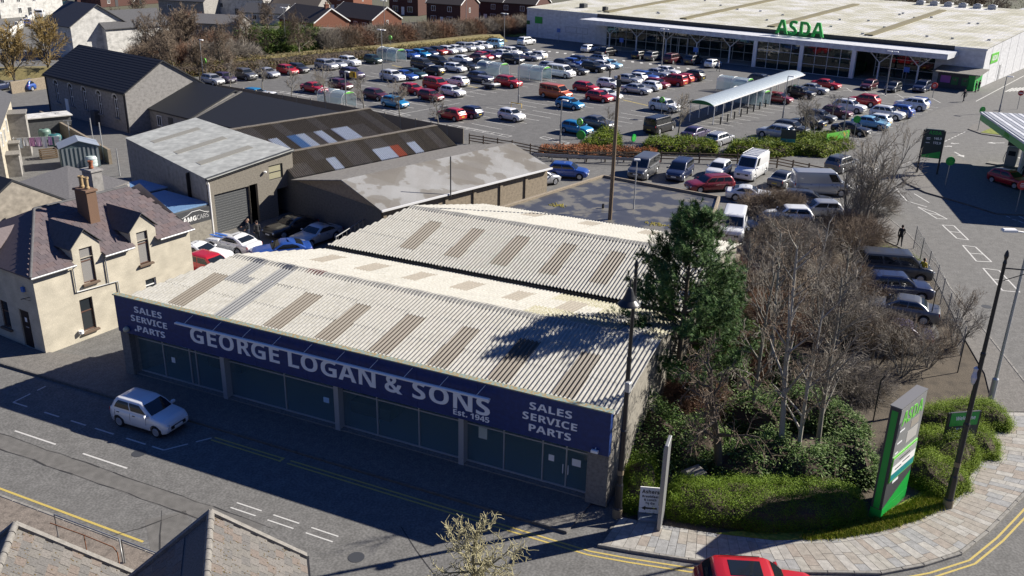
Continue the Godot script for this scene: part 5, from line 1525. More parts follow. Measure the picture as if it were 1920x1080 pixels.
	part(t, "gutter", mb, M.grey_metal)
	mb = MB.new(); mb.tube(PackedVector3Array([Vector3(2.36, E - 0.2, 0.3), Vector3(2.3, 4.4, 0.07), Vector3(2.3, 3.0, 0.07), Vector3(4.9, 2.85, 0.07), Vector3(4.95, 0.1, 0.07)]), PackedFloat32Array([0.04, 0.04, 0.04, 0.04, 0.045]), 6); mb.tube(PackedVector3Array([Vector3(4.3, E - 0.2, 0.3), Vector3(4.32, 4.4, 0.07), Vector3(4.32, 2.9, 0.07)]), PackedFloat32Array([0.04, 0.04, 0.04]), 6); part(t, "downpipe", mb, M.grey_metal)
	mb = MB.new(); mb.lathe(Vector3(2.15, 0.5, 0.12), [[0.0, 0], [0.14, 0.02], [0.14, 0.2], [0, 0.22]], 10); part(t, "vent_cowl", mb, M.white)
	mb = MB.new(); mb.slab(Vector3(-0.08, 3.7, -1.0), Vector3(0.12, 0.28, 0.24), 0.03); part(t, "alarm_box", mb, M.blue_sign)
	mb = MB.new(); mb.tube(PackedVector3Array([Vector3(0, 3.3, -0.6), Vector3(-0.5, 3.35, -0.6)]), PackedFloat32Array([0.02, 0.02]), 5); mb.rod(Vector3(0, 3.1, -0.6), Vector3(-0.35, 3.32, -0.6), 0.012); part(t, "sign_bracket", mb, M.black)
	# chimney
	chimney(t, Vector3(5.5, 5.4, -2.75), 0.62, 1.15, 2.35, M.brick_brown, [[-0.25, 0.72, true], [0.25, 0.72, true]])
	chimney(t, Vector3(7.9, 5.6, -5.6), 0.7, 1.0, 2.4, M.render_grey, [[0.0, 0.5, false]])

func chimney(t: Node, at: Vector3, dx: float, dz: float, h: float, m: Material, pots: Array) -> void:
	var mb := MB.new()
	mb.box(at + Vector3(0, h / 2, 0), Vector3(dx, h, dz)); mb.slab(at + Vector3(0, h + 0.05, 0), Vector3(dx + 0.16, 0.12, dz + 0.16), 0.03)
	var c := part(t, "chimney", mb, m)
	for p in pots:
		mb = MB.new(); mb.lathe(at + Vector3(0, h + 0.1, p[0]), [[0.13, 0], [0.15, 0.1], [0.115, 0.18], [0.12, p[1] - 0.12], [0.16, p[1] - 0.1], [0.16, p[1]], [0.1, p[1]], [0.1, p[1] - 0.1]], 12)
		part(c, "chimney_pot", mb, M.buff_pot if p[2] else M.terracotta)

func house(called: String, label: String, at: Vector3, turn: float, x: float, d: float, h: float, hr: float, wm: Material, rm: Material, opts := {}) -> Node3D:
	# plain gabled house: front along local x at z = 0, body behind it
	var t := thing(called, label, opts.get("cat", "house"), at, turn, opts.get("group", ""))
	var ax: bool = opts.get("ax", true)
	var mb := MB.new(); gable_walls(mb, 0, x, -d, 0, h, hr, ax); part(t, "wall", mb, wm)
	mb = MB.new(); gable_roof(mb, 0, x, -d, 0, h, hr, ax, opts.get("ov", 0.25)); var rf := part(t, "roof", mb, rm)
	var fm: Material = opts.get("frame", M.white)
	for q in opts.get("front", []): flat_window(t, Vector3(q[0], q[1], 0), Vector3(0, 0, 1), q[2], q[3], fm)
	for q in opts.get("right", []): flat_window(t, Vector3(x, q[1], q[0]), Vector3(1, 0, 0), q[2], q[3], fm)
	for q in opts.get("left", []): flat_window(t, Vector3(0, q[1], q[0]), Vector3(-1, 0, 0), q[2], q[3], fm)
	for q in opts.get("doors", []):
		mb = MB.new(); mb.box(Vector3(q[0], 1.02, 0.02), Vector3(0.9, 2.04, 0.06)); part(t, "door", mb, opts.get("door_mat", M.charcoal))
	for q in opts.get("stacks", []): chimney(rf, Vector3(q[0], q[1], q[2]), 0.6, 0.9, q[3], opts.get("stack_mat", M.brick_brown), [[-0.2, 0.5, true], [0.2, 0.5, false]])
	if opts.get("barge", false):
		var zm := -d / 2.0
		for xx in [-0.27, x + 0.25]:
			mb = MB.new()
			mb.box(Vector3(xx, (h + hr) / 2 + 0.06, zm / 2), Vector3(0.04, 0.22, Vector2(zm, hr - h).length() + 0.3), Basis(Vector3.RIGHT, atan2(hr - h, -zm)))
			mb.box(Vector3(xx, (h + hr) / 2 + 0.06, zm * 1.5), Vector3(0.04, 0.22, Vector2(zm, hr - h).length() + 0.3), Basis(Vector3.RIGHT, -atan2(hr - h, -zm)))
			part(t, "bargeboard", mb, M.white)
	return t

# ---------------------------------------------------------------- buildings left of the showroom
func make_left_town() -> void:
	var mb: MB
	# gabled neighbour behind the cream house
	var t: Node3D = house("grey_gabled_house", "grey rendered gable end joined behind the cream house", Vector3(-25.77, 0, -45.38) + Basis(Vector3.UP, deg_to_rad(57.8)) * Vector3(1.0, 0, -8.95), 57.8, 7.4, 9.0, 5.1, 7.4, tmat(lin(0.4, 0.36, 0.3), M.blot, 3.0, 0.95), M.slate_dark, {ov = 0.03, ax = false})
	# slated outbuilding further back
	var hb := Basis(Vector3.UP, deg_to_rad(57.8)); var ho := Vector3(-25.77, 0, -45.38)
	t = thing("slated_outbuilding", "low outbuilding with streaked pale slates behind the cream house", "building", ho, 57.8)
	var c4 := [Vector3(8.5, 4.9, -9.6), Vector3(14.2, 5.0, -11.2), Vector3(15.4, 4.5, -20.6), Vector3(11.0, 3.9, -20.9)]
	mb = MB.new(); mb.plate(c4, Vector3(0, -0.12, 0)); part(t, "roof", mb, M.slate_ext)
	mb = MB.new()
	for k in 4:
		var a: Vector3 = c4[k]; var b: Vector3 = c4[(k + 1) % 4]
		mb.quad(Vector3(a.x, 0, a.z), Vector3(b.x, 0, b.z), b - Vector3(0, 0.1, 0), a - Vector3(0, 0.1, 0))
	part(t, "wall", mb, M.render_grey)
	# terrace cut by the picture edge
	var te := house("terrace_house", "weathered cream terrace backs with slate roof at the picture edge", Vector3(-45.88, 0.00, -79.67), 114.3, 17.5, 8.0, 5.0, 7.0, tmat(lin(0.55, 0.5, 0.4), M.blot, 2.4, 0.95), M.slate, {front = [[2.0, 3.6, 0.8, 1.2], [5.0, 3.4, 0.8, 1.2], [8.5, 3.6, 0.8, 1.2], [3.0, 1.4, 0.8, 1.2], [9.0, 1.4, 0.8, 1.2]], frame = M.white})
	for q in [[2.2, 1.5, 1.1, 2.0], [6.2, 1.2, 0.9, 2.2], [10.5, 2.2, 1.6, 4.2]]:
		mb = MB.new(); mb.boxr(Vector3(q[0], 0, 0.02), Vector3(q[0] + q[1], q[3], q[2])); part(te, "return_wing", mb, M.render_pale)
		mb = MB.new(); mb.slab(Vector3(q[0] + q[1] / 2, q[3] + 0.07, q[2] / 2), Vector3(q[1] + 0.2, 0.14, q[2] + 0.2), 0.02); part(te, "wing_roof", mb, M.concrete)
	# yard wall between terrace and church lane
	var y0: Vector2 = Vector2(-55.18, -105.27); var y1: Vector2 = Vector2(-39.73, -87.38)
	mb = MB.new(); var dd := (y1 - y0)
	mb.slab(Vector3(0, 0.75, 0), Vector3(dd.length(), 1.5, 0.3), 0.03)
	var wl := solo("yard_wall", mb, M.render_tan, "rough buff boundary wall between the back yards and the church lane", "wall", Vector3((y0.x + y1.x) / 2, 0, (y0.y + y1.y) / 2), -rad_to_deg(dd.angle()))
	# metal shed
	t = thing("metal_shed", "blue grey metal garden shed with ribbed sides in the back yard", "shed", Vector3(-43.32, 0.00, -84.94), 30.0)
	mb = MB.new()
	gable_walls(mb, 0, 3.4, -2.6, 0, 2.0, 2.6, false)
	part(t, "wall", mb, mat(lin(0.1, 0.15, 0.165), 0.6, 0.2))
	for k in 9:
		mb = MB.new(); mb.boxr(Vector3(0.12 + k * 0.38, 0.05, 0.0), Vector3(0.3 + k * 0.38, 1.98, 0.04)); part(t, "panel", mb, mat(lin(0.3, 0.34, 0.35), 0.5, 0.3))
	mb = MB.new(); gable_roof(mb, 0, 3.4, -2.6, 0, 2.0, 2.6, false, 0.12, 0.05); part(t, "roof", mb, mat(lin(0.3, 0.34, 0.4), 0.5, 0.3))
	# oil tanks, drums and crates
	var k := 0
	for q in [[Vector3(-50.78, 0.00, -96.96), "green", 0.62, 1.25, "ribbed green oil tank nearest the church lane wall"], [Vector3(-48.69, 0.00, -94.86), "teal", 0.68, 1.2, "teal oil tank between the ribbed tank and the metal shed"], [Vector3(-41.19, 0.00, -86.39), "pale", 0.62, 1.1, "pale wrapped round tank beside the metal shed"]]:
		t = thing("oil_tank", q[4], "tank", q[0], 0.0, "tanks in the back yard")
		mb = MB.new(); var r: float = q[2]; var h: float = q[3]
		mb.lathe(Vector3.ZERO, [[r * 0.92, 0.02], [r, 0.1], [r, 0.3], [r * 0.96, 0.34], [r, 0.38], [r, 0.62], [r * 0.96, 0.66], [r, 0.7], [r, h - 0.25], [r * 0.8, h - 0.05], [0.2, h], [0, h]], 18)
		part(t, "body", mb, mat([lin(0.12, 0.2, 0.17), lin(0.03, 0.13, 0.14), lin(0.4, 0.47, 0.47)][k], 0.5))
		mb = MB.new(); mb.disc(Vector3(0, h + 0.03, 0), Vector3.UP, 0.16, 0.08, 12); part(t, "filler_cap", mb, M.charcoal)
		k += 1
	t = thing("wooden_crate", "dark brown slatted crate standing left of the metal shed", "crate", Vector3(-46.76, 0.00, -89.34), 40.0)
	for j in 4:
		for s in [0, 1]:
			mb = MB.new(); mb.boxr(Vector3(-0.75, 0.05 + j * 0.22, -0.5 + s * 1.0), Vector3(0.75, 0.22 + j * 0.22, -0.46 + s * 1.0)); part(t, "board", mb, M.wood)
			mb = MB.new(); mb.boxr(Vector3(-0.75 + s * 1.46, 0.05 + j * 0.22, -0.46), Vector3(-0.71 + s * 1.46, 0.22 + j * 0.22, 0.5)); part(t, "board", mb, M.wood)
	# flat white lean-to roof
	t = thing("white_lean_to", "white flat roofed lean-to in the back yard by the terrace", "shed", Vector3(-53.15, 0.00, -96.97), 38.0)
	mb = MB.new(); mb.boxr(Vector3(0, 0, -2.2), Vector3(5.0, 2.1, 0)); part(t, "wall", mb, M.render_dark)
	mb = MB.new(); mb.slab(Vector3(2.5, 2.2, -1.1), Vector3(5.4, 0.14, 2.6), 0.03); part(t, "roof", mb, M.render_white)
	# washing line
	t = thing("washing_line", "washing line with white and pink laundry in the terrace yard", "washing line", Vector3(-49.39, 0.00, -88.19), 20.0)
	for x in [0.0, 4.2]:
		mb = MB.new(); mb.rod(Vector3(x, 0, 0), Vector3(x, 2.2, 0), 0.035); mb.rod(Vector3(x, 2.2, -0.4), Vector3(x, 2.2, 0.4), 0.025); part(t, "post", mb, M.grey_metal)
	mb = MB.new(); mb.rod(Vector3(0, 2.18, 0), Vector3(4.2, 2.18, 0), 0.012); part(t, "line", mb, M.white_metal)
	var cr := RandomNumberGenerator.new(); cr.seed = 3
	for j in 7:
		mb = MB.new(); var x := 0.3 + j * 0.55; var w := cr.randf_range(0.36, 0.5); var h := cr.randf_range(0.7, 1.1)
		var rows := []
		for a in 5:
			var row := []
			for b in 6: row.append(Vector3(x + w * b / 5.0, 2.16 - h * a / 4.0, 0.05 * sin(b * 1.9 + j) * a / 4.0))
			rows.append(row)
		rows.reverse(); mb.grid(rows)
		part(t, "garment", mb, mat([lin(0.6, 0.68, 0.75), lin(0.75, 0.75, 0.76), lin(0.62, 0.3, 0.5), lin(0.66, 0.42, 0.62), lin(0.72, 0.72, 0.76), lin(0.55, 0.35, 0.6), lin(0.72, 0.7, 0.72)][j], 0.9))
	# blue portable cabins and the banner wall
	var B := Basis(Vector3.UP, deg_to_rad(55.16)); var o := Vector3(-23.17, 0, -66.29)
	for q in [[Vector3(-4.3, 0, -5.6), 4.4, 5.6, 2.55, "blue sheeted cabin roof beside the grey workshop"], [Vector3(-2.2, 0, -9.6), 2.9, 3.6, 2.6, "smaller blue sheeted cabin roof behind its larger twin"]]:
		t = thing("blue_cabin", q[4], "cabin", o + B * q[0], 55.16, "blue roofed cabins")
		mb = MB.new(); mb.boxr(Vector3(0, 0, 0), Vector3(q[1], q[3], q[2])); part(t, "wall", mb, M.render_dark)
		for j in 4:
			mb = MB.new(); mb.slab(Vector3(q[1] / 2, q[3] + 0.05, q[2] * (j + 0.5) / 4), Vector3(q[1] + 0.1, 0.09, q[2] / 4 - 0.015), 0.01); part(t, "roof_sheet", mb, M.blue_sheet)
	t = thing("banner_wall", "low block wall carrying a dark car dealer banner", "wall", o + B * Vector3(-4.45, 0, 0.25), 55.16)
	mb = MB.new(); mb.boxr(Vector3(0, 0, -0.1), Vector3(4.3, 1.45, 0.1)); part(t, "wall", mb, M.block)
	mb = MB.new(); mb.boxr(Vector3(0.05, 1.46, -0.06), Vector3(4.3, 2.5, 0.06))
	var bn := part(t, "banner", mb, M.charcoal)
	words(bn, "lettering", "AMG", 0.34, 1.15, M.white, Transform3D(Basis(), Vector3(1.9, 1.72, 0.062)))
	words(bn, "lettering", "CARS", 0.34, 1.05, mat(lin(0.4, 0.4, 0.4), 0.5), Transform3D(Basis(), Vector3(3.1, 1.72, 0.062)), false)
	mb = MB.new(); mb.tube(PackedVector3Array([Vector3(1.8, 2.1, 0.075), Vector3(2.3, 2.22, 0.075), Vector3(2.7, 2.42, 0.075), Vector3(3.4, 2.42, 0.075), Vector3(3.8, 2.2, 0.075), Vector3(4.2, 2.12, 0.075)]), PackedFloat32Array([0.015, 0.02, 0.02, 0.02, 0.02, 0.015]), 5); part(bn, "car_outline", mb, M.white)
	# foreground gabled roofs at the lower edge
	front_roof(S3(18.86, 0, 13.85), 2.5, "slate gabled roof with black gutter near the lower edge", 31)
	front_roof(S3(14.18, 0, 16.86), 3.1, "pale mossy slate gable at the lower corner of the picture", 32)

func front_roof(apex: Vector3, hw: float, label: String, sd: int) -> void:
	# a gable roof seen from above and behind: ridge runs towards the camera
	var t := thing("street_house", label, "house", apex, 15.4, "houses along the near side of the street")
	var ln := 5.2; var hr := 6.0; var he := 6.0 - hw * 0.8
	var mb := MB.new()
	mb.face([Vector3(hw, 0, 0.12), Vector3(-hw, 0, 0.12), Vector3(-hw, he, 0.12), Vector3(0, hr - 0.05, 0.12), Vector3(hw, he, 0.12)])
	mb.quad(Vector3(hw, 0, ln), Vector3(hw, 0, 0.12), Vector3(hw, he, 0.12), Vector3(hw, he, ln)); mb.quad(Vector3(-hw, 0, 0.12), Vector3(-hw, 0, ln), Vector3(-hw, he, ln), Vector3(-hw, he, 0.12))
	part(t, "wall", mb, M.render_grey)
	var ux := Vector3(0, 0, -1)
	for s in [1.0, -1.0]:
		var e := Vector3(s * (hw + 0.2), he - 0.12, 0); var top := Vector3(0, hr, 0)
		mb = MB.new()
		var q := [e, e + Vector3(0, 0, ln), top + Vector3(0, 0, ln), top]
		if s > 0: q = [e + Vector3(0, 0, ln), e, top, top + Vector3(0, 0, ln)]
		mb.plate(q, Vector3(0, -0.06, 0))
		var rf := part(t, "roof", mb, M.grey_slates[0])
		var up := (top - e).normalized()
		var mats: Array = M.grey_slates
		if s > 0: slate_plane(rf, e + Vector3(0, 0, ln), ux, up, ln, top.distance_to(e), 0.36, 0.3, mats, func(_x, _y): return true, sd, 195)
		else: slate_plane(rf, e, -ux, up, ln, top.distance_to(e), 0.36, 0.3, mats, func(_x, _y): return true, sd + 5, 104)
	mb = MB.new()
	for s in [1.0, -1.0]:
		mb.box(Vector3(s * (hw + 0.2) / 2, (hr + he) / 2 + 0.0, 0.02), Vector3(Vector2(hw + 0.2, hr - he + 0.12).length(), 0.12, 0.18), Basis(Vector3(0, 0, 1), -s * atan2(hr - he + 0.12, hw + 0.2)))
	part(t, "verge", mb, M.concrete)
	for k in 9:
		mb = MB.new(); mb.tube(PackedVector3Array([Vector3(0, hr + 0.02, k * 0.48), Vector3(0, hr + 0.02, k * 0.48 + 0.46)]), PackedFloat32Array([0.11, 0.12]), 8, true); part(t, "ridge_tile", mb, M.concrete)
	var r := RandomNumberGenerator.new(); r.seed = sd
	mb = MB.new()
	for k in 260:
		var x := r.randf() * (hw + 0.1); var z := r.randf() * ln
		if r.randf() < 0.3: x = r.randf() * 0.5
		var y := lerpf(hr, he - 0.1, x / (hw + 0.2)) + 0.02
		mb.lathe(Vector3(x, y, z), [[r.randf_range(0.015, 0.04), 0.0], [0.015, 0.025], [0.0, 0.03]], 5)
	part(t, "moss", mb, mat(lin(0.1, 0.07, 0.025), 0.95)).set_meta("kind", "stuff")
	if sd == 31:
		mb = MB.new(); mb.boxr(Vector3(hw + 0.18, he - 0.22, 0), Vector3(hw + 0.28, he - 0.08, ln)); part(t, "gutter", mb, M.gutter)

# ---------------------------------------------------------------- sheds
func make_sheds() -> void:
	# grey workshop: plan is a parallelogram
	var t := thing("grey_workshop", "tall grey workshop with pale sheet roof and roller door", "building", Vector3(-23.17, 0, -66.29), 55.16)
	var fl := Vector3(0, 0, 0); var frr := Vector3(8.55, 0, 0); var bl := Vector3(4.1, 0, -16.4); var br := Vector3(11.4, 0, -16.2)
	var H0 := 4.5; var H1 := 5.25
	var mb := MB.new()
	var U := func(p: Vector3, h: float) -> Vector3: return Vector3(p.x, h, p.z)
	wall(mb, fl, Vector3(1, 0, 0), 8.55, H0, [[0.6, 0.0, 3.95, 3.15], [3.96, 0.0, 4.75, 3.2], [6.7, 0.0, 8.3, 2.3], [6.0, 3.15, 7.45, 4.35]], 0.25)
	mb.tri(U.call(fl, H0), U.call(frr, H0), U.call(frr, H1))
	mb.quad(frr, br, U.call(br, H1), U.call(frr, H1)); mb.quad(br, bl, U.call(bl, H0), U.call(br, H1))
	part(t, "wall", mb, M.render_rough)
	mb = MB.new(); mb.quad(bl, fl, U.call(fl, H0), U.call(bl, H0)); part(t, "side_wall", mb, M.render_pale)
	mb = MB.new()
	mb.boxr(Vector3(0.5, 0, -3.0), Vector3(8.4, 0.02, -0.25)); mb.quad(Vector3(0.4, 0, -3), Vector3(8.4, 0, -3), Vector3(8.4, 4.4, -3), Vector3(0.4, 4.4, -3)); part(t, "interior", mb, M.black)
	var door := MB.new(); door.boxr(Vector3(0.62, 0.0, -0.22), Vector3(3.93, 0.02, -0.16))
	var dn := part(t, "roller_door", door, M.charcoal)
	for k in 16:
		mb = MB.new(); mb.slab(Vector3(2.275, 0.1 + k * 0.195, -0.19), Vector3(3.3, 0.185, 0.05), 0.015, Basis(Vector3.RIGHT, PI / 2) * Basis(Vector3.RIGHT, -PI / 2)); part(dn, "slat", mb, mat(lin(0.08, 0.085, 0.09), 0.5, 0.2))
	window(t, Vector3(6.0, 3.15, 0), Vector3(1, 0, 0), 1.45, 1.2, M.dark_metal, tmat(lin(0.35, 0.33, 0.22), M.soft, 0.4, 0.6), [0.5])
	# roof of wide sheets
	for k in 8:
		var f0 := k / 8.0; var f1 := (k + 1) / 8.0
		var a: Vector3 = fl.lerp(frr, f0); var b: Vector3 = fl.lerp(frr, f1); var c: Vector3 = bl.lerp(br, f1); var d: Vector3 = bl.lerp(br, f0)
		var ha := lerpf(H0, H1, f0) + 0.04; var hb := lerpf(H0, H1, f1) + 0.04
		mb = MB.new()
		var q := []
		for s in 2:
			var e0 := lerpf(-0.02, 0.5, s) if s == 0 else 0.495; var e1 := 0.505 if s == 0 else 1.01
			q = [U.call(a.lerp(d, e0), ha + 0.01 * s), U.call(b.lerp(c, e0), hb + 0.01 * s), U.call(b.lerp(c, e1), hb + 0.01 * s), U.call(a.lerp(d, e1), ha + 0.01 * s)]
			mb.plate(q, Vector3(0, -0.03, 0))
		part(t, "roof_sheet", mb, M.shed_roof)
	for q in [[0.2, 0.62], [0.47, 0.55], [0.76, 0.45]]:
		var a: Vector3 = fl.lerp(frr, q[1] - 0.06).lerp(bl.lerp(br, q[1] - 0.06), q[0] - 0.02); var lenv: Vector3 = (bl - fl) * 0.3; var wv: Vector3 = (frr - fl) * 0.12
		var a0: Vector3 = fl.lerp(frr, 0.12 + q[0] * 0.0).lerp(bl.lerp(br, 0.12), q[0])
		var y0 := lerpf(H0, H1, 0.15) + 0.065; var y1 := lerpf(H0, H1, 0.78) + 0.065
		var p0: Vector3 = fl.lerp(frr, 0.15).lerp(bl.lerp(br, 0.15), q[0]); var p1: Vector3 = fl.lerp(frr, 0.78).lerp(bl.lerp(br, 0.78), q[0]); var dz := (bl - fl).normalized() * 1.0
		mb = MB.new(); mb.plate([U.call(p0, y0), U.call(p1, y1), U.call(p1 + dz, y1), U.call(p0 + dz, y0)], Vector3(0, -0.02, 0)); part(t, "rooflight", mb, tmat(lin(0.3, 0.29, 0.25), M.soft, 0.7, 0.7))
	mb = MB.new(); mb.boxr(Vector3(-0.1, H0 - 0.1, 0.0), Vector3(8.7, H0 + 0.12, 0.12))
	mb = MB.new(); mb.box(Vector3(4.28, (H0 + H1) / 2 - 0.02, 0.1), Vector3(8.75, 0.26, 0.16), Basis(Vector3(0, 0, 1), atan2(H1 - H0, 8.55))); part(t, "bargeboard", mb, M.charcoal)
	mb = MB.new(); mb.tube(PackedVector3Array([Vector3(-0.05, 4.3, 0.2), Vector3(0.12, 4.1, 0.1), Vector3(0.12, 0.1, 0.1)]), PackedFloat32Array([0.08, 0.08, 0.08]), 8); part(t, "downpipe", mb, M.white_metal)
	mb = MB.new(); mb.lathe(Vector3(5.5, 3.9, 0.15), [[0, 0], [0.12, 0.03], [0.14, 0.14], [0, 0.2]], 10); part(t, "flood_lamp", mb, M.white)
	# low shed with felt roof
	t = thing("felt_roof_shed", "long low shed with patched grey felt roof behind the workshop yard", "building", Vector3(-9.74, 0, -64.25), 47.18)
	mb = MB.new()
	mb.quad(Vector3(0, 0, 0), Vector3(18.55, 0, 0), Vector3(18.55, 3.15, 0), Vector3(0, 3.15, 0))
	mb.face([Vector3(0, 0, -11), Vector3(0, 0, 0), Vector3(0, 3.15, 0), Vector3(0, 4.4, -4.4), Vector3(0, 3.15, -11)]); mb.face([Vector3(18.55, 0, 0), Vector3(18.55, 0, -11), Vector3(18.55, 3.15, -11), Vector3(18.55, 4.4, -4.4), Vector3(18.55, 3.15, 0)])
	mb.quad(Vector3(18.55, 0, -11), Vector3(0, 0, -11), Vector3(0, 3.15, -11), Vector3(18.55, 3.15, -11))
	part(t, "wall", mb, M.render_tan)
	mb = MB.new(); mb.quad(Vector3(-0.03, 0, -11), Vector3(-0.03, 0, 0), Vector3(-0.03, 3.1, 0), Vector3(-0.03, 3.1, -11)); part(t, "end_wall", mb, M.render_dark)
	for k in 6:
		var x := 0.1 + k * 3.1
		mb = MB.new(); mb.boxr(Vector3(x, 0, 0), Vector3(x + 0.3, 3.0, 0.12)); part(t, "pilaster", mb, M.render_tan)
	mb = MB.new(); mb.plate([Vector3(-0.25, 3.12, 0.3), Vector3(18.7, 3.12, 0.3), Vector3(18.7, 4.5, -4.4), Vector3(-0.25, 4.5, -4.4)], Vector3(0, -0.1, 0)); part(t, "roof", mb, M.felt_patch)
	mb = MB.new(); mb.plate([Vector3(18.7, 3.15, -11.2), Vector3(-0.25, 3.15, -11.2), Vector3(-0.25, 4.5, -4.4), Vector3(18.7, 4.5, -4.4)], Vector3(0, -0.1, 0)); part(t, "rear_roof", mb, M.felt)
	mb = MB.new(); mb.boxr(Vector3(-0.25, 3.0, 0.3), Vector3(18.75, 3.14, 0.42)); part(t, "gutter", mb, M.white_metal)
	mb = MB.new(); mb.rod(Vector3(6.5, 2.9, 0.5), Vector3(6.5, 6.1, 0.5), 0.05, 0.05, 8); part(t, "flue", mb, M.charcoal)
	# two rusty corrugated roofs behind it
	for q in [[0.2, 18.4, -11.3, 3.15, -14.1, 4.6, -18.9, 3.2, "nearer rust brown corrugated shed roof with one orange sheet", 0], [0.5, 18.0, -19.2, 3.2, -24.6, 4.7, -30.0, 3.0, "farther rust brown corrugated shed roof with bright skylights", 1]]:
		t = thing("corrugated_shed", q[8], "building", Vector3(-9.74, 0, -64.25), 47.18, "rust brown sheds")
		mb = MB.new()
		mb.face([Vector3(q[0], 0, q[6]), Vector3(q[0], 0, q[2]), Vector3(q[0], q[3], q[2]), Vector3(q[0], q[5], q[4]), Vector3(q[0], q[7], q[6])]); mb.face([Vector3(q[1], 0, q[2]), Vector3(q[1], 0, q[6]), Vector3(q[1], q[7], q[6]), Vector3(q[1], q[5], q[4]), Vector3(q[1], q[3], q[2])])
		mb.quad(Vector3(q[0], 0, q[2]), Vector3(q[1], 0, q[2]), Vector3(q[1], q[3] - 0.05, q[2]), Vector3(q[0], q[3] - 0.05, q[2])); mb.quad(Vector3(q[1], 0, q[6]), Vector3(q[0], 0, q[6]), Vector3(q[0], q[7] - 0.05, q[6]), Vector3(q[1], q[7] - 0.05, q[6]))
		part(t, "wall", mb, M.render_dark)
		var r := RandomNumberGenerator.new(); r.seed = 9 + q[9]
		for s in 2:
			var za: float = q[2] if s == 0 else q[6]; var ya: float = q[3] if s == 0 else q[7]
			for k in 18:
				for half in 2:
					var f0 := 0.0 if half == 0 else 0.49; var f1 := 0.51 if half == 0 else 1.0
					var x0: float = q[0] + k * 1.0; var m: Material = M.rust_roof if r.randf() < 0.62 else M.rust_roof_b
					if s == 0 and q[9] == 0 and half == 0:
						if k in [4, 9, 10, 13]: m = M.clear_sheet
						if k in [11]: m = M.orange_sheet
					if s == 0 and q[9] == 1:
						if half == 0 and k in [4, 7, 9, 11, 12]: m = M.clear_sheet
						if half == 0 and k == 6: m = M.blue_sheet
						if half == 1 and k in [0, 1]: m = M.blue_sheet
					var z0 := lerpf(za, q[4], f0); var z1 := lerpf(za, q[4], f1); var y0 := lerpf(ya, q[5], f0) + 0.03 + 0.015 * half; var y1 := lerpf(ya, q[5], f1) + 0.03 + 0.015 * half
					part(t, "roof_sheet", corr_sheet(x0, x0 + 1.02, z0, y0, z1, y1, 0.004 * (k % 2), false), m)
		mb = MB.new()
		for k in 18: mb.box(Vector3(q[0] + 0.5 + k, q[5] + 0.05 + 0.01 * (k % 2), q[4]), Vector3(1.03, 0.06, 0.5))
		part(t, "ridge", mb, M.rust_roof_b)

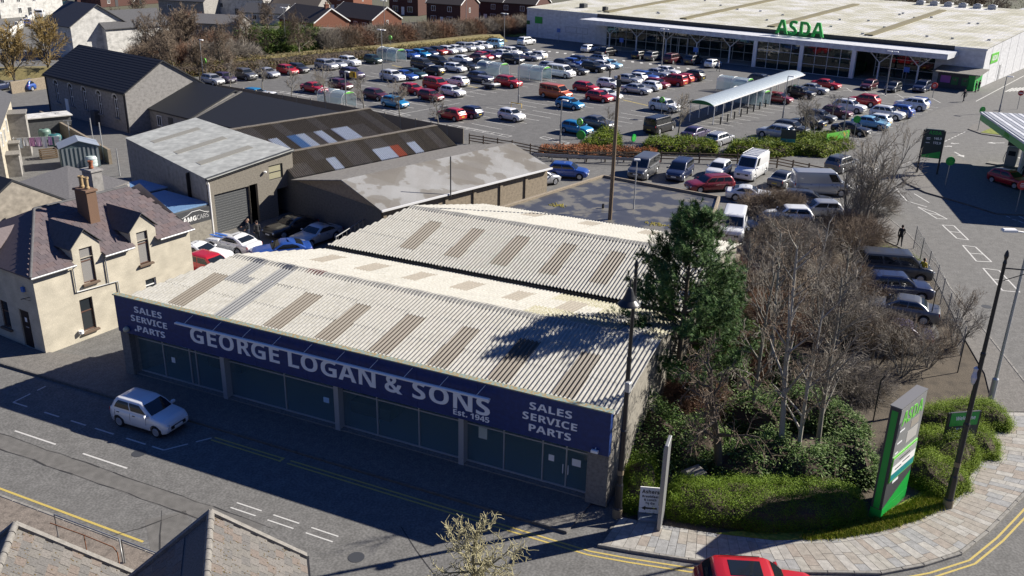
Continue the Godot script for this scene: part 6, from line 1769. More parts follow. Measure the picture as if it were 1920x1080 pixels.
# ---------------------------------------------------------------- church hall
func make_church() -> void:
	var t := thing("church_hall", "grey church hall with dark slate roof and five arched windows", "church", Vector3(-57.86, 0, -112.81), -38.64)
	var mb := MB.new()
	var xs := [2.6, 6.1, 9.3, 12.7, 16.3]
	var holes := []
	for x in xs: holes.append([x - 0.45, 1.4, x + 0.45, 4.05])
	wall(mb, Vector3.ZERO, Vector3(1, 0, 0), 18.6, 4.5, holes, 0.2)
	# arch heads fill the hole corners
	for x in xs:
		for s in [-1.0, 1.0]:
			for k in 6:
				var a0 := PI / 2 * k / 6.0; var a1 := PI / 2 * (k + 1) / 6.0
				var p0 := Vector3(x + s * 0.45 * cos(a0), 3.6 + 0.45 * sin(a0), 0); var p1 := Vector3(x + s * 0.45 * cos(a1), 3.6 + 0.45 * sin(a1), 0)
				var c := Vector3(x + s * 0.45, 4.05, 0)
				if s > 0: mb.tri(p0, c, p1)
				else: mb.tri(p0, p1, c)
	part(t, "wall", mb, M.render_grey)
	mb = MB.new()
	mb.quad(Vector3(18.6, 0, 0), Vector3(18.6, 0, -9.8), Vector3(18.6, 4.5, -9.8), Vector3(18.6, 4.5, 0)); mb.tri(Vector3(18.6, 4.5, 0), Vector3(18.6, 4.5, -9.8), Vector3(18.6, 7.5, -4.9))
	mb.quad(Vector3(0, 0, -9.8), Vector3(0, 0, 0), Vector3(0, 4.5, 0), Vector3(0, 4.5, -9.8)); mb.tri(Vector3(0, 4.5, -9.8), Vector3(0, 4.5, 0), Vector3(0, 7.5, -4.9)); mb.quad(Vector3(18.6, 0, -9.8), Vector3(0, 0, -9.8), Vector3(0, 4.5, -9.8), Vector3(18.6, 4.5, -9.8))
	part(t, "gable_wall", mb, M.render_grey)
	mb = MB.new(); gable_roof(mb, 0, 18.6, -9.8, 0, 4.5, 7.5, true, 0.2); var roof := part(t, "roof", mb, M.slate_dark)
	# slate courses
	for k in 15:
		mb = MB.new(); var f := (k + 0.5) / 15.0
		var c := Vector3(9.3, lerpf(4.38, 7.52, f) + 0.152, lerpf(0.2, -4.9, f)); mb.box(c, Vector3(18.9, 0.02, 0.36), Basis(Vector3.RIGHT, atan2(3.12, 5.1) - 0.03)); part(roof, "slate_course", mb, M.slate_dark)
	for x in xs:
		var win := MB.new()
		var pts := []
		win.box(Vector3(x, 2.5, -0.14), Vector3(0.06, 2.2, 0.05)); win.box(Vector3(x, 2.5, -0.14), Vector3(0.86, 0.06, 0.05)); win.box(Vector3(x, 3.5, -0.14), Vector3(0.86, 0.06, 0.05))
		win.boxr(Vector3(x - 0.45, 1.4, -0.17), Vector3(x - 0.39, 3.7, -0.11)); win.boxr(Vector3(x + 0.39, 1.4, -0.17), Vector3(x + 0.45, 3.7, -0.11))
		var wn := part(t, "window", win, M.white)
		mb = MB.new(); mb.boxr(Vector3(x - 0.44, 1.41, -0.18), Vector3(x + 0.44, 4.04, -0.165)); part(wn, "pane", mb, M.window)
		mb = MB.new(); mb.slab(Vector3(x, 1.34, 0.03), Vector3(1.2, 0.12, 0.3), 0.02); part(wn, "sill", mb, M.render_pale)
		mb = MB.new()
		for k in 10:
			var a := PI * (k + 0.5) / 10.0
			mb.box(Vector3(x + 0.55 * cos(a), 3.6 + 0.55 * sin(a), 0.03), Vector3(0.18, 0.16, 0.06), Basis(Vector3(0, 0, 1), a))
		part(wn, "arch", mb, M.render_white)
	mb = MB.new(); mb.boxr(Vector3(4.3, 0.1, 0), Vector3(5.1, 2.1, 0.05)); part(t, "door", mb, M.white)
	mb = MB.new(); mb.boxr(Vector3(11.3, 0.05, 0), Vector3(12.2, 1.7, 0.6)); part(t, "porch", mb, M.render_dark)
	mb = MB.new(); mb.tube(PackedVector3Array([Vector3(18.4, 4.3, 0.1), Vector3(18.4, 0.1, 0.1)]), PackedFloat32Array([0.06, 0.06]), 6); mb.tube(PackedVector3Array([Vector3(0.2, 4.3, 0.1), Vector3(0.2, 0.1, 0.1)]), PackedFloat32Array([0.06, 0.06]), 6); part(t, "downpipe", mb, M.black)
	mb = MB.new(); mb.boxr(Vector3(-0.2, 4.3, 0.2), Vector3(18.8, 4.42, 0.32)); part(t, "gutter", mb, M.black)
	# two lower wings to the right
	var a := house("church_annexe", "low grey annexe with dark slates joined to the church gable", A_c(18.6, -2.6), -38.64, 8.1, 12.0, 2.4, 4.7, M.render_pale, M.slate_dark, {front = [[2.0, 1.35, 0.9, 1.2], [6.4, 1.35, 0.8, 0.8]], doors = [[4.3]], cat = "building", ov = 0.15})
	# doors list holds plain offsets
	var b := house("long_annexe", "long dark slate roof running behind the rusty sheds", A_c(27.1, -3.0), -38.64, 16.5, 12.6, 2.4, 4.5, M.render_pale, M.slate_dark, {cat = "building", ov = 0.15})
	mb = MB.new(); mb.box(Vector3(0.0, 3.5, -3.1), Vector3(0.35, 0.3, 6.6), Basis(Vector3.RIGHT, 0.33)); part(b, "gable_coping", mb, M.concrete)

func A_c(x: float, z: float) -> Vector3:
	return Vector3(-57.86, 0, -112.81) + Basis(Vector3.UP, deg_to_rad(-38.64)) * Vector3(x, 0, z)

# ---------------------------------------------------------------- supermarket
func make_store() -> void:
	var t := thing("supermarket", "large white supermarket with glazed front, long canopy and pale ribbed roof", "building", Vector3(1.88, 0, -206.9), PARK)
	var W := 93.0; var D := 58.0; var H := 6.0; var slope := 0.045
	var mb := MB.new()
	# front wall with the glazed opening between x 21 and 86
	wall(mb, Vector3(0, 0, 0), Vector3(1, 0, 0), W, H, [[21.0, 0.0, 56.5, 4.6], [56.6, 0.0, 76.0, 4.6], [76.1, 0.0, 85.6, 4.6]], 0.3)
	mb.quad(Vector3(0, 0, -D), Vector3(0, 0, 0), Vector3(0, H, 0), Vector3(0, H + slope * D, -D))
	mb.quad(Vector3(W, 0, 0), Vector3(W, 0, -D), Vector3(W, H + slope * D, -D), Vector3(W, H, 0))
	mb.quad(Vector3(W, 0, -D), Vector3(0, 0, -D), Vector3(0, H + slope * D, -D), Vector3(W, H + slope * D, -D))
	part(t, "wall", mb, M.white_panel)
	for k in 11:
		var x := 3.0 + k * 6.0
		if x > 20 and x < 87: continue
		mb = MB.new(); mb.boxr(Vector3(x, 0, 0), Vector3(x + 0.06, H, 0.02)); part(t, "panel_joint", mb, M.grey_metal)
	for k in 9:
		mb = MB.new(); mb.boxr(Vector3(W, 0, -4.0 - k * 6.0), Vector3(W + 0.02, H + 0.2 + slope * (4 + k * 6), -4.06 - k * 6.0)); part(t, "panel_joint", mb, M.grey_metal)
	# roof of long standing seam bays
	for k in 31:
		var x0 := k * 3.0; var x1 := x0 + 2.94
		mb = MB.new()
		mb.plate([Vector3(x0, H + 0.06, 0.12), Vector3(x1, H + 0.06, 0.12), Vector3(x1, H + 0.06 + slope * D, -D), Vector3(x0, H + 0.06 + slope * D, -D)], Vector3(0, -0.05, 0))
		mb.boxr(Vector3(x0, 0, 0), Vector3(x0, 0, 0))
		for s in 3: mb.plate([Vector3(x0 + s, H + 0.1, 0.1), Vector3(x0 + s + 0.07, H + 0.1, 0.1), Vector3(x0 + s + 0.07, H + 0.1 + slope * D, -D), Vector3(x0 + s, H + 0.1 + slope * D, -D)], Vector3(0, -0.05, 0))
		part(t, "roof_bay", mb, M.store_roof)
	for q in [17.9, 36.0, 54.4, 72.4]:
		mb = MB.new(); mb.plate([Vector3(q, H + 0.3 + slope * 3, -3), Vector3(q + 1.5, H + 0.3 + slope * 3, -3), Vector3(q + 1.5, H + 0.3 + slope * 46, -46), Vector3(q, H + 0.3 + slope * 46, -46)], Vector3(0, -0.2, 0)); part(t, "rooflight", mb, M.strip)
	for q in [[10.0, -7.0, 1.3], [17.0, -5.0, 0.9]]:
		mb = MB.new(); mb.slab(Vector3(q[0], H + 0.5 - slope * q[1], q[1]), Vector3(q[2], 0.9, q[2]), 0.05); part(t, "roof_vent", mb, M.charcoal)
	var rr := RandomNumberGenerator.new(); rr.seed = 4
	for k in 26:
		var x := rr.randf_range(20, 91); var z := rr.randf_range(-40, -3)
		mb = MB.new(); mb.boxr(Vector3(x, H + 0.1 - slope * z, z), Vector3(x + 0.5, H + 0.32 - slope * z, z + 0.25)); part(t, "roof_anchor", mb, M.grey_metal)
	mb = MB.new(); mb.boxr(Vector3(18.6, 5.42, -0.02), Vector3(88.2, 6.14, 0.2)); part(t, "parapet_gutter", mb, M.dark_metal)
	mb = MB.new(); mb.boxr(Vector3(0, 5.8, 0.0), Vector3(18.6, 6.1, 0.16)); mb.boxr(Vector3(88.2, 5.8, 0.0), Vector3(W + 0.15, 6.1, 0.16)); part(t, "eaves_trim", mb, M.white_panel)
	# canopy
	mb = MB.new(); mb.boxr(Vector3(18.3, 4.55, 0.21), Vector3(88.9, 5.38, 6.1)); part(t, "canopy", mb, M.white_panel)
	for x in [24.7, 31.0, 37.6, 44.2, 51.0, 78.1, 84.4]:
		mb = MB.new()
		mb.rod(Vector3(x, 0, 4.4), Vector3(x, 2.9, 4.4), 0.16, 0.14, 10)
		for s in [-1, 1]: mb.rod(Vector3(x, 2.85, 4.4), Vector3(x + s * 1.9, 4.56, 4.4), 0.09, 0.08, 8)
		part(t, "branched_column", mb, M.white_metal)
	# recessed glazing and the projecting lobby
	glazing(t, 21.0, 56.5, -0.1, 4.6, 2.4)
	glazing(t, 76.1, 85.6, -0.1, 4.6, 2.4)
	glazing(t, 56.7, 74.2, 5.8, 4.55, 2.2)
	mb = MB.new()
	mb.quad(Vector3(56.6, 0, 0), Vector3(56.6, 0, 5.8), Vector3(56.6, 4.55, 5.8), Vector3(56.6, 4.55, 0)); mb.quad(Vector3(74.3, 0, 5.8), Vector3(74.3, 0, 0), Vector3(74.3, 4.55, 0), Vector3(74.3, 4.55, 5.8)); part(t, "lobby_side", mb, M.glass_store)
	for x in [56.65, 65.2, 74.25]:
		mb = MB.new(); mb.boxr(Vector3(x - 0.35, 0, 5.5), Vector3(x + 0.35, 4.55, 6.08)); part(t, "pillar", mb, M.white_metal)
	# dim interior
	mb = MB.new(); mb.boxr(Vector3(20.5, 0.01, -14), Vector3(86, 0.03, 5.7)); part(t, "floor", mb, tmat(lin(0.4, 0.4, 0.38), M.soft, 3.0, 0.3))
	mb = MB.new(); mb.quad(Vector3(20.5, 0, -14), Vector3(86, 0, -14), Vector3(86, 5.5, -14), Vector3(20.5, 5.5, -14)); part(t, "inner_wall", mb, tmat(lin(0.45, 0.5, 0.45), M.blot, 7.0, 0.8))
	mb = MB.new(); mb.quad(Vector3(20.5, 5.4, 0), Vector3(20.5, 5.4, -14), Vector3(86, 5.4, -14), Vector3(86, 5.4, 0)); part(t, "inner_ceiling", mb, M.render_pale)
	for k in 16:
		mb = MB.new(); mb.slab(Vector3(24 + k * 4.0, 0.8, -4.5 - (k % 3)), Vector3(2.2, 1.5, 0.8), 0.03); part(t, "checkout", mb, [M.green_dark, M.charcoal, M.teal][k % 3])
	mb = MB.new(); mb.slab(Vector3(63.6, 3.4, 2.0), Vector3(6.0, 1.0, 0.2), 0.03); part(t, "hanging_banner", mb, M.red)
	# glass doors to the left of the lobby
	mb = MB.new()
	for x in [36.2, 38.0, 39.8]: mb.boxr(Vector3(x - 0.06, 0, -0.04), Vector3(x + 0.06, 3.0, 0.1))
	mb.boxr(Vector3(36.2, 2.9, -0.038), Vector3(39.8, 3.02, 0.098)); part(t, "door_frame", mb, M.white)
	# signs on the walls
	mb = MB.new(); mb.boxr(Vector3(2.3, 3.0, 0.02), Vector3(4.3, 4.4, 0.08)); part(t, "wall_sign", mb, M.green)
	mb = MB.new(); mb.boxr(Vector3(-0.0, 2.6, 0.02), Vector3(0.9, 3.4, 0.08)); part(t, "wall_sign", mb, M.green_dark)
	mb = MB.new()
	for q in [[10.6, 1.7, 16.3, 1.78], [10.6, 2.9, 16.3, 2.98], [10.6, 1.78, 10.68, 2.9], [13.4, 1.78, 13.48, 2.9], [16.22, 1.78, 16.3, 2.9]]: mb.boxr(Vector3(q[0], q[1], 0.02), Vector3(q[2], q[3], 0.07))
	part(t, "empty_frame", mb, M.grey_metal)
	mb = MB.new(); mb.boxr(Vector3(W + 0.02, 3.4, -8.6), Vector3(W + 0.09, 5.0, -3.8)); var sg := part(t, "side_sign", mb, M.lime)
	words(sg, "lettering", "ASDA", 0.8, 3.4, M.white, Transform3D(Basis(Vector3.UP, PI / 2), Vector3(W + 0.1, 3.8, -4.5)))
	mb = MB.new(); mb.boxr(Vector3(W, 0, -12.4), Vector3(W + 0.05, 2.6, -11.2)); part(t, "side_door", mb, M.grey_metal)
	# big rooftop letters on feet, leaning on the canopy
	mb = MB.new()
	for x in [58.6, 66.6]: mb.boxr(Vector3(x - 0.06, 5.38, 1.2), Vector3(x + 0.06, 5.75, 1.45))
	var leg := part(t, "sign_feet", mb, M.grey_metal)
	var big := words(t, "rooftop_letters", "ASDA", 2.35, 8.9, M.green, Transform3D(Basis(), Vector3(58.0, 5.62, 1.3)))
	big.scale.z = 18.0
	# roof plant at the back
	for k in 6:
		mb = MB.new(); mb.slab(Vector3(66 + k * 2.9, H + 2.3 + 0.5, -55), Vector3(1.6, 0.9, 1.4), 0.06); mb.rod(Vector3(66 + k * 2.9, H + 3.2, -55), Vector3(66 + k * 2.9, H + 3.45, -55), 0.5, 0.5, 14); part(t, "roof_plant", mb, M.grey_metal)
	# rear plant wing
	mb = MB.new(); mb.boxr(Vector3(84, 0, -74), Vector3(104, 8.4, -58.2)); part(t, "rear_wing", mb, M.white_panel)
	# cash machine kiosk
	var k2 := thing("cash_machine_kiosk", "small green cash machine kiosk with felt roof at the store corner", "kiosk", Vector3(1.88, 0, -206.9) + Basis(Vector3.UP, deg_to_rad(PARK)) * Vector3(87.6, 0, 4.6), PARK)
	mb = MB.new(); mb.boxr(Vector3(0, 0, -4.3), Vector3(5.6, 2.6, 0)); part(k2, "body", mb, M.green)
	mb = MB.new(); mb.boxr(Vector3(0.02, 0.02, 0), Vector3(4.6, 2.55, 0.05)); part(k2, "front_panel", mb, M.charcoal)
	mb = MB.new(); mb.plate([Vector3(-0.8, 2.62, 0.9), Vector3(6.4, 2.62, 0.9), Vector3(6.4, 3.05, -4.4), Vector3(-0.8, 3.05, -4.4)], Vector3(0, -0.14, 0)); part(k2, "roof", mb, M.felt)
	mb = MB.new(); mb.boxr(Vector3(0.5, 0.9, 0.05), Vector3(2.0, 2.0, 0.08)); part(k2, "poster", mb, mat(lin(0.35, 0.1, 0.35), 0.5))
	for x in [2.7, 4.2]:
		mb = MB.new(); mb.boxr(Vector3(x - 0.5, 0.7, 0.05), Vector3(x + 0.5, 1.9, 0.12)); var cm := part(k2, "cash_machine", mb, M.green_dark)
		mb = MB.new(); mb.boxr(Vector3(x - 0.22, 1.3, 0.12), Vector3(x + 0.22, 1.65, 0.13)); part(cm, "screen", mb, M.window)
	# covered walkway across the car park
	walkway()
	for q in [[A3(8.2, 0, 48.6), "clear trolley shelter at the end of the hedge-side row", PARK], [A3(38.5, 0, 46.5), "clear trolley shelter beside the white van", PARK], [A3(31.5, 0, 48.5), "clear trolley shelter behind the one beside the white van", PARK], [A3(66.5, 0, 33.2), "clear trolley shelter behind the covered walkway", PARK], [A3(73.0, 0, 41.5), "clear trolley shelter beside the dark red hatchback", PARK], [Vector3(-23.58, 0.00, -120.00), "trolley shelter beside the boundary wall under bare trees", -38.0]]:
		trolley_shelter(q[0], q[2], q[1])

func glazing(t: Node, x0: float, x1: float, z: float, h: float, pitch: float) -> void:
	var n := int(round((x1 - x0) / pitch)); var s := (x1 - x0) / n
	var mb := MB.new(); mb.boxr(Vector3.ZERO, Vector3(s - 0.06, h / 3.0 - 0.05, 0.02)); var pane: ArrayMesh = mb.mesh()
	mb = MB.new(); mb.boxr(Vector3(-0.03, 0, -0.05), Vector3(0.03, h, 0.08)); var mul: ArrayMesh = mb.mesh()
	for i in n:
		for j in 3: part(t, "glass_pane", pane, M.glass_store, Vector3(x0 + i * s + 0.03, j * h / 3.0 + 0.02, z))
		part(t, "mullion", mul, M.white_metal, Vector3(x0 + i * s, 0, z))
	for j in 3:
		mb = MB.new(); mb.boxr(Vector3(x0, j * h / 3.0 - 0.03 + 0.03, z - 0.04), Vector3(x1, j * h / 3.0 + 0.06, z + 0.07)); part(t, "transom", mb, M.white_metal)

func walkway() -> void:
	var a: Vector2 = Vector2(23.00, -114.28); var b: Vector2 = Vector2(42.50, -142.57)
	var d := b - a; var L := d.length()
	var t := thing("covered_walkway", "long arched canopy over the car park walkway with slim posts", "canopy", Vector3(a.x, 0, a.y), -rad_to_deg(d.angle()))
	var n := 24
	for k in n:
		var mb := MB.new(); var rows := []
		for j in 9:
			var f := j / 8.0; var ang := PI * (0.16 + 0.68 * f)
			var y := 2.45 + 0.95 * (sin(ang) - sin(PI * 0.16)); var z := -1.75 * cos(ang) / cos(PI * 0.16)
			rows.append([Vector3(L * k / n, y, z), Vector3(L * (k + 0.985) / n, y, z)])
		mb.grid(rows)
		part(t, "roof_panel", mb, tmat(lin(0.36, 0.42, 0.47), M.soft, 1.2, 0.5))
		if k % 2 == 0:
			for s in [-1.0, 1.0]:
				mb = MB.new(); mb.rod(Vector3(L * (k + 0.5) / n, 0, s * 1.6), Vector3(L * (k + 0.5) / n, 2.45, s * 1.6), 0.06, 0.06, 8); part(t, "post", mb, M.white_metal)
		mb = MB.new()
		for j in 8:
			var f0 := j / 8.0; var f1 := (j + 1) / 8.0
			var a0 := PI * (0.16 + 0.68 * f0); var a1 := PI * (0.16 + 0.68 * f1)
			mb.rod(Vector3(L * k / n, 2.42 + 0.95 * (sin(a0) - sin(PI * 0.16)), -1.75 * cos(a0) / cos(PI * 0.16)), Vector3(L * k / n, 2.42 + 0.95 * (sin(a1) - sin(PI * 0.16)), -1.75 * cos(a1) / cos(PI * 0.16)), 0.03, 0.03, 4, false)
		part(t, "hoop", mb, M.white_metal)
	for s in [-1.75, 1.75]:
		var mb := MB.new(); mb.boxr(Vector3(0, 2.36, s - 0.05), Vector3(L, 2.5, s + 0.05)); part(t, "beam", mb, M.white_metal)
	var fan := MB.new(); var pts := []
	for j in 13:
		var ang := PI * (0.16 + 0.68 * j / 12.0)
		pts.append(Vector3(-0.06, 2.45 + 0.95 * (sin(ang) - sin(PI * 0.16)), 1.75 * cos(ang) / cos(PI * 0.16)))
	fan.plate(pts, Vector3(0.05, 0, 0)); part(t, "end_panel", fan, M.green_dark)
	# dark bollards along the path
	var bm := MB.new(); bm.slab(Vector3(0, 0.5, 0), Vector3(0.14, 1.0, 0.14), 0.03); var me: ArrayMesh = bm.mesh()
	for k in 8:
		var p := a.lerp(b, 0.04 + k * 0.065) + d.normalized().orthogonal() * -2.3
		solo("bollard", me, M.black, "black bollard along the walkway edge, %s from its green end" % ORD[k], "bollard", Vector3(p.x, 0, p.y), 0.0, "bollards along the covered walkway")

func trolley_shelter(at: Vector3, turn: float, label: String) -> void:
	var t := thing("trolley_shelter", label, "shelter", at, turn, "trolley shelters in the car park")
	var mb := MB.new()
	for x in [-2.4, 0.0, 2.4]:
		mb = MB.new()
		var pts := PackedVector3Array(); var rr := PackedFloat32Array()
		for j in 9:
			var ang := PI * j / 8.0
			pts.append(Vector3(x, 1.5 + 0.75 * sin(ang), -1.25 * cos(ang))); rr.append(0.035)
		pts.insert(0, Vector3(x, 0, -1.25)); rr.insert(0, 0.035); pts.append(Vector3(x, 0, 1.25)); rr.append(0.035)
		mb.tube(pts, rr, 5); part(t, "hoop", mb, M.white_metal)
	for k in 2:
		mb = MB.new(); var rows := []
		for j in 9:
			var ang := PI * j / 8.0
			rows.append([Vector3(-2.38 + k * 2.4, 1.5 + 0.75 * sin(ang), -1.25 * cos(ang)), Vector3(-0.02 + k * 2.4, 1.5 + 0.75 * sin(ang), -1.25 * cos(ang))])
		mb.grid(rows); part(t, "roof_panel", mb, M.poly_clear)
		for s in [-1.25, 1.25]:
			mb = MB.new(); mb.boxr(Vector3(-2.38 + k * 2.4, 0.25, s - 0.01), Vector3(-0.02 + k * 2.4, 1.5, s + 0.01)); part(t, "side_panel", mb, M.poly_clear)
	mb = MB.new(); var pts2 := []
	for j in 9:
		var ang := PI * (0.25 + 0.5 * j / 8.0)
		pts2.append(Vector3(2.46, 1.5 + 0.75 * sin(ang), 1.25 * cos(ang)))
	mb.plate(pts2, Vector3(-0.03, 0, 0)); part(t, "end_sign", mb, M.lime)
	# nested trolleys inside: a row of wire baskets
	for k in 5:
		mb = MB.new(); var x := -1.7 + k * 0.75
		for e in [[-0.3, 0.55], [0.3, 0.55]]:
			mb.rod(Vector3(x - 0.3, 0.55, e[0]), Vector3(x + 0.3, 0.6, e[0]), 0.012, 0.012, 4, false); mb.rod(Vector3(x - 0.35, 0.95, e[0]), Vector3(x + 0.4, 1.0, e[0]), 0.014, 0.014, 4, false)
			for q in 4: mb.rod(Vector3(x - 0.32 + q * 0.22, 0.56, e[0]), Vector3(x - 0.35 + q * 0.24, 0.97, e[0]), 0.01, 0.01, 3, false)
			mb.rod(Vector3(x - 0.25, 0.1, e[0]), Vector3(x - 0.3, 0.56, e[0]), 0.014, 0.014, 4, false)
		for q in 3: mb.rod(Vector3(x + 0.4, 0.6 + q * 0.2, -0.3), Vector3(x + 0.4, 0.6 + q * 0.2, 0.3), 0.012, 0.012, 3, false)
		var tr := thing("shopping_trolley", "wire trolley nested in the " + label, "trolley", at, turn, "trolleys nested in the shelters")
		part(tr, "basket", mb, M.galv)
		mb = MB.new()
		for w in [[-0.25, -0.28], [-0.25, 0.28], [0.35, -0.25], [0.35, 0.25]]: mb.disc(Vector3(x + w[0], 0.06, w[1]), Vector3(0, 0, 1), 0.06, 0.03, 8)
		part(tr, "castors", mb, M.black)

# ---------------------------------------------------------------- petrol station
func make_petrol() -> void:
	var t := thing("petrol_canopy", "petrol station canopy with white ribbed roof and green edge", "canopy")
	var c0 := Vector3(50.1, 0, -98.6); var dirx := (Vector3(47.1, 0, -83.7) - c0).normalized()   # left edge runs towards the camera
	var out := Vector3(-dirx.z, 0, dirx.x)
	if out.x < 0: out = -out
	var L := 22.0; var Wd := 14.0
	t.position = c0
	t.basis = Basis(out, Vector3.UP, dirx)   # local x = away to the right, z = along the visible edge
	var mb := MB.new(); mb.boxr(Vector3(0, 4.25, 0), Vector3(Wd, 5.0, L)); part(t, "fascia", mb, M.green)
	mb = MB.new(); mb.boxr(Vector3(-0.06, 4.92, -0.06), Vector3(Wd + 0.06, 5.12, L + 0.06)); part(t, "edge_trim", mb, M.white_panel)
	for k in 28:
		mb = MB.new(); mb.slab(Vector3(0.35 + k * 0.49, 5.15, L / 2), Vector3(0.4, 0.06, L - 0.2), 0.02); part(t, "roof_rib", mb, M.grey_metal if k % 2 == 0 else M.white_panel)
	for z in [5.5, 16.5]:
		for x in [3.5, 10.5]:
			mb = MB.new(); mb.boxr(Vector3(x - 0.3, 0, z - 0.3), Vector3(x + 0.3, 4.25, z + 0.3)); part(t, "column", mb, M.white_panel)
	words(t, "lettering", "ASDA", 0.4, 1.7, M.lime, Transform3D(Basis(Vector3.UP, -PI / 2), Vector3(-0.02, 4.42, 9.0)))
	# pump beside the red car
	var p := thing("fuel_pump", "tall grey fuel pump island unit beside the red hatchback", "fuel pump", Vector3(52.66, 0.00, -95.29), -38.0)
	mb = MB.new(); mb.slab(Vector3(0, 1.05, 0), Vector3(1.1, 2.1, 0.6), 0.05); part(p, "body", mb, M.galv)
	mb = MB.new(); mb.slab(Vector3(0, 2.7, 0), Vector3(1.2, 1.0, 0.5), 0.04); part(p, "head", mb, M.charcoal)
	mb = MB.new(); mb.boxr(Vector3(-0.35, 1.2, 0.3), Vector3(0.35, 1.7, 0.32)); part(p, "display", mb, M.window)
	mb = MB.new(); mb.tube(PackedVector3Array([Vector3(-0.6, 1.5, 0.1), Vector3(-0.75, 0.7, 0.15), Vector3(-0.62, 0.4, 0.2)]), PackedFloat32Array([0.03, 0.03, 0.03]), 5); part(p, "hose", mb, M.black)
	mb = MB.new(); mb.slab(Vector3(0, 0.06, 0), Vector3(4.4, 0.14, 1.2), 0.03); part(p, "island", mb, M.concrete)
	# price sign on two legs
	var s0: Vector3 = Vector3(41.61, 0.00, -92.01); var s1: Vector3 = Vector3(42.54, 0.00, -90.17)
	var sx := (s1 - s0); sx.y = 0
	# the board faces the junction, turned a little to the street
	var pt := thing("price_sign", "dark petrol price board on two legs with green wedge foot", "sign", (s0 + s1) / 2, -20.0)
	for x in [-0.95, 0.95]:
		mb = MB.new(); mb.boxr(Vector3(x - 0.08, 0, -0.1), Vector3(x + 0.08, 4.5, 0.1)); part(pt, "leg", mb, M.dark_metal)
	mb = MB.new(); mb.boxr(Vector3(-0.87, 1.7, -0.12), Vector3(0.87, 4.6, 0.12)); var bd := part(pt, "board", mb, mat(lin(0.012, 0.03, 0.035), 0.4))
	mb = MB.new(); mb.plate([Vector3(-0.86, 1.72, 0.125), Vector3(0.86, 1.72, 0.125), Vector3(0.86, 2.45, 0.125), Vector3(-0.86, 1.95, 0.125)], Vector3(0, 0, -0.004)); part(bd, "green_wedge", mb, M.green)
	words(bd, "lettering", "ASDA", 0.34, 1.15, M.green, Transform3D(Basis(), Vector3(-0.5, 4.1, 0.121)))
	for q in [[3.6, "146.9"], [3.15, "172.9"]]: words(bd, "lettering", q[1], 0.24, 0.72, M.white, Transform3D(Basis(), Vector3(0.02, q[0], 0.121)))
	for q in [3.72, 3.58, 3.22]:
		mb = MB.new(); mb.boxr(Vector3(-0.66, q, 0.121), Vector3(-0.3, q + 0.05, 0.126)); part(bd, "small_print", mb, M.letter)

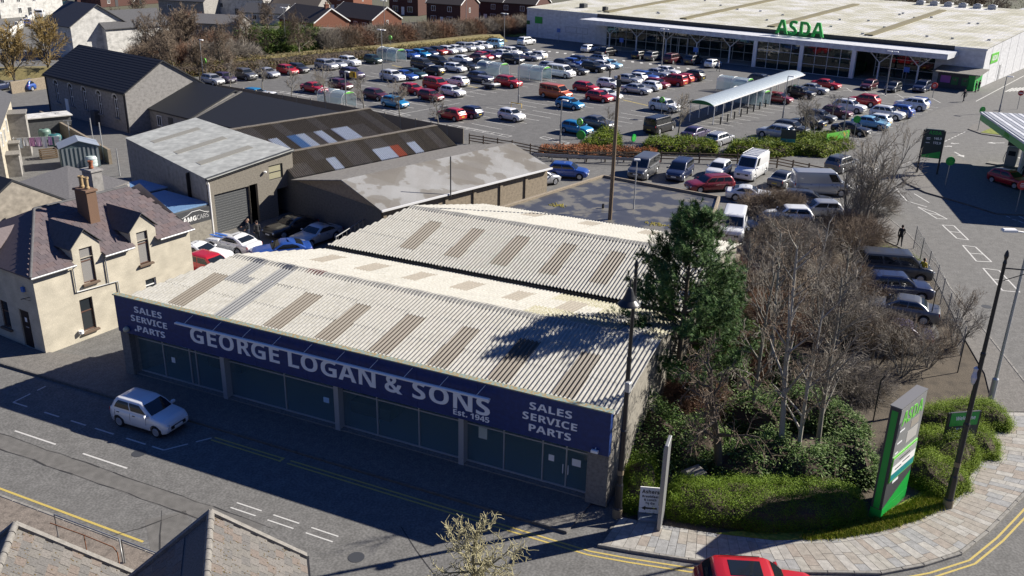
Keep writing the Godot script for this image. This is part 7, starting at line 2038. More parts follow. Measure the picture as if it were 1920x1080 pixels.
# ---------------------------------------------------------------- distant houses
func make_background() -> void:
	# white gabled house across the side street
	house("white_house", "white rendered house with dark gable verge behind the church", Vector3(-74.56, 0.00, -156.29), 52.0, 10.0, 9.0, 5.4, 8.6, M.render_white, M.slate, {ax = false, stacks = [[5.5, 8.0, -7.0, 1.4]], stack_mat = M.brick_dark, left = [[-2.0, 3.8, 0.9, 1.2], [-6.5, 3.8, 0.9, 1.2]], ov = 0.35})
	house("white_house_wing", "low white wing with grey roof beside the white gabled house", Vector3(-70.23, 0.00, -159.70), 52.0, 12.0, 8.0, 4.8, 7.2, M.render_white, M.slate, {ov = 0.3})
	# red brick bungalow with bright gable
	house("brick_bungalow", "red brick bungalow with white bargeboards behind the hedge", Vector3(-42.80, 0.00, -214.88), -44.0, 15.5, 8.2, 2.9, 5.4, M.brick_dark, M.tile_brown, {barge = true, front = [[3.0, 1.6, 1.4, 1.3], [6.4, 1.6, 1.4, 1.3], [9.6, 1.6, 1.3, 1.3], [12.8, 1.6, 1.2, 1.2]], right = [[-4.2, 2.2, 0.6, 1.1]]})
	var br: Node3D = get_node("brick_bungalow")
	var mb := MB.new()
	mb.quad(Vector3(15.53, 0, 0), Vector3(15.53, 0, -8.2), Vector3(15.53, 2.9, -8.2), Vector3(15.53, 2.9, 0)); mb.tri(Vector3(15.53, 2.9, 0), Vector3(15.53, 2.9, -8.2), Vector3(15.53, 5.36, -4.1)); part(br, "gable_wall", mb, M.brick_red)
	house("brick_bungalow_twin", "red brick bungalow half hidden left of the bright gable", Vector3(-51.72, 0.00, -204.04), -44.0, 13.0, 9.0, 2.9, 5.6, M.brick_red, M.tile_brown, {front = [[9.0, 1.6, 1.6, 1.3]], barge = true, stacks = [[11.5, 5.0, -4.5, 1.3]], stack_mat = M.brick_red})
	# two storey brick houses at the top
	var k := 0
	for q in [[Vector3(-22.01, 0.00, -226.86), -28.0, 9.5, "dark brick house with white bay windows left of the conifer"], [Vector3(-12.01, 0.00, -237.08), -28.0, 9.0, "dark brick semi right of the conifer with white fascia"], [Vector3(-4.83, 0.00, -233.41), -28.0, 10.0, "brick house beside the store corner with pale roof"], [Vector3(-34.37, 0.00, -252.00), -26.0, 9.0, "brick house above the bright gabled bungalow"], [Vector3(-53.13, 0.00, -253.47), -26.0, 11.0, "brown roofed house beyond the bungalows"]]:
		house("brick_house", q[3], q[0], q[1], q[2], 8.5, 5.0, 7.6, M.brick_dark if k < 4 else M.brick_red, M.tile_brown, {front = [[2.0, 3.9, 1.2, 1.2], [6.5, 3.9, 1.2, 1.2], [2.0, 1.5, 1.6, 1.4], [6.5, 1.5, 1.6, 1.4]], right = [[-4.2, 3.6, 0.7, 1.1]], doors = [[4.3]], door_mat = M.white, barge = true, group = "brick houses beyond the car park"})
		k += 1
	# white cottages and sheds beyond the hedge on the left
	k = 0
	for q in [[Vector3(-68.50, 0.00, -194.36), -10.0, 11.0, 6.5, 2.5, 4.0, "low grey cottage with white porch beyond the trees"], [Vector3(-76.66, 0.00, -235.24), -8.0, 14.0, 7.5, 4.4, 6.8, "white cottage with one dark window beyond the trees"], [Vector3(-63.92, 0.00, -218.44), -8.0, 10.0, 7.0, 2.6, 4.4, "white bungalow with dark roof behind the laurels"], [Vector3(-87.28, 0.00, -229.76), -12.0, 12.0, 8.0, 4.0, 6.2, "grey roofed house among the bare trees at the top edge"], [Vector3(-61.35, 0.00, -236.21), -12.0, 12.0, 8.0, 3.0, 5.2, "dark roofed bungalow behind the bare white-barked tree"]]:
		house("cottage", q[6], q[0], q[1], q[2], q[3], q[4], q[5], [M.render_grey, M.render_white, M.render_white, M.render_pale, M.render_pale][k], [M.slate_ext, M.slate, M.slate, M.slate, M.tile_brown][k], {front = [[3.0, q[4] * 0.62, 1.1, 1.1], [q[2] - 3.0, q[4] * 0.62, 1.1, 1.1]], doors = [[q[2] * 0.5]], group = "cottages beyond the hedge"})
		k += 1
	# terraces at the top left
	k = 0
	for q in [[Vector3(-122.37, 0.00, -213.31), 62.0, 22.0, "white terrace end at the upper corner of the picture"], [Vector3(-138.77, 0.00, -264.50), 62.0, 24.0, "white rendered terrace further up the side street"], [Vector3(-110.69, 0.00, -251.07), 62.0, 20.0, "brick terrace with chimneys beyond the white gabled house"]]:
		house("terrace_row", q[3], q[0], q[1], q[2], 9.0, 5.4, 8.0, [M.render_white, M.render_white, M.brick_dark][k], M.slate, {front = [[2.5, 4.0, 0.9, 1.3], [6.5, 4.0, 0.9, 1.3], [10.5, 4.0, 0.9, 1.3], [14.5, 4.0, 0.9, 1.3], [2.5, 1.5, 0.9, 1.3], [10.5, 1.5, 0.9, 1.3]], doors = [[5.0], [13.0]], stacks = [[5.0, 7.3, -4.5, 1.6], [14.0, 7.3, -4.5, 1.6]], group = "terraces up the side street"})
		k += 1
	# white boundary wall with pillars on the side street
	var a: Vector2 = Vector2(-96.81, -174.28); var b: Vector2 = Vector2(-123.85, -250.77)
	var w := thing("white_wall", "white painted garden wall with pillars along the side street", "wall", Vector3(a.x, 0, a.y), -rad_to_deg((b - a).angle()))
	var L := a.distance_to(b); var n := 11
	for j in n:
		mb = MB.new(); mb.boxr(Vector3(L * j / n + 0.3, 0, -0.1), Vector3(L * (j + 1) / n - 0.3, 1.3, 0.1)); part(w, "wall_panel", mb, M.render_white)
		mb = MB.new(); mb.slab(Vector3(L * j / n, 0.95, 0), Vector3(0.6, 1.9, 0.5), 0.08); part(w, "pillar", mb, M.render_white)
	# wall beside the church lane
	var c: Vector2 = Vector2(-68.36, -123.71); var d: Vector2 = Vector2(-65.85, -128.39)
	mb = MB.new(); mb.slab(Vector3(c.distance_to(d) / 2, 0.8, 0), Vector3(c.distance_to(d), 1.6, 0.3), 0.05)
	solo("lane_wall", mb, M.render_tan, "low tan wall between the church hall and the side street", "wall", Vector3(c.x, 0, c.y), -rad_to_deg((d - c).angle()))
	mb = MB.new()
	mb.slab(Vector3(0, 1.1, 0), Vector3(9.0, 2.2, 3.0), 0.2); solo("garden_shed", mb, M.wood_grey, "long grey garden shed behind the laurel hedge", "shed", Vector3(-41.54, 0.00, -194.07), -12.0)

# ---------------------------------------------------------------- walls and fences
func make_fences() -> void:
	var mb: MB
	# concrete panel wall behind the church annexe and sheds
	var pts := [Vector2(-40.69, -124.92), Vector2(-21.63, -112.40), Vector2(-13.42, -105.77), Vector2(-5.71, -99.86)]
	var t := thing("panel_wall", "concrete panel boundary wall below the car park", "wall")
	for i in pts.size() - 1:
		var a: Vector2 = pts[i]; var b: Vector2 = pts[i + 1]; var n := int(a.distance_to(b) / 2.4)
		for k in n:
			var c := a.lerp(b, (k + 0.5) / n); var ang := -(b - a).angle()
			mb = MB.new(); mb.slab(Vector3(0, 0.85, 0), Vector3(a.distance_to(b) / n - 0.16, 1.7, 0.1), 0.02); part(t, "panel", mb, M.wood_grey, Vector3(c.x, 0, c.y)).rotation.y = ang
			var e := a.lerp(b, k / float(n))
			mb = MB.new(); mb.slab(Vector3(0, 0.92, 0), Vector3(0.16, 1.84, 0.18), 0.02); part(t, "post", mb, M.concrete, Vector3(e.x, 0, e.y)).rotation.y = ang
	# post and rail fence along the side yard
	pts = [Vector2(-5.12, -99.92), Vector2(-0.35, -97.06), Vector2(3.55, -94.05), Vector2(7.40, -92.80), Vector2(15.27, -93.56), Vector2(23.22, -93.40), Vector2(27.03, -92.19), Vector2(30.78, -88.47)]
	t = thing("rail_fence", "dark wooden post and rail fence above the side yard", "fence")
	for i in pts.size() - 1:
		var a: Vector2 = pts[i]; var b: Vector2 = pts[i + 1]; var n := maxi(1, int(round(a.distance_to(b) / 2.1))); var ang := -(b - a).angle(); var s := a.distance_to(b) / n
		for k in n:
			var e := a.lerp(b, k / float(n)); var c := a.lerp(b, (k + 0.5) / n)
			mb = MB.new(); mb.slab(Vector3(0, 0.6, 0), Vector3(0.13, 1.2, 0.13), 0.02); part(t, "post", mb, M.wood, Vector3(e.x, 0, e.y))
			for y in [0.42, 0.72, 1.02]:
				mb = MB.new(); mb.box(Vector3(0, y, 0.08), Vector3(s, 0.11, 0.05)); part(t, "rail", mb, M.wood, Vector3(c.x, 0, c.y)).rotation.y = ang
	# steel barrier below the fence
	var g0: Vector2 = Vector2(1.91, -93.19); var g1: Vector2 = Vector2(12.62, -91.94)
	t = thing("crash_barrier", "low steel crash barrier in front of the rail fence", "barrier", Vector3(g0.x, 0, g0.y), -rad_to_deg((g1 - g0).angle()))
	mb = MB.new(); mb.slab(Vector3(g0.distance_to(g1) / 2, 0.6, 0), Vector3(g0.distance_to(g1), 0.3, 0.08), 0.03); part(t, "beam", mb, M.galv)
	for k in 7:
		mb = MB.new(); mb.boxr(Vector3(0.2 + k * 1.7, 0, -0.12), Vector3(0.3 + k * 1.7, 0.7, -0.04)); part(t, "post", mb, M.galv)
	# mesh fence round the parked cars on the plot
	var m0: Vector2 = Vector2(29.88, -60.95); var m1: Vector2 = Vector2(26.24, -48.51)
	for q in [[Vector2(31.05, -67.02), Vector2(29.04, -58.35), "first"], [Vector2(29.04, -58.35), Vector2(26.14, -47.94), "second"]]:
		var a: Vector2 = q[0]; var b: Vector2 = q[1]; var L := a.distance_to(b)
		t = thing("mesh_fence", "grey steel mesh fence beside the footpath, %s length from the junction" % q[2], "fence", Vector3(a.x, 0, a.y), -rad_to_deg((b - a).angle()), "steel mesh fence lengths")
		var n := maxi(2, int(L / 2.4))
		for k in n + 1:
			mb = MB.new(); mb.rod(Vector3(L * k / n, 0, 0), Vector3(L * k / n, 1.9, 0), 0.035, 0.035, 6); part(t, "post", mb, M.galv)
		mb = MB.new()
		for k in int(L / 0.14): mb.rod(Vector3(0.14 * k, 0.05, 0), Vector3(0.14 * k, 1.85, 0), 0.006, 0.006, 3, false)
		for k in 10: mb.rod(Vector3(0, 0.05 + k * 0.2, 0), Vector3(L, 0.05 + k * 0.2, 0), 0.006, 0.006, 3, false)
		part(t, "mesh", mb, M.galv)
	# dark posts of the wire fence through the trees
	var k2 := 0
	for q in [[Vector3(18.26, 0.00, -40.10), Vector3(20.74, 0.00, -45.49)], [Vector3(26.18, 0.00, -52.35), Vector3(29.26, 0.00, -58.86)], [Vector3(24.99, 0.00, -45.71), Vector3(27.41, 0.00, -50.05)], [Vector3(22.37, 0.00, -39.25), Vector3(25.60, 0.00, -45.74)]]:
		mb = MB.new(); mb.tube(PackedVector3Array([Vector3.ZERO, Vector3(0, 2.3, 0), Vector3(0.15, 2.6, 0.05)]), PackedFloat32Array([0.035, 0.035, 0.03]), 6, true)
		solo("fence_post", mb, M.dark_metal, ["dark cranked fence post left of the tall green sign", "dark cranked fence post behind the parked purple saloon", "dark cranked fence post by the path bend", "dark cranked fence post behind the welcome board"][k2], "post", q[0], 0.0, "cranked fence posts"); k2 += 1
	# yard gate by the workshop
	var y0: Vector2 = Vector2(-12.61, -61.39); var y1: Vector2 = Vector2(-10.30, -68.97)
	t = thing("yard_gate", "grey tubular yard gate beside the silver coupe", "gate", Vector3(y0.x, 0, y0.y), -rad_to_deg((y1 - y0).angle()))
	var GL := y0.distance_to(y1)
	mb = MB.new(); mb.rod(Vector3(0, 0, 0), Vector3(0, 1.9, 0), 0.05); mb.rod(Vector3(GL, 0, 0), Vector3(GL, 1.9, 0), 0.05); mb.rod(Vector3(0, 1.85, 0), Vector3(GL, 1.85, 0), 0.04); mb.rod(Vector3(0, 0.25, 0), Vector3(GL, 0.25, 0), 0.04); part(t, "frame", mb, M.galv)
	for k in 12:
		mb = MB.new(); mb.rod(Vector3(GL * (k + 0.5) / 12, 0.25, 0), Vector3(GL * (k + 0.5) / 12, 1.85, 0), 0.018, 0.018, 5); part(t, "bar", mb, M.galv)
	# handrail on the near footpath
	t = thing("street_railing", "grey tubular guard rail on the near footpath", "railing", S3(8.45, 0.1, 11.6), STREET)
	var rl := [[0.0, 3.4], [3.5, 6.2]]
	for q in rl:
		mb = MB.new(); mb.tube(PackedVector3Array([Vector3(q[0], 0, 0), Vector3(q[0], 1.05, 0), Vector3(q[1], 1.05, 0), Vector3(q[1], 0, 0)]), PackedFloat32Array([0.03, 0.03, 0.03, 0.03]), 6); part(t, "hoop", mb, M.galv)
	t = thing("rusty_handrail", "rusty orange handrail sloping beside the guard rail", "railing", S3(8.7, 0.1, 12.0), STREET + 20)
	mb = MB.new(); mb.tube(PackedVector3Array([Vector3(0, 1.0, 0), Vector3(1.6, 0.95, 0.5), Vector3(3.0, 0.9, 1.0), Vector3(3.15, 0.7, 1.05), Vector3(3.15, 0, 1.05)]), PackedFloat32Array([0.022, 0.022, 0.022, 0.022, 0.022]), 6); part(t, "rail", mb, tmat(lin(0.3, 0.11, 0.04), M.fine, 0.3, 0.9))
	mb = MB.new(); mb.rod(Vector3(1.6, 0.95, 0.5), Vector3(1.6, 0, 0.5), 0.02); part(t, "post", mb, tmat(lin(0.28, 0.1, 0.04), M.fine, 0.3, 0.9))

# ---------------------------------------------------------------- cars
# rows of the car park: place along the store front, name
const ROWS := [[8.2, "hedge-side row"], [18.3, "second row from the hedge"], [24.3, "third row from the hedge"], [34.2, "fourth row from the hedge"], [39.8, "fifth row from the hedge"], [50.9, "sixth row from the hedge"], [56.6, "seventh row from the hedge"], [66.8, "row beside the covered walkway"], [75.6, "row right of the walkway"], [85.3, "row before the shrub bed"], [91.0, "outer row by the exit road"]]
const KIND := {mini = "small hatchback", hatch = "hatchback", saloon = "saloon", estate = "estate car", suv = "tall SUV", mpv = "people carrier", van = "van"}
const COLOUR := {dark = "charcoal", dark_red = "dark red", bright_blue = "bright blue", light_blue = "pale blue", orange_red = "orange red", green = "dark green"}
# kind, colour, row, distance from the store front, turn
var PARKED := [
	["mpv", "light_blue", 0, 20.5, 180], ["hatch", "white", 0, 24.0, 0], ["hatch", "white", 0, 26.7, 0], ["suv", "silver", 0, 29.0, 0], ["saloon", "white", 0, 31.9, 0],
	["hatch", "white", 0, 34.3, 0], ["hatch", "orange_red", 0, 36.6, 0], ["hatch", "navy", 0, 39.3, 0], ["hatch", "bright_blue", 0, 41.6, 0], ["hatch", "blue", 0, 44.0, 0],
	["mini", "green", 0, 53.1, 0], ["suv", "white", 0, 58.1, 0], ["hatch", "silver", 0, 61.2, 0], ["suv", "silver", 0, 63.5, 0], ["hatch", "dark", 0, 68.8, 0],
	["hatch", "red", 0, 71.2, 0], ["saloon", "silver", 0, 75.2, 0], ["suv", "grey", 0, 79.0, 0], ["hatch", "purple", 0, 82.7, 0], ["hatch", "silver", 0, 85.0, 0],
	["hatch", "dark", 1, 24.1, 0], ["suv", "white", 1, 27.6, 0], ["saloon", "white", 1, 30.3, 0], ["hatch", "purple", 1, 33.3, 0], ["hatch", "red", 1, 35.6, 0],
	["hatch", "maroon", 1, 37.9, 180], ["saloon", "white", 1, 41.6, 180], ["mpv", "black", 1, 47.4, 0], ["mpv", "dark", 1, 51.4, 0], ["suv", "purple", 1, 66.6, 0],
	["hatch", "white", 2, 27.1, 180], ["saloon", "silver", 2, 29.7, 0], ["suv", "black", 2, 34.8, 0], ["suv", "black", 2, 43.2, 180], ["saloon", "dark", 2, 46.5, 0],
	["hatch", "white", 2, 49.8, 0], ["hatch", "black", 2, 54.5, 180], ["saloon", "green", 2, 59.1, 0], ["saloon", "blue", 2, 61.4, 0], ["suv", "white", 2, 63.7, 0],
	["hatch", "maroon", 2, 74.3, 0], ["saloon", "red", 2, 78.8, 0], ["estate", "silver", 3, 22.5, 180], ["suv", "navy", 3, 27.8, 0], ["hatch", "blue", 3, 30.1, 0],
	["hatch", "dark", 3, 32.4, 0], ["hatch", "silver", 3, 36.7, 0], ["suv", "navy", 3, 54.9, 0], ["hatch", "white", 3, 59.8, 180], ["mpv", "red", 3, 64.5, 0],
	["hatch", "red", 3, 69.6, 0], ["hatch", "maroon", 3, 76.3, 0], ["saloon", "light_blue", 4, 26.5, 0], ["hatch", "white", 4, 28.8, 0], ["suv", "black", 4, 32.3, 0],
	["saloon", "dark", 4, 36.7, 0], ["van", "white", 4, 41.2, 0], ["suv", "red", 4, 54.9, 0], ["hatch", "white", 4, 66.8, 0], ["hatch", "dark_red", 4, 71.5, 0],
	["hatch", "bright_blue", 4, 78.5, 0], ["saloon", "white", 5, 26.0, 0], ["saloon", "silver", 5, 29.5, 0], ["estate", "blue", 5, 33.8, 0], ["hatch", "white", 5, 36.1, 180],
	["saloon", "silver", 5, 38.4, 0], ["mini", "white", 5, 44.4, 0], ["hatch", "red", 5, 49.8, 0], ["van", "orange", 5, 57.6, 0], ["hatch", "navy", 5, 76.4, 180],
	["hatch", "red", 5, 79.1, 180], ["suv", "black", 6, 27.9, 180], ["mini", "red", 6, 31.3, 180], ["mpv", "red", 6, 34.7, 180], ["hatch", "dark_red", 6, 38.9, 0],
	["hatch", "white", 6, 41.8, 180], ["saloon", "silver", 6, 45.5, 0], ["saloon", "white", 6, 52.7, 0], ["hatch", "red", 6, 55.0, 0], ["hatch", "bright_blue", 6, 62.4, 0],
	["mini", "white", 6, 74.2, 0], ["suv", "dark", 7, 23.8, 0], ["hatch", "white", 7, 29.7, 0], ["suv", "white", 7, 54.6, 0], ["saloon", "grey", 7, 70.1, 0],
	["hatch", "bright_blue", 7, 74.7, 0], ["saloon", "red", 8, 19.4, 0], ["saloon", "silver", 8, 25.2, 0], ["suv", "black", 8, 30.7, 0], ["hatch", "dark_red", 8, 37.2, 0],
	["suv", "red", 9, 30.2, 180], ["suv", "white", 9, 36.5, 0], ["hatch", "maroon", 9, 41.6, 0], ["hatch", "grey", 9, 46.2, 0], ["saloon", "dark", 9, 50.9, 180],
	["suv", "dark", 9, 56.6, 0], ["suv", "silver", 9, 59.9, 180], ["hatch", "blue", 10, 25.8, 180], ["suv", "white", 10, 28.1, 180], ["suv", "blue", 10, 35.2, 180],
	["suv", "white", 10, 37.7, 0], ["hatch", "white", 10, 43.1, 180], ["saloon", "light_blue", 10, 45.4, 0], ["saloon", "black", 10, 51.0, 0],
]
# before the store and by the hedges: kind, colour, x, z, turn, label
var FRONT := [
	["suv", "white", 9.60, 12.14, 51.2, "white tall SUV parked alone near the blank store wall"],
	["hatch", "white", 24.77, 11.51, 51.2, "white hatchback in the shade where the store glazing begins"],
	["suv", "black", 30.42, 13.45, 51.2, "black SUV in the shade right of the white hatchback by the glazing"],
	["hatch", "black", 36.66, 12.06, 51.2, "black hatchback parked nose-in at the glazing, third from its left end"],
	["suv", "grey", 39.57, 12.10, 51.2, "grey SUV nose-in at the glazing beside the black hatchback"],
	["mpv", "maroon", 43.97, 12.51, 51.2, "maroon people carrier nose-in at the store glazing"],
	["suv", "dark", 47.24, 10.92, 51.2, "charcoal SUV nose-in at the glazing next to the white hatchback"],
	["hatch", "white", 51.75, 11.97, 51.2, "white hatchback nose-in at the glazing nearest the lobby"],
	["hatch", "maroon", 80.47, 15.01, -128.8, "maroon hatchback in deep shade right of the store lobby"],
	["hatch", "dark", 83.92, 14.26, -128.8, "charcoal hatchback in shade under the canopy end"],
	["suv", "navy", 87.20, 10.77, -128.8, "navy SUV facing outward beside the cash machine kiosk"],
	["saloon", "purple", 78.29, 66.84, 51, "purple saloon backed against the clipped hedge"],
	["estate", "silver", 81.84, 67.73, 51, "silver estate car in the gap between the clipped hedges"],
	["van", "black", 73.32, 66.69, 51, "black van beside the tree at the walkway end"],
]
# streets and yards: kind, colour, x, z, turn, label, name
var ELSEWHERE := [
	["hatch", "blue", 5.18, -86.53, -11.6, "blue hatchback parked side-on below the crash barrier", ""],
	["van", "grey", 12.71, -87.87, -115.8, "dark grey van facing the workshop below the rail fence", ""],
	["mpv", "navy", 16.20, -87.35, -115.2, "navy people carrier between the grey van and the white hatchback", ""],
	["hatch", "white", 20.27, -88.58, -118.7, "white hatchback left of the white panel van", ""],
	["panel_van", "white", 23.47, -88.45, -122.2, "white panel van with roof rack below the rail fence", ""],
	["estate", "dark_red", 18.29, -82.97, -163.5, "dark red estate car side-on in front of the white hatchback", ""],
	["coupe", "white", 21.37, -79.94, -15.3, "white low coupe side-on in front of the white panel van", ""],
	["saloon", "grey", 26.04, -85.61, 49.7, "grey saloon seen from behind right of the white panel van", ""],
	["panel_van", "silver", 28.44, -82.55, -0.0, "silver van side-on behind the bare bushes", ""],
	["estate", "dark", 26.09, -78.26, -11.0, "charcoal estate car nearest the silver van behind the bushes", ""],
	["hatch", "silver", 26.14, -75.32, 179.3, "silver hatchback behind the bushes below the silver van", ""],
	["hatch", "white", 23.00, -73.36, 178.0, "white hatchback half hidden by bushes beside the silver hatchback", ""],
	["suv", "grey", 33.52, -91.81, 44.8, "grey SUV driving out at the junction behind bare branches", "moving_car"],
	["van", "white", 17.58, -69.61, -106.6, "white van with dark windscreen beside the workshop wall", ""],
	["suv", "black", 20.45, -69.97, -163.5, "black SUV among the bare bushes beside the white van", ""],
	["van", "dark", 27.12, -60.75, -9.3, "charcoal van topmost of the four cars on the fenced plot", ""],
	["suv", "navy", 25.90, -57.08, -7.9, "navy SUV second of the four cars on the fenced plot", ""],
	["saloon", "grey", 24.80, -53.61, 157.2, "grey saloon third of the four cars on the fenced plot", ""],
	["saloon", "purple", 22.69, -49.65, 159.2, "purple saloon nearest of the four cars on the fenced plot", ""],
	["coupe", "white", -20.58, -63.27, 151.9, "white racing coupe with blue stripes in the workshop yard", ""],
	["coupe", "black", -17.34, -67.50, -129.9, "black coupe in the shade by the workshop door", ""],
	["coupe", "silver", -14.98, -65.56, -124.8, "silver coupe beside the yard gate", ""],
	["coupe", "blue", -16.71, -61.88, -159.1, "blue low sports car behind the front roof ridge", ""],
	["coupe", "white", -22.09, -60.82, -17.2, "white saloon nose behind the cream house wall", ""],
	["hatch", "red", -20.58, -58.19, -29.4, "red hatchback roof just behind the corrugated roof edge", ""],
	["saloon", "blue", -106.94, -204.76, 112.5, "blue car on the side street below the white van", ""],
	["van", "white", -112.78, -222.37, 111.5, "white van parked by the white garden wall", ""],
	["van", "teal", -121.25, -253.01, 111.4, "teal van at the top of the side street", ""],
	["hatch", "blue", -67.24, -127.51, 78.7, "blue hatchback behind the low tan wall", ""],
	["hatch", "navy", -71.34, -126.02, 75.1, "navy car cut by the picture edge behind the low tan wall", ""],
	["mini", "white", -17.25, -38.16, -24.1, "white three door hatchback parked in the street", ""],
	["suv", "red", 9.03, -26.43, -3.1, "red car cut by the lower picture edge", "moving_car"],
	["hatch", "red", 48.58, -87.45, -63.8, "red hatchback at the fuel pump", ""],
	["hatch", "bright_blue", -35.24, -124.10, -30.4, "bright blue car roof behind the panel wall", ""],
	["hatch", "white", -32.41, -121.20, -31.9, "white car behind the panel wall under a bare tree", ""],
	["hatch", "silver", 2.37, -83.46, 35.5, "silver car nose behind the felt roofed shed", ""],
	["hatch", "red", -13.29, -243.34, -110.7, "bright red car on the drive beside the conifer", ""],
]

func make_cars() -> void:
	var row := -1; var n := 0
	for q in PARKED:
		n = n + 1 if q[2] == row else 0
		row = q[2]
		var p := A2(ROWS[row][0] + ((n * 37) % 11 - 5) * 0.06, q[3])
		var label: String = "%s %s, %s from the store in the %s" % [COLOUR.get(q[1], q[1]), KIND[q[0]], ORD[n], ROWS[row][1]]
		car(q[0], q[1], Vector3(p.x, 0, p.y), PARK + q[4] + ((n * 53) % 7 - 3) * 0.5, label, "cars in the supermarket car park", "black" if q[1] == "orange_red" else "")
	for q in FRONT:
		car(q[0], q[1], A3(q[2], 0, q[3]), q[4], q[5], "cars in the supermarket car park")
	for q in ELSEWHERE:
		car(q[0], q[1], Vector3(q[2], 0, q[3]), q[4], q[5], "cars on the streets and yards", "", q[6])
	extras()

func extras() -> void:
	var mb: MB
	for o in get_children():
		var lab: String = o.get_meta("label", "")
		if lab.begins_with("white racing coupe"):
			for s in [-0.22, 0.22]:
				mb = MB.new(); mb.boxr(Vector3(0.75, 0.9, s - 0.12), Vector3(2.0, 0.93, s + 0.12)); part(o, "stripe", mb, M.blue_sign)
		if lab.begins_with("white panel van with"):
			for k in 5:
				mb = MB.new(); mb.boxr(Vector3(-2.2 + k * 0.7, 2.32, -0.8), Vector3(-2.14 + k * 0.7, 2.38, 0.8)); part(o, "roof_bar", mb, M.white_metal)
			mb = MB.new(); mb.rod(Vector3(-2.3, 2.4, -0.8), Vector3(0.8, 2.4, -0.8), 0.025); mb.rod(Vector3(-2.3, 2.4, 0.8), Vector3(0.8, 2.4, 0.8), 0.025); part(o, "roof_rack", mb, M.white_metal)
		if lab.begins_with("silver estate car, first"):
			mb = MB.new(); mb.slab(Vector3(-0.5, 1.66, 0), Vector3(1.9, 0.3, 0.8), 0.1); part(o, "roof_box", mb, M.charcoal)
		if lab.begins_with("red car cut"):
			mb = MB.new(); mb.slab(Vector3(-0.5, 1.665, 0), Vector3(1.15, 0.02, 0.85), 0.008); part(o, "sunroof", mb, M.car_glass)
	var t := thing("flat_trailer", "small dark flat trailer with a raised white loading arm", "trailer", Vector3(-3.87, 0.00, -137.07), -38.0)
	mb = MB.new(); mb.slab(Vector3(0, 0.55, 0), Vector3(2.6, 0.25, 1.5), 0.04); part(t, "bed", mb, M.charcoal)
	mb = MB.new(); mb.slab(Vector3(0.9, 0.75, 0), Vector3(0.8, 0.12, 1.4), 0.02); part(t, "tailboard", mb, M.white_metal)
	mb = MB.new(); mb.slab(Vector3(-1.0, 1.7, 0), Vector3(0.12, 0.22, 3.0), 0.03, Basis(Vector3.RIGHT, 0.0) * Basis(Vector3(0, 0, 1), -0.55).rotated(Vector3.UP, PI / 2)); part(t, "loading_arm", mb, M.white)
	for s in [-0.8, 0.8]:
		mb = MB.new(); mb.disc(Vector3(0, 0.3, s), Vector3(0, 0, 1), 0.3, 0.18, 16); part(t, "wheel", mb, M.tyre)

# ---------------------------------------------------------------- street furniture
func street_lamp(at: Vector3, h: float, turn: float, label: String, arm: float) -> void:
	# tall black heritage post with a bell lantern hung from a bracket
	var t := thing("street_lamp", label, "lamp", at, turn, "black bell lantern posts")
	var mb := MB.new()
	mb.lathe(Vector3.ZERO, [[0.2, 0], [0.2, 0.5], [0.17, 0.55], [0.15, 1.6], [0.12, 1.68], [0.115, 4.0], [0.13, 4.05], [0.13, 4.15], [0.1, 4.2], [0.09, 7.2], [0.105, 7.25], [0.105, 7.35], [0.08, 7.4], [0.065, h - 0.6], [0.08, h - 0.55], [0.05, h - 0.4], [0.09, h - 0.25], [0.06, h - 0.1], [0.0, h]], 14)
	part(t, "post", mb, M.lamp_black)
	mb = MB.new(); mb.lathe(Vector3.ZERO, [[0.21, 0.02], [0.21, 0.45], [0.19, 0.48]], 14); part(t, "base_collar", mb, tmat(lin(0.32, 0.26, 0.17), M.fine, 0.4, 0.8))
	mb = MB.new(); mb.lathe(Vector3(0, 2.1, 0), [[0.135, 0], [0.135, 0.22]], 14); part(t, "band", mb, tmat(lin(0.34, 0.27, 0.17), M.fine, 0.4, 0.8))
	mb = MB.new(); mb.tube(PackedVector3Array([Vector3(0, h - 0.75, 0), Vector3(0.12 - arm, h - 0.65, 0), Vector3(-arm, h - 0.75, 0), Vector3(-arm, h - 0.95, 0)]), PackedFloat32Array([0.03, 0.03, 0.03, 0.03]), 6); mb.rod(Vector3(0, h - 1.3, 0), Vector3(-arm * 0.7, h - 0.68, 0), 0.018); part(t, "bracket", mb, M.lamp_black)
	mb = MB.new(); mb.lathe(Vector3(-arm, h - 1.66, 0), [[0.44, 0.0], [0.4, 0.06], [0.26, 0.2], [0.19, 0.36], [0.13, 0.54], [0.08, 0.66], [0.0, 0.72]], 18); var bl := part(t, "bell_shade", mb, M.lamp_black)
	mb = MB.new(); mb.lathe(Vector3(-arm, h - 1.78, 0), [[0.0, 0.0], [0.16, 0.03], [0.24, 0.1], [0.38, 0.12]], 18); part(bl, "diffuser", mb, M.white)

func park_lamp(at: Vector3, h: float, label: String, double := true) -> void:
	var t := thing("car_park_lamp", label, "lamp", at, PARK, "car park lamp columns")
	var mb := MB.new(); mb.lathe(Vector3.ZERO, [[0.11, 0], [0.11, 1.1], [0.075, 1.2], [0.055, h], [0, h]], 10); part(t, "column", mb, M.galv)
	mb = MB.new(); mb.slab(Vector3(0.45, h + 0.03, 0), Vector3(0.75, 0.12, 0.3), 0.03)
	if double: mb.slab(Vector3(-0.45, h + 0.03, 0), Vector3(0.75, 0.12, 0.3), 0.03)
	part(t, "lamp_head", mb, M.white)

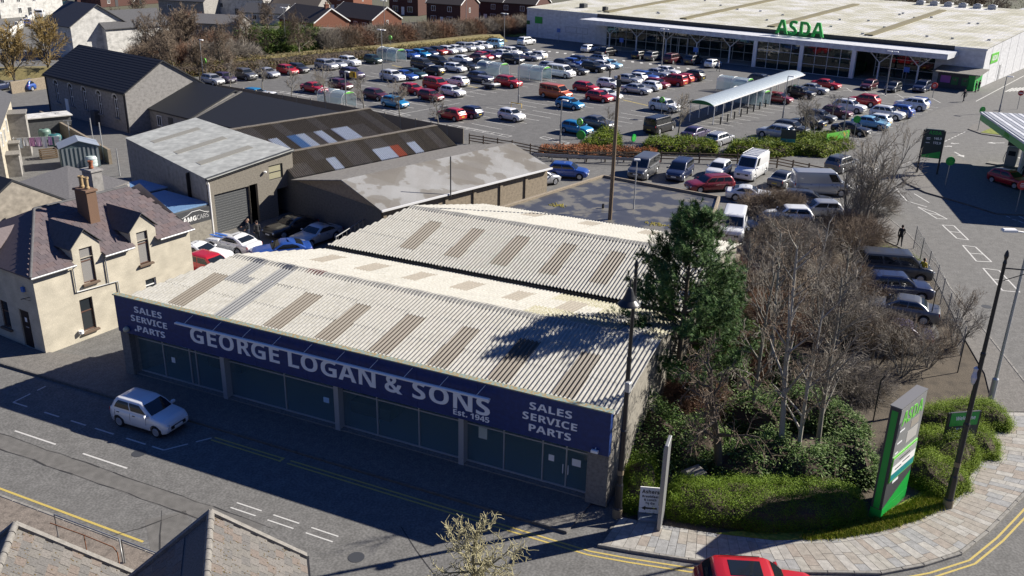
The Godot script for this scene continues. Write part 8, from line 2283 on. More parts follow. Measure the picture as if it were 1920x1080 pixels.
func disc_sign(at: Vector3, h: float, r: float, m: Material, face: float, label: String) -> void:
	var t := thing("round_sign", label, "sign", at, face, "round signs on posts")
	var mb := MB.new(); mb.rod(Vector3.ZERO, Vector3(0, h, 0), 0.04, 0.04, 8); part(t, "post", mb, M.galv)
	mb = MB.new(); mb.disc(Vector3(0, h + r * 0.6, 0.06), Vector3(0, 0, 1), r, 0.12, 24); var d := part(t, "disc", mb, m)
	mb = MB.new()
	var pts := []
	for k in 3: mb.box(Vector3(0, h + r * 0.6 + (k - 1) * r * 0.36, 0.123), Vector3(r * (1.0 - absf(k - 1) * 0.3), r * 0.12, 0.008))
	part(d, "symbol", mb, M.lime if m == M.green else M.white)

func make_street_furniture() -> void:
	var mb: MB
	street_lamp(Vector3(4.58, 0.00, -31.60), 11.4, 60.0, "black bell lantern post at the showroom corner", 0.45)
	street_lamp(Vector3(18.78, 0.00, -32.79), 11.7, STREET + 180, "black lantern post on the planted corner beside the tall green sign", 1.5)
	# banner knot on the corner lamp
	mb = MB.new(); mb.lathe(Vector3(0.12, 5.9, 0), [[0.02, 0.0], [0.09, 0.1], [0.13, 0.35], [0.08, 0.6], [0.11, 0.75], [0.0, 0.85]], 8)
	part(get_node("street_lamp_001"), "plastic_wrap", mb, mat(lin(0.62, 0.58, 0.62), 0.4))
	# cable box on showroom lamp
	mb = MB.new(); mb.slab(Vector3(-0.16, 6.2, 0.1), Vector3(0.22, 0.4, 0.2), 0.02); part(get_node("street_lamp"), "control_box", mb, M.grey_metal)
	var t := thing("lighting_column", "tall grey steel lighting column at the path bend", "lamp", Vector3(25.31, 0.00, -42.53), 0.0)
	mb = MB.new(); mb.lathe(Vector3.ZERO, [[0.16, 0], [0.16, 1.3], [0.09, 1.4], [0.06, 9.2], [0, 9.2]], 10); part(t, "column", mb, M.grey_metal)
	mb = MB.new(); mb.tube(PackedVector3Array([Vector3(0, 9.1, 0), Vector3(-0.3, 9.3, 0), Vector3(-0.9, 9.4, 0)]), PackedFloat32Array([0.05, 0.045, 0.04]), 6); mb.slab(Vector3(-1.1, 9.42, 0), Vector3(0.7, 0.14, 0.32), 0.05); part(t, "lamp_head", mb, M.white)
	t = thing("telegraph_pole", "tall brown wooden telegraph pole behind the showroom roof", "pole", Vector3(6.72, 0, -60.9))
	mb = MB.new(); mb.rod(Vector3.ZERO, Vector3(0, 13.7, 0), 0.16, 0.11, 10); part(t, "pole", mb, M.wood)
	mb = MB.new(); mb.slab(Vector3(0, 13.2, 0.1), Vector3(0.3, 0.5, 0.2), 0.02); part(t, "terminal_box", mb, M.charcoal)
	t = thing("roof_lamp_column", "slim grey lamp column standing on the flat workshop roof", "lamp", Vector3(8.68, 3.78, -63.54))
	mb = MB.new(); mb.rod(Vector3.ZERO, Vector3(0, 3.6, 0), 0.05, 0.04, 8); part(t, "column", mb, M.grey_metal); mb = MB.new(); mb.slab(Vector3(0, 3.65, 0), Vector3(0.45, 0.12, 0.25), 0.03); part(t, "lamp_head", mb, M.white)
	for q in [[Vector3(-20.58, 0.00, -141.61), 7.6, "lamp column in front of the bright brick gable"], [Vector3(0.29, 0.00, -124.97), 6.7, "lamp column beside the orange van"], [Vector3(-2.67, 0.00, -183.78), 6.7, "lamp column at the far end of the hedge-side row"], [Vector3(25.21, 0.00, -162.39), 6.6, "lamp column in front of the store doors"], [Vector3(55.93, 0.00, -139.62), 6.4, "lamp column in front of the right end of the canopy"], [Vector3(34.53, 0.00, -117.99), 5.6, "thin lamp column beside the covered walkway"], [Vector3(5.01, 0.00, -100.98), 4.9, "pale lamp column beside the fence bend"], [Vector3(-42.27, 0.00, -170.30), 8.0, "lamp column among the laurels"], [Vector3(-26.17, 0.00, -184.43), 8.5, "lamp column in front of the dark brick bungalow wall"], [Vector3(-11.37, 0.00, -206.24), 8.0, "lamp column beside the conifer"], [Vector3(-46.88, 0.00, -137.75), 6.0, "lamp column with red banner left of the car park"], [Vector3(-21.58, 0.00, -115.85), 5.2, "lamp column beside the low trolley shelter"], [Vector3(38.23, 0.00, -105.86), 5.0, "thin lamp column behind the lime banner"], [Vector3(66.81, 0.00, -126.61), 5.0, "dark lamp column on the exit road"]]:
		park_lamp(q[0], q[1], q[2], q[1] > 6.0)
	disc_sign(Vector3(41.87, 0.00, -86.26), 2.3, 0.42, M.green, -8.0, "green round sign on the forecourt verge")
	disc_sign(Vector3(44.45, 0.00, -77.81), 2.3, 0.42, M.red, -8.0, "red round sign by the forecourt kerb")
	disc_sign(Vector3(57.83, 0.00, -113.68), 2.4, 0.42, M.green, 20.0, "green round sign at the corner of the petrol canopy")
	disc_sign(Vector3(39.76, 0.00, -106.30), 2.3, 0.42, M.green, -5.0, "green round sign beside the black saloon at the shrub bed")
	disc_sign(Vector3(7.35, 0.00, -103.98), 1.7, 0.42, M.lime, -40.0, "lime round sign in front of the bright blue hatchback")
	disc_sign(Vector3(7.11, 0.00, -98.07), 1.4, 0.5, M.green, -20.0, "green round sign at the red shrub bed")
	disc_sign(Vector3(18.65, 0.00, -117.16), 2.2, 0.36, M.lime, -40.0, "lime round sign beside the walkway tree")
	disc_sign(Vector3(-23.78, 0.00, -175.13), 2.4, 0.42, M.lime, -40.0, "lime round sign above the far trolley shelter")
	disc_sign(Vector3(-46.73, 0.00, -138.78), 2.6, 0.4, M.lime, -40.0, "lime round sign beside the lamp with the red banner")
	disc_sign(Vector3(62.24, 0.00, -137.71), 1.6, 0.45, M.red, -30.0, "red round sign beside the cash machine kiosk")
	disc_sign(Vector3(12.60, 0.00, -96.63), 1.6, 0.4, M.green, 50.0, "green round sign seen edge-on by the clipped hedge")
	# lime banner on the shrub bed, teal board, parking symbol boards
	t = thing("lime_banner", "long lime green banner on posts above the shrub bed", "banner", Vector3(36.66, 0.00, -102.93), 38.0)
	mb = MB.new(); mb.boxr(Vector3(-2.2, 0.5, -0.03), Vector3(2.2, 1.7, 0.03)); part(t, "panel", mb, M.lime)
	for x in [-2.1, 2.1]:
		mb = MB.new(); mb.rod(Vector3(x, 0, -0.06), Vector3(x, 1.75, -0.06), 0.035); part(t, "post", mb, M.galv)
	var r := RandomNumberGenerator.new(); r.seed = 8
	for k in 8:
		mb = MB.new(); mb.disc(Vector3(r.randf_range(-1.9, 1.9), r.randf_range(0.7, 1.5), 0.035), Vector3(0, 0, 1), r.randf_range(0.08, 0.2), 0.01, 10); part(t, "spot", mb, M.yellow if k % 2 == 0 else M.green)
	t = thing("teal_board", "dark board with teal foot on a post beside the parked SUVs", "sign", Vector3(30.04, 0.00, -99.63), -10.0)
	mb = MB.new(); mb.rod(Vector3(0, 0, 0), Vector3(0, 2.2, 0), 0.05); part(t, "post", mb, M.galv)
	mb = MB.new(); mb.boxr(Vector3(-0.8, 1.1, 0.04), Vector3(0.8, 2.5, 0.1)); part(t, "board", mb, mat(lin(0.012, 0.03, 0.035), 0.4))
	mb = MB.new(); mb.boxr(Vector3(-0.8, 1.1, 0.101), Vector3(0.8, 1.5, 0.108)); part(t, "teal_foot", mb, M.teal)
	for q in [[Vector3(8.52, 0.00, -196.44), "small blue notice on a post before the blank store wall"], [Vector3(20.07, 0.00, -181.42), "blue parking sign on a post before the first glazing"], [Vector3(32.14, 0.00, -168.79), "blue parking sign before the store doors"], [Vector3(62.62, 0.00, -149.48), "blue and white parking sign right of the lobby"]]:
		t = thing("parking_sign", q[1], "sign", q[0], PARK, "blue parking signs")
		mb = MB.new(); mb.rod(Vector3.ZERO, Vector3(0, 2.9, 0), 0.04); part(t, "post", mb, M.galv)
		mb = MB.new(); mb.boxr(Vector3(-0.45, 2.1, 0.04), Vector3(0.45, 2.9, 0.08)); part(t, "panel", mb, M.blue_sign)
	t = thing("bay_marker", "yellow bay letter board on a lamp column", "sign", Vector3(-24.00, 0.00, -135.67), PARK)
	mb = MB.new(); mb.boxr(Vector3(-0.9, 1.3, -0.03), Vector3(0.5, 2.2, 0.03)); part(t, "panel", mb, M.yellow); mb = MB.new(); mb.rod(Vector3(0, 0, -0.06), Vector3(0, 2.3, -0.06), 0.04); part(t, "post", mb, M.galv)
	words(t, "lettering", "8", 0.55, 0.4, M.black, Transform3D(Basis(), Vector3(-0.15, 1.45, 0.031)))
	t = thing("yellow_barrier", "low yellow barrier rail behind the small white hatchback", "barrier", Vector3(0.01, 0.00, -122.20), PARK)
	mb = MB.new(); mb.tube(PackedVector3Array([Vector3(-0.9, 0, 0), Vector3(-0.9, 0.6, 0), Vector3(0.9, 0.6, 0), Vector3(0.9, 0, 0)]), PackedFloat32Array([0.05, 0.05, 0.05, 0.05]), 6); part(t, "hoop", mb, M.yellow)
	t = thing("no_entry_sign", "red no entry sign with white bar on the exit road", "sign", Vector3(70.98, 0.00, -129.87), -10.0)
	mb = MB.new(); mb.rod(Vector3.ZERO, Vector3(0, 2.2, 0), 0.04); part(t, "post", mb, M.galv); mb = MB.new(); mb.disc(Vector3(0, 2.3, 0.06), Vector3(0, 0, 1), 0.38, 0.05, 20); part(t, "disc", mb, M.red); mb = MB.new(); mb.boxr(Vector3(-0.26, 2.24, 0.086), Vector3(0.26, 2.36, 0.095)); part(t, "bar", mb, M.white)
	# tall supermarket totem
	t = thing("totem_sign", "tall grey and green supermarket totem on the planted corner", "sign", Vector3(16.2, 0.1, -32.75), 45.3)
	var H := 5.2
	mb = MB.new(); mb.boxr(Vector3(-1.25, 0.45, -0.22), Vector3(1.25, H, 0.22)); var body := part(t, "body", mb, M.charcoal)
	mb = MB.new(); mb.boxr(Vector3(-1.27, H, -0.24), Vector3(1.27, H + 0.05, 0.24)); part(t, "cap", mb, mat(lin(0.13, 0.13, 0.14), 0.6))
	mb = MB.new(); mb.boxr(Vector3(-1.26, -0.12, -0.23), Vector3(1.26, 0.45, 0.23)); part(t, "plinth", mb, M.green)
	mb = MB.new(); mb.boxr(Vector3(-1.265, 0.5, -0.13), Vector3(-1.25, H - 0.15, 0.12)); part(body, "side_stripe", mb, M.green)
	mb = MB.new(); mb.plate([Vector3(-1.25, 0.46, 0.225), Vector3(1.25, 0.46, 0.225), Vector3(1.25, 1.35, 0.225), Vector3(-1.25, 0.46, 0.225)], Vector3(0, 0, -0.004)); mb.tri(Vector3(-1.25, 0.46, 0.226), Vector3(1.25, 0.46, 0.226), Vector3(1.25, 1.35, 0.226)); part(body, "green_wedge", mb, M.green)
	mb = MB.new(); mb.boxr(Vector3(-1.22, 2.75, 0.22), Vector3(1.24, H - 0.04, 0.232)); var face := part(body, "grey_face", mb, mat(lin(0.2, 0.205, 0.21), 0.4))
	words(face, "lettering", "ASDA", 0.6, 2.0, M.lime, Transform3D(Basis(), Vector3(-0.95, 4.32, 0.234)))
	mb = MB.new(); mb.boxr(Vector3(-1.15, 1.75, 0.225), Vector3(1.2, 2.95, 0.27)); var pn := part(body, "notice_panel", mb, M.lime)
	mb = MB.new(); mb.boxr(Vector3(-1.1, 1.8, 0.271), Vector3(1.15, 2.12, 0.276)); part(pn, "teal_band", mb, M.teal)
	mb = MB.new(); mb.boxr(Vector3(-1.1, 2.12, 0.271), Vector3(1.15, 2.5, 0.276)); part(pn, "white_band", mb, M.white)
	mb = MB.new(); mb.boxr(Vector3(-1.1, 2.5, 0.271), Vector3(1.15, 2.85, 0.276)); part(pn, "grey_band", mb, M.grey_metal)
	for q in [[-0.8, 2.25, 0.6], [-0.1, 2.32, 0.7], [-0.5, 2.62, 1.0]]:
		mb = MB.new(); mb.boxr(Vector3(q[0], q[1], 0.277), Vector3(q[0] + q[2], q[1] + 0.06, 0.281)); part(pn, "small_print", mb, M.charcoal)
	for q in [[-1.0, 4.05, 0.5], [-1.0, 3.5, 0.45], [-1.05, 3.05, 0.3]]:
		mb = MB.new(); mb.boxr(Vector3(q[0], q[1], 0.233), Vector3(q[0] + q[2], q[1] + 0.06, 0.237)); part(face, "small_print", mb, M.letter)
	mb = MB.new(); mb.boxr(Vector3(-0.1, 3.2, 0.233), Vector3(0.95, 3.75, 0.238)); part(face, "price_window", mb, mat(lin(0.42, 0.41, 0.39), 0.5))
	mb = MB.new(); mb.boxr(Vector3(0.1, 3.85, 0.233), Vector3(0.9, 4.2, 0.238)); part(face, "logo_patch", mb, mat(lin(0.3, 0.27, 0.23), 0.5))
	mb = MB.new(); mb.boxr(Vector3(-0.65, 1.5, 0.225), Vector3(-0.1, 1.62, 0.23)); part(body, "small_print", mb, M.letter)
	# welcome board
	t = thing("welcome_board", "green and charcoal welcome board on legs in the planted corner", "sign", Vector3(20.9, 0.05, -36.85), 11.0)
	for x in [-0.78, 0.78]:
		mb = MB.new(); mb.boxr(Vector3(x - 0.05, 0, -0.05), Vector3(x + 0.05, 2.4, 0.05)); part(t, "leg", mb, M.dark_metal)
	mb = MB.new(); mb.boxr(Vector3(-0.73, 0.95, -0.04), Vector3(0.73, 2.42, 0.06)); var wb := part(t, "board", mb, M.charcoal)
	mb = MB.new(); mb.boxr(Vector3(-0.72, 1.72, 0.061), Vector3(0.72, 2.4, 0.066)); part(wb, "green_band", mb, M.green)
	words(wb, "lettering", "Welcome", 0.2, 1.0, M.letter, Transform3D(Basis(), Vector3(-0.45, 2.02, 0.068)))
	words(wb, "lettering", "WE'RE HERE", 0.1, 0.62, M.letter, Transform3D(Basis(), Vector3(-0.34, 1.52, 0.068)), true)
	for k in 3:
		mb = MB.new(); mb.boxr(Vector3(-0.5, 1.12 + k * 0.12, 0.061), Vector3(0.5 - 0.12 * k, 1.155 + k * 0.12, 0.066)); part(wb, "small_print", mb, M.letter)
	# pavement sign and the edge-on metal board beside it
	t = thing("pavement_sign", "white pavement sign with black lettering and arrow on a grey base", "sign", Vector3(5.88, 0.10, -31.59), -6.0)
	mb = MB.new(); mb.slab(Vector3(0, 0.1, 0.12), Vector3(0.9, 0.2, 0.75), 0.06); part(t, "base", mb, mat(lin(0.16, 0.19, 0.22), 0.35))
	mb = MB.new(); mb.box(Vector3(0, 0.8, 0), Vector3(0.86, 1.15, 0.05), Basis(Vector3.RIGHT, -0.12)); var ps := part(t, "panel", mb, M.white)
	var tb := Transform3D(Basis(Vector3.RIGHT, -0.12), Vector3(0, 0.8, 0))
	words(ps, "lettering", "Ashers", 0.15, 0.7, M.black, tb * Transform3D(Basis(), Vector3(0, 0.3, 0.03)), true, 1)
	words(ps, "lettering", "Breakfast", 0.09, 0.66, M.charcoal, tb * Transform3D(Basis(), Vector3(0, 0.12, 0.03)), true, 1)
	words(ps, "lettering", "& Lunch", 0.09, 0.5, M.charcoal, tb * Transform3D(Basis(), Vector3(0, -0.03, 0.03)), true, 1)
	words(ps, "lettering", "To Go", 0.09, 0.38, M.charcoal, tb * Transform3D(Basis(), Vector3(0, -0.18, 0.03)), true, 1)
	mb = MB.new(); mb.box(tb * Vector3(0.05, -0.36, 0.032), Vector3(0.5, 0.07, 0.012), Basis(Vector3.RIGHT, -0.12)); mb.tri(tb * Vector3(-0.34, -0.36, 0.038), tb * Vector3(-0.17, -0.46, 0.038), tb * Vector3(-0.17, -0.26, 0.038)); part(ps, "arrow", mb, M.black)
	t = thing("metal_board", "tall narrow metal board seen edge-on beside the pavement sign", "sign", Vector3(6.28, 0.10, -31.03), 72.0)
	mb = MB.new(); mb.slab(Vector3(0, 2.0, 0), Vector3(0.9, 3.95, 0.14), 0.02); part(t, "panel", mb, M.galv)
	mb = MB.new(); mb.boxr(Vector3(-0.44, 1.2, -0.1), Vector3(0.44, 3.8, -0.072)); part(t, "face", mb, mat(lin(0.3, 0.33, 0.28), 0.5))
	# clothes posts and lane poles by the church
	var k2 := 0
	for q in [[Vector3(-43.21, 0.00, -91.77), 3.6], [Vector3(-40.78, 0.00, -88.37), 3.9], [Vector3(-50.79, 0.00, -99.93), 2.4], [Vector3(-47.62, 0.00, -95.99), 2.4], [Vector3(-37.10, 0.00, -83.11), 2.6]]:
		mb = MB.new(); mb.rod(Vector3.ZERO, Vector3(0, q[1], 0), 0.06, 0.05, 8)
		if k2 in [2, 3]: mb.rod(Vector3(-0.45, q[1], 0), Vector3(0.45, q[1], 0), 0.03); mb.rod(Vector3(-0.3, q[1] - 0.4, 0), Vector3(0.3, q[1] - 0.4, 0), 0.025)
		solo("pole", mb, M.grey_metal, ["pale pole in the church lane, taller and left of two", "pale pole in the church lane, right of two", "clothes post with crossbars by the lane wall, upper of two", "clothes post with crossbars by the lane wall, lower of two", "short grey pole beside the grey workshop wall"][k2], "pole", q[0], 0.0, "poles by the church lane"); k2 += 1
	# litter bin and boulder among the hedge
	mb = MB.new(); mb.slab(Vector3(0, 0.35, 0), Vector3(0.9, 0.7, 0.7), 0.12, Basis(Vector3(0, 0, 1), 0.2)); solo("grey_boulder", mb, M.concrete, "pale grey block lying in the hedge under the bare tree", "rock", Vector3(8.22, 0.00, -34.28), 20.0)

# ---------------------------------------------------------------- plants
func make_plants() -> void:
	var box_leaf := leaf_clump(1, 13, 0.055, [Color(0.08, 0.14, 0.01), Color(0.1, 0.17, 0.013), Color(0.13, 0.2, 0.016), Color(0.16, 0.23, 0.02)], 0.17)
	var bright_leaf := leaf_clump(2, 13, 0.055, [Color(0.13, 0.2, 0.01), Color(0.16, 0.23, 0.012), Color(0.2, 0.27, 0.016), Color(0.11, 0.17, 0.012)], 0.18)
	var laurel := leaf_clump(3, 7, 0.13, [Color(0.04, 0.085, 0.02), Color(0.06, 0.115, 0.024), Color(0.08, 0.14, 0.03), Color(0.13, 0.18, 0.07)], 0.24, 0.45)
	var far_green := leaf_clump(4, 10, 0.24, [Color(0.045, 0.075, 0.018), Color(0.07, 0.11, 0.022), Color(0.1, 0.14, 0.03)], 0.5)
	var far_bright := leaf_clump(5, 10, 0.2, [Color(0.14, 0.19, 0.014), Color(0.2, 0.25, 0.018), Color(0.26, 0.29, 0.03), Color(0.09, 0.13, 0.015)], 0.42)
	var far_brown := leaf_clump(6, 10, 0.22, [Color(0.16, 0.11, 0.05), Color(0.2, 0.14, 0.07), Color(0.12, 0.1, 0.045), Color(0.1, 0.11, 0.04)], 0.5)
	var russet := leaf_clump(7, 10, 0.16, [Color(0.28, 0.09, 0.035), Color(0.34, 0.12, 0.05), Color(0.2, 0.08, 0.035), Color(0.16, 0.12, 0.04)], 0.36)
	# clipped hedge on the corner and rounded shrubs behind it
	hedge("corner_hedge", "low bright green hedge along the inner edge of the corner pavement", "hedge", [Vector2(6.58, -31.50), Vector2(8.30, -31.03), Vector2(10.59, -30.59), Vector2(13.29, -30.93), Vector2(15.02, -31.82), Vector2(15.04, -33.54), Vector2(12.76, -33.65), Vector2(10.46, -33.76), Vector2(8.14, -33.87), Vector2(6.91, -33.42)], 1.15, box_leaf, 150, 0.9, 21)
	hedge("corner_hedge", "green hedge between the lantern post and the pavement sign", "hedge", [Vector2(4.74, -31.91), Vector2(6.15, -31.59), Vector2(6.68, -34.22), Vector2(5.32, -34.79)], 1.7, box_leaf, 150, 0.8, 22)
	var i := 0
	for q in [[Vector2(19.07, -34.73), 1.35, 1.35, "rounded shrub right of the tall sign, nearest the lantern post"], [Vector2(20.28, -36.66), 1.5, 1.5, "rounded shrub directly below the welcome board"], [Vector2(19.35, -37.17), 1.2, 1.3, "rounded shrub touching the tall sign"], [Vector2(22.14, -37.76), 1.25, 1.1, "rounded shrub right of the welcome board"], [Vector2(23.87, -40.36), 1.3, 1.2, "bright shrub by the path bend, nearest the grey column"], [Vector2(22.46, -40.03), 1.3, 1.4, "bright shrub behind the welcome board"], [Vector2(20.87, -39.44), 1.2, 1.4, "bright shrub behind the tall sign"]]:
		var pts := []
		for k in 12: pts.append(q[0] + Vector2(cos(TAU * k / 12), sin(TAU * k / 12)) * q[1] * (1.0 + 0.12 * sin(k * 2.3 + i)))
		hedge("rounded_shrub", q[3], "shrub", pts, q[2], bright_leaf, 210, q[1] * 0.8, 40 + i, "rounded shrubs on the planted corner"); i += 1
	# dark evergreen mass under the trees
	i = 0
	for q in [[Vector2(6.52, -36.62), 1.7, 2.4, "dark laurel beside the showroom gable"], [Vector2(8.39, -36.70), 1.8, 1.9, "dark laurel left of the bare leaning tree"], [Vector2(10.60, -35.44), 1.5, 1.2, "glossy laurel right of the bare leaning tree"], [Vector2(12.07, -35.51), 1.5, 1.4, "glossy laurel at the foot of the white birch"], [Vector2(13.53, -34.71), 1.7, 1.6, "grey green laurel left of the tall sign"], [Vector2(15.39, -35.65), 1.5, 1.7, "grey green laurel directly behind the tall sign"], [Vector2(16.27, -39.49), 1.3, 1.2, "small laurel below the fence post"], [Vector2(6.84, -42.34), 1.2, 2.8, "ivy covered bush against the showroom wall"], [Vector2(12.26, -39.31), 1.6, 1.8, "ivy bush between the birch trunks"], [Vector2(14.55, -39.93), 1.4, 2.0, "ivy bush right of the white birch"], [Vector2(10.57, -41.37), 1.8, 2.2, "dark holly behind the bare leaning tree"], [Vector2(9.02, -45.54), 1.8, 2.0, "dark holly below the pine"], [Vector2(13.24, -48.54), 1.7, 1.6, "low evergreen below the blue tarpaulin"], [Vector2(28.65, -64.20), 1.5, 0.9, "bright bush at the top end of the fenced plot"], [Vector2(14.57, -45.18), 1.6, 1.5, "low evergreen behind the birch trunks"]]:
		var pts := []
		for k in 12: pts.append(q[0] + Vector2(cos(TAU * k / 12), sin(TAU * k / 12)) * q[1] * (1.0 + 0.2 * sin(k * 1.7 + i * 2)))
		hedge("evergreen_shrub", q[3], "shrub", pts, q[2], bright_leaf if i == 13 else laurel, 75, q[1] * 0.75, 60 + i, "evergreens on the overgrown plot", 0.3); i += 1
	# grass tufts on the corner verge
	var tuft := grass_tuft(3)
	var r := RandomNumberGenerator.new(); r.seed = 55
	var poly := PackedVector2Array([PAVE_IN[3], PAVE_IN[4], PAVE_IN[5], PAVE_IN[6], PAVE_IN[7], PAVE_IN[8], Vector2(20.09, -34.98), Vector2(17.71, -33.26), Vector2(15.31, -31.73), Vector2(13.26, -30.86)])
	var xfs := []
	while xfs.size() < 2600:
		var p := Vector2(r.randf_range(12, 22), r.randf_range(-37, -29.5))
		if Geometry2D.is_point_in_polygon(p, poly): xfs.append(Transform3D(Basis(Vector3.UP, r.randf() * TAU).scaled(Vector3.ONE * r.randf_range(0.6, 1.4)), Vector3(p.x, 0.12, p.y)))
	var g := scatter(self, numbered("grass"), tuft, xfs)
	tag(g, "mossy yellow green grass around the foot of the tall sign", "grass", "", "stuff")
	# pine
	pine(Vector3(8.3, 0.05, -40.6), 10.3, "dark green pine leaning over the showroom gable", 5)
	pine(Vector3(11.3, 0.05, -45.0), 5.6, "small thin pine right of the tall pine", 6)
	# birches and bare trees on the plot
	var birch := bare_tree_mesh(101, 13.5, 0.15, {n = [16, 6, 5], ratio = [0.26, 0.5, 0.55], ang = [28, 50], start = 0.28, wob = 0.05, thin = 0.011})
	var birch_b := bare_tree_mesh(102, 11.0, 0.12, {n = [15, 6, 5], ratio = [0.28, 0.5, 0.55], ang = [25, 50], start = 0.2, wob = 0.06, thin = 0.011})
	var multi := multi_stem_mesh(103, 9.0, 6, {n = [9, 6, 5], lean = 0.32, rad = 0.09, thin = 0.011})
	var multi_b := multi_stem_mesh(104, 5.5, 9, {n = [8, 5, 4], lean = 0.5, rad = 0.05, thin = 0.009})
	var spread := bare_tree_mesh(105, 7.5, 0.2, {n = [14, 8, 6], ratio = [0.5, 0.5, 0.5], ang = [40, 75], start = 0.25, up = 0.05, wob = 0.16, thin = 0.01})
	i = 0
	for q in [[Vector3(12.51, 0.00, -36.06), birch, 1.05, "tallest white birch standing left of the tall sign"], [Vector3(14.34, 0.00, -36.59), birch_b, 1.1, "ivy footed birch between the white birch and the tall sign"], [Vector3(13.20, 0.00, -35.91), birch_b, 0.95, "slim birch just right of the white birch"], [Vector3(11.86, 0.00, -39.29), birch_b, 1.0, "slim grey birch behind the bare leaning tree"], [Vector3(13.95, 0.00, -43.89), birch, 0.85, "birch in the middle of the overgrown plot"], [Vector3(17.87, 0.00, -45.35), birch_b, 0.9, "birch beside the purple saloon"], [Vector3(13.56, 0.00, -49.29), birch_b, 0.8, "thin birch near the blue tarpaulin"], [Vector3(18.05, 0.00, -51.08), birch, 0.7, "birch left of the fenced cars"], [Vector3(11.40, 0.00, -52.32), birch_b, 0.75, "thin bare tree right of the pine"]]:
		tree("birch_tree", q[1], q[0], M.bark_birch if i in [0, 2, 4, 7] else M.bark_pale, M.twig_grey if i % 2 else M.twig, q[3], "birches on the overgrown plot", i * 77.0, q[2]); i += 1
	tree("bare_tree", spread, Vector3(9.53, 0.00, -35.18), M.bark, M.twig, "wide leafless tree with drooping twigs behind the corner hedge", "", 20.0, 1.05)
	i = 0
	for q in [[Vector3(28.47, 0.00, -70.77), 1.1, "large many-stemmed bare tree at the junction beside the footpath"], [Vector3(27.13, 0.00, -70.40), 0.8, "smaller many-stemmed bare tree left of the large one at the junction"], [Vector3(17.47, 0.00, -45.98), 0.75, "many-stemmed bare tree beside the purple saloon"], [Vector3(18.49, 0.00, -56.26), 0.7, "many-stemmed bare tree in the middle of the thicket"], [Vector3(13.66, 0.00, -58.87), 0.6, "many-stemmed bare tree beside the blue tarpaulin"]]:
		tree("bare_tree", multi, q[0], M.bark_pale, M.twig_grey, q[2], "leafless multi-stemmed trees", i * 63.0, q[1]); i += 1
	i = 0
	for q in [[Vector3(21.67, 0.00, -45.22), 0.75, "pale leafless shrub directly behind the tall sign"], [Vector3(20.52, 0.00, -46.14), 0.8, "leafless shrub beside the cranked fence post"], [Vector3(19.70, 0.00, -48.16), 0.9, "leafless shrub below the purple saloon"], [Vector3(23.59, 0.00, -46.30), 0.6, "pale leafless shrub by the welcome board"], [Vector3(26.41, 0.00, -49.25), 0.55, "small leafless shrub growing at the path edge"], [Vector3(28.55, 0.00, -53.31), 0.45, "twiggy sapling overhanging the footpath"], [Vector3(15.67, 0.00, -53.41), 1.0, "leafless shrub in the heart of the thicket"], [Vector3(20.07, 0.00, -59.28), 0.9, "leafless shrub above the thicket heart"], [Vector3(20.25, 0.00, -52.83), 0.9, "leafless shrub left of the grey saloon"], [Vector3(12.44, 0.00, -49.23), 0.8, "leafless shrub below the blue tarpaulin"], [Vector3(19.52, 0.00, -65.96), 0.8, "leafless shrub beside the black SUV"], [Vector3(24.58, 0.00, -62.78), 0.9, "leafless shrub left of the charcoal van"]]:
		tree("bare_shrub", multi_b, q[0], M.bark_pale if i in [0, 3, 4] else M.bark, M.twig_grey if i % 2 == 0 else M.twig, q[2], "leafless shrubs on the plot", i * 41.0, q[1], "shrub"); i += 1
	# bramble and twig masses
	var spray := twig_spray(11, 12, 1.1, 0.011)
	i = 0
	for q in [[Vector3(21.39, 0.00, -56.44), Vector3(3.0, 2.2, 2.6), 300, "brown bramble mass left of the fenced cars"], [Vector3(20.85, 0.00, -64.84), Vector3(3.2, 2.4, 2.8), 320, "brown bramble mass beside the black SUV"], [Vector3(15.73, 0.00, -50.95), Vector3(2.8, 2.2, 2.4), 260, "tangled brown bramble mass below the birches"], [Vector3(26.01, 0.00, -68.32), Vector3(3.4, 2.2, 2.2), 280, "tangled twigs in front of the silver van"], [Vector3(21.17, 0.00, -49.71), Vector3(2.6, 1.8, 1.8), 220, "red brown bramble over the purple saloon bonnet"], [Vector3(14.53, 0.00, -56.01), Vector3(2.2, 2.4, 2.4), 200, "brown bramble beside the blue tarpaulin"], [Vector3(22.84, 0.00, -49.06), Vector3(2.0, 1.2, 1.2), 120, "bramble behind the purple saloon"], [Vector3(17.55, 0.00, -43.46), Vector3(2.6, 1.5, 1.8), 170, "low brown bramble above the fence post"], [Vector3(11.58, 0.00, -45.03), Vector3(2.4, 2.6, 2.2), 220, "dark twig mass between pine and birch"], [Vector3(22.50, 0.00, -75.91), Vector3(3.0, 1.8, 1.6), 200, "grey twig mass in front of the white hatchback"], [Vector3(31.54, 0.00, -76.63), Vector3(1.8, 1.8, 1.4), 110, "grey twig mass at the junction corner"], [Vector3(8.72, 0.00, -40.19), Vector3(2.0, 2.2, 1.6), 200, "dark reddish twig mass behind the corner hedge"]]:
		thicket("bramble", q[3], "bramble", q[0], q[1], spray, q[2], 200 + i, [M.twig, M.twig_grey, M.twig_red][i % 3], "brambles on the plot"); i += 1
	# blue tarpaulin by the workshop wall
	var mb := MB.new(); var rows := []
	for a in 8:
		var row := []
		for b in 6: row.append(Vector3(b * 0.32, 0.25 + 0.9 * sin(b * 0.6 + a * 0.2) * 0.5 + 0.18 * sin(a * 1.7 + b), -a * 0.42))
		rows.append(row)
	mb.grid(rows); solo("tarpaulin", mb, tmat(lin(0.12, 0.25, 0.55), M.blot, 0.7, 0.5), "crumpled blue and white tarpaulin against the showroom side wall", "tarpaulin", Vector3(13.86, 0.00, -59.91), -20.0)
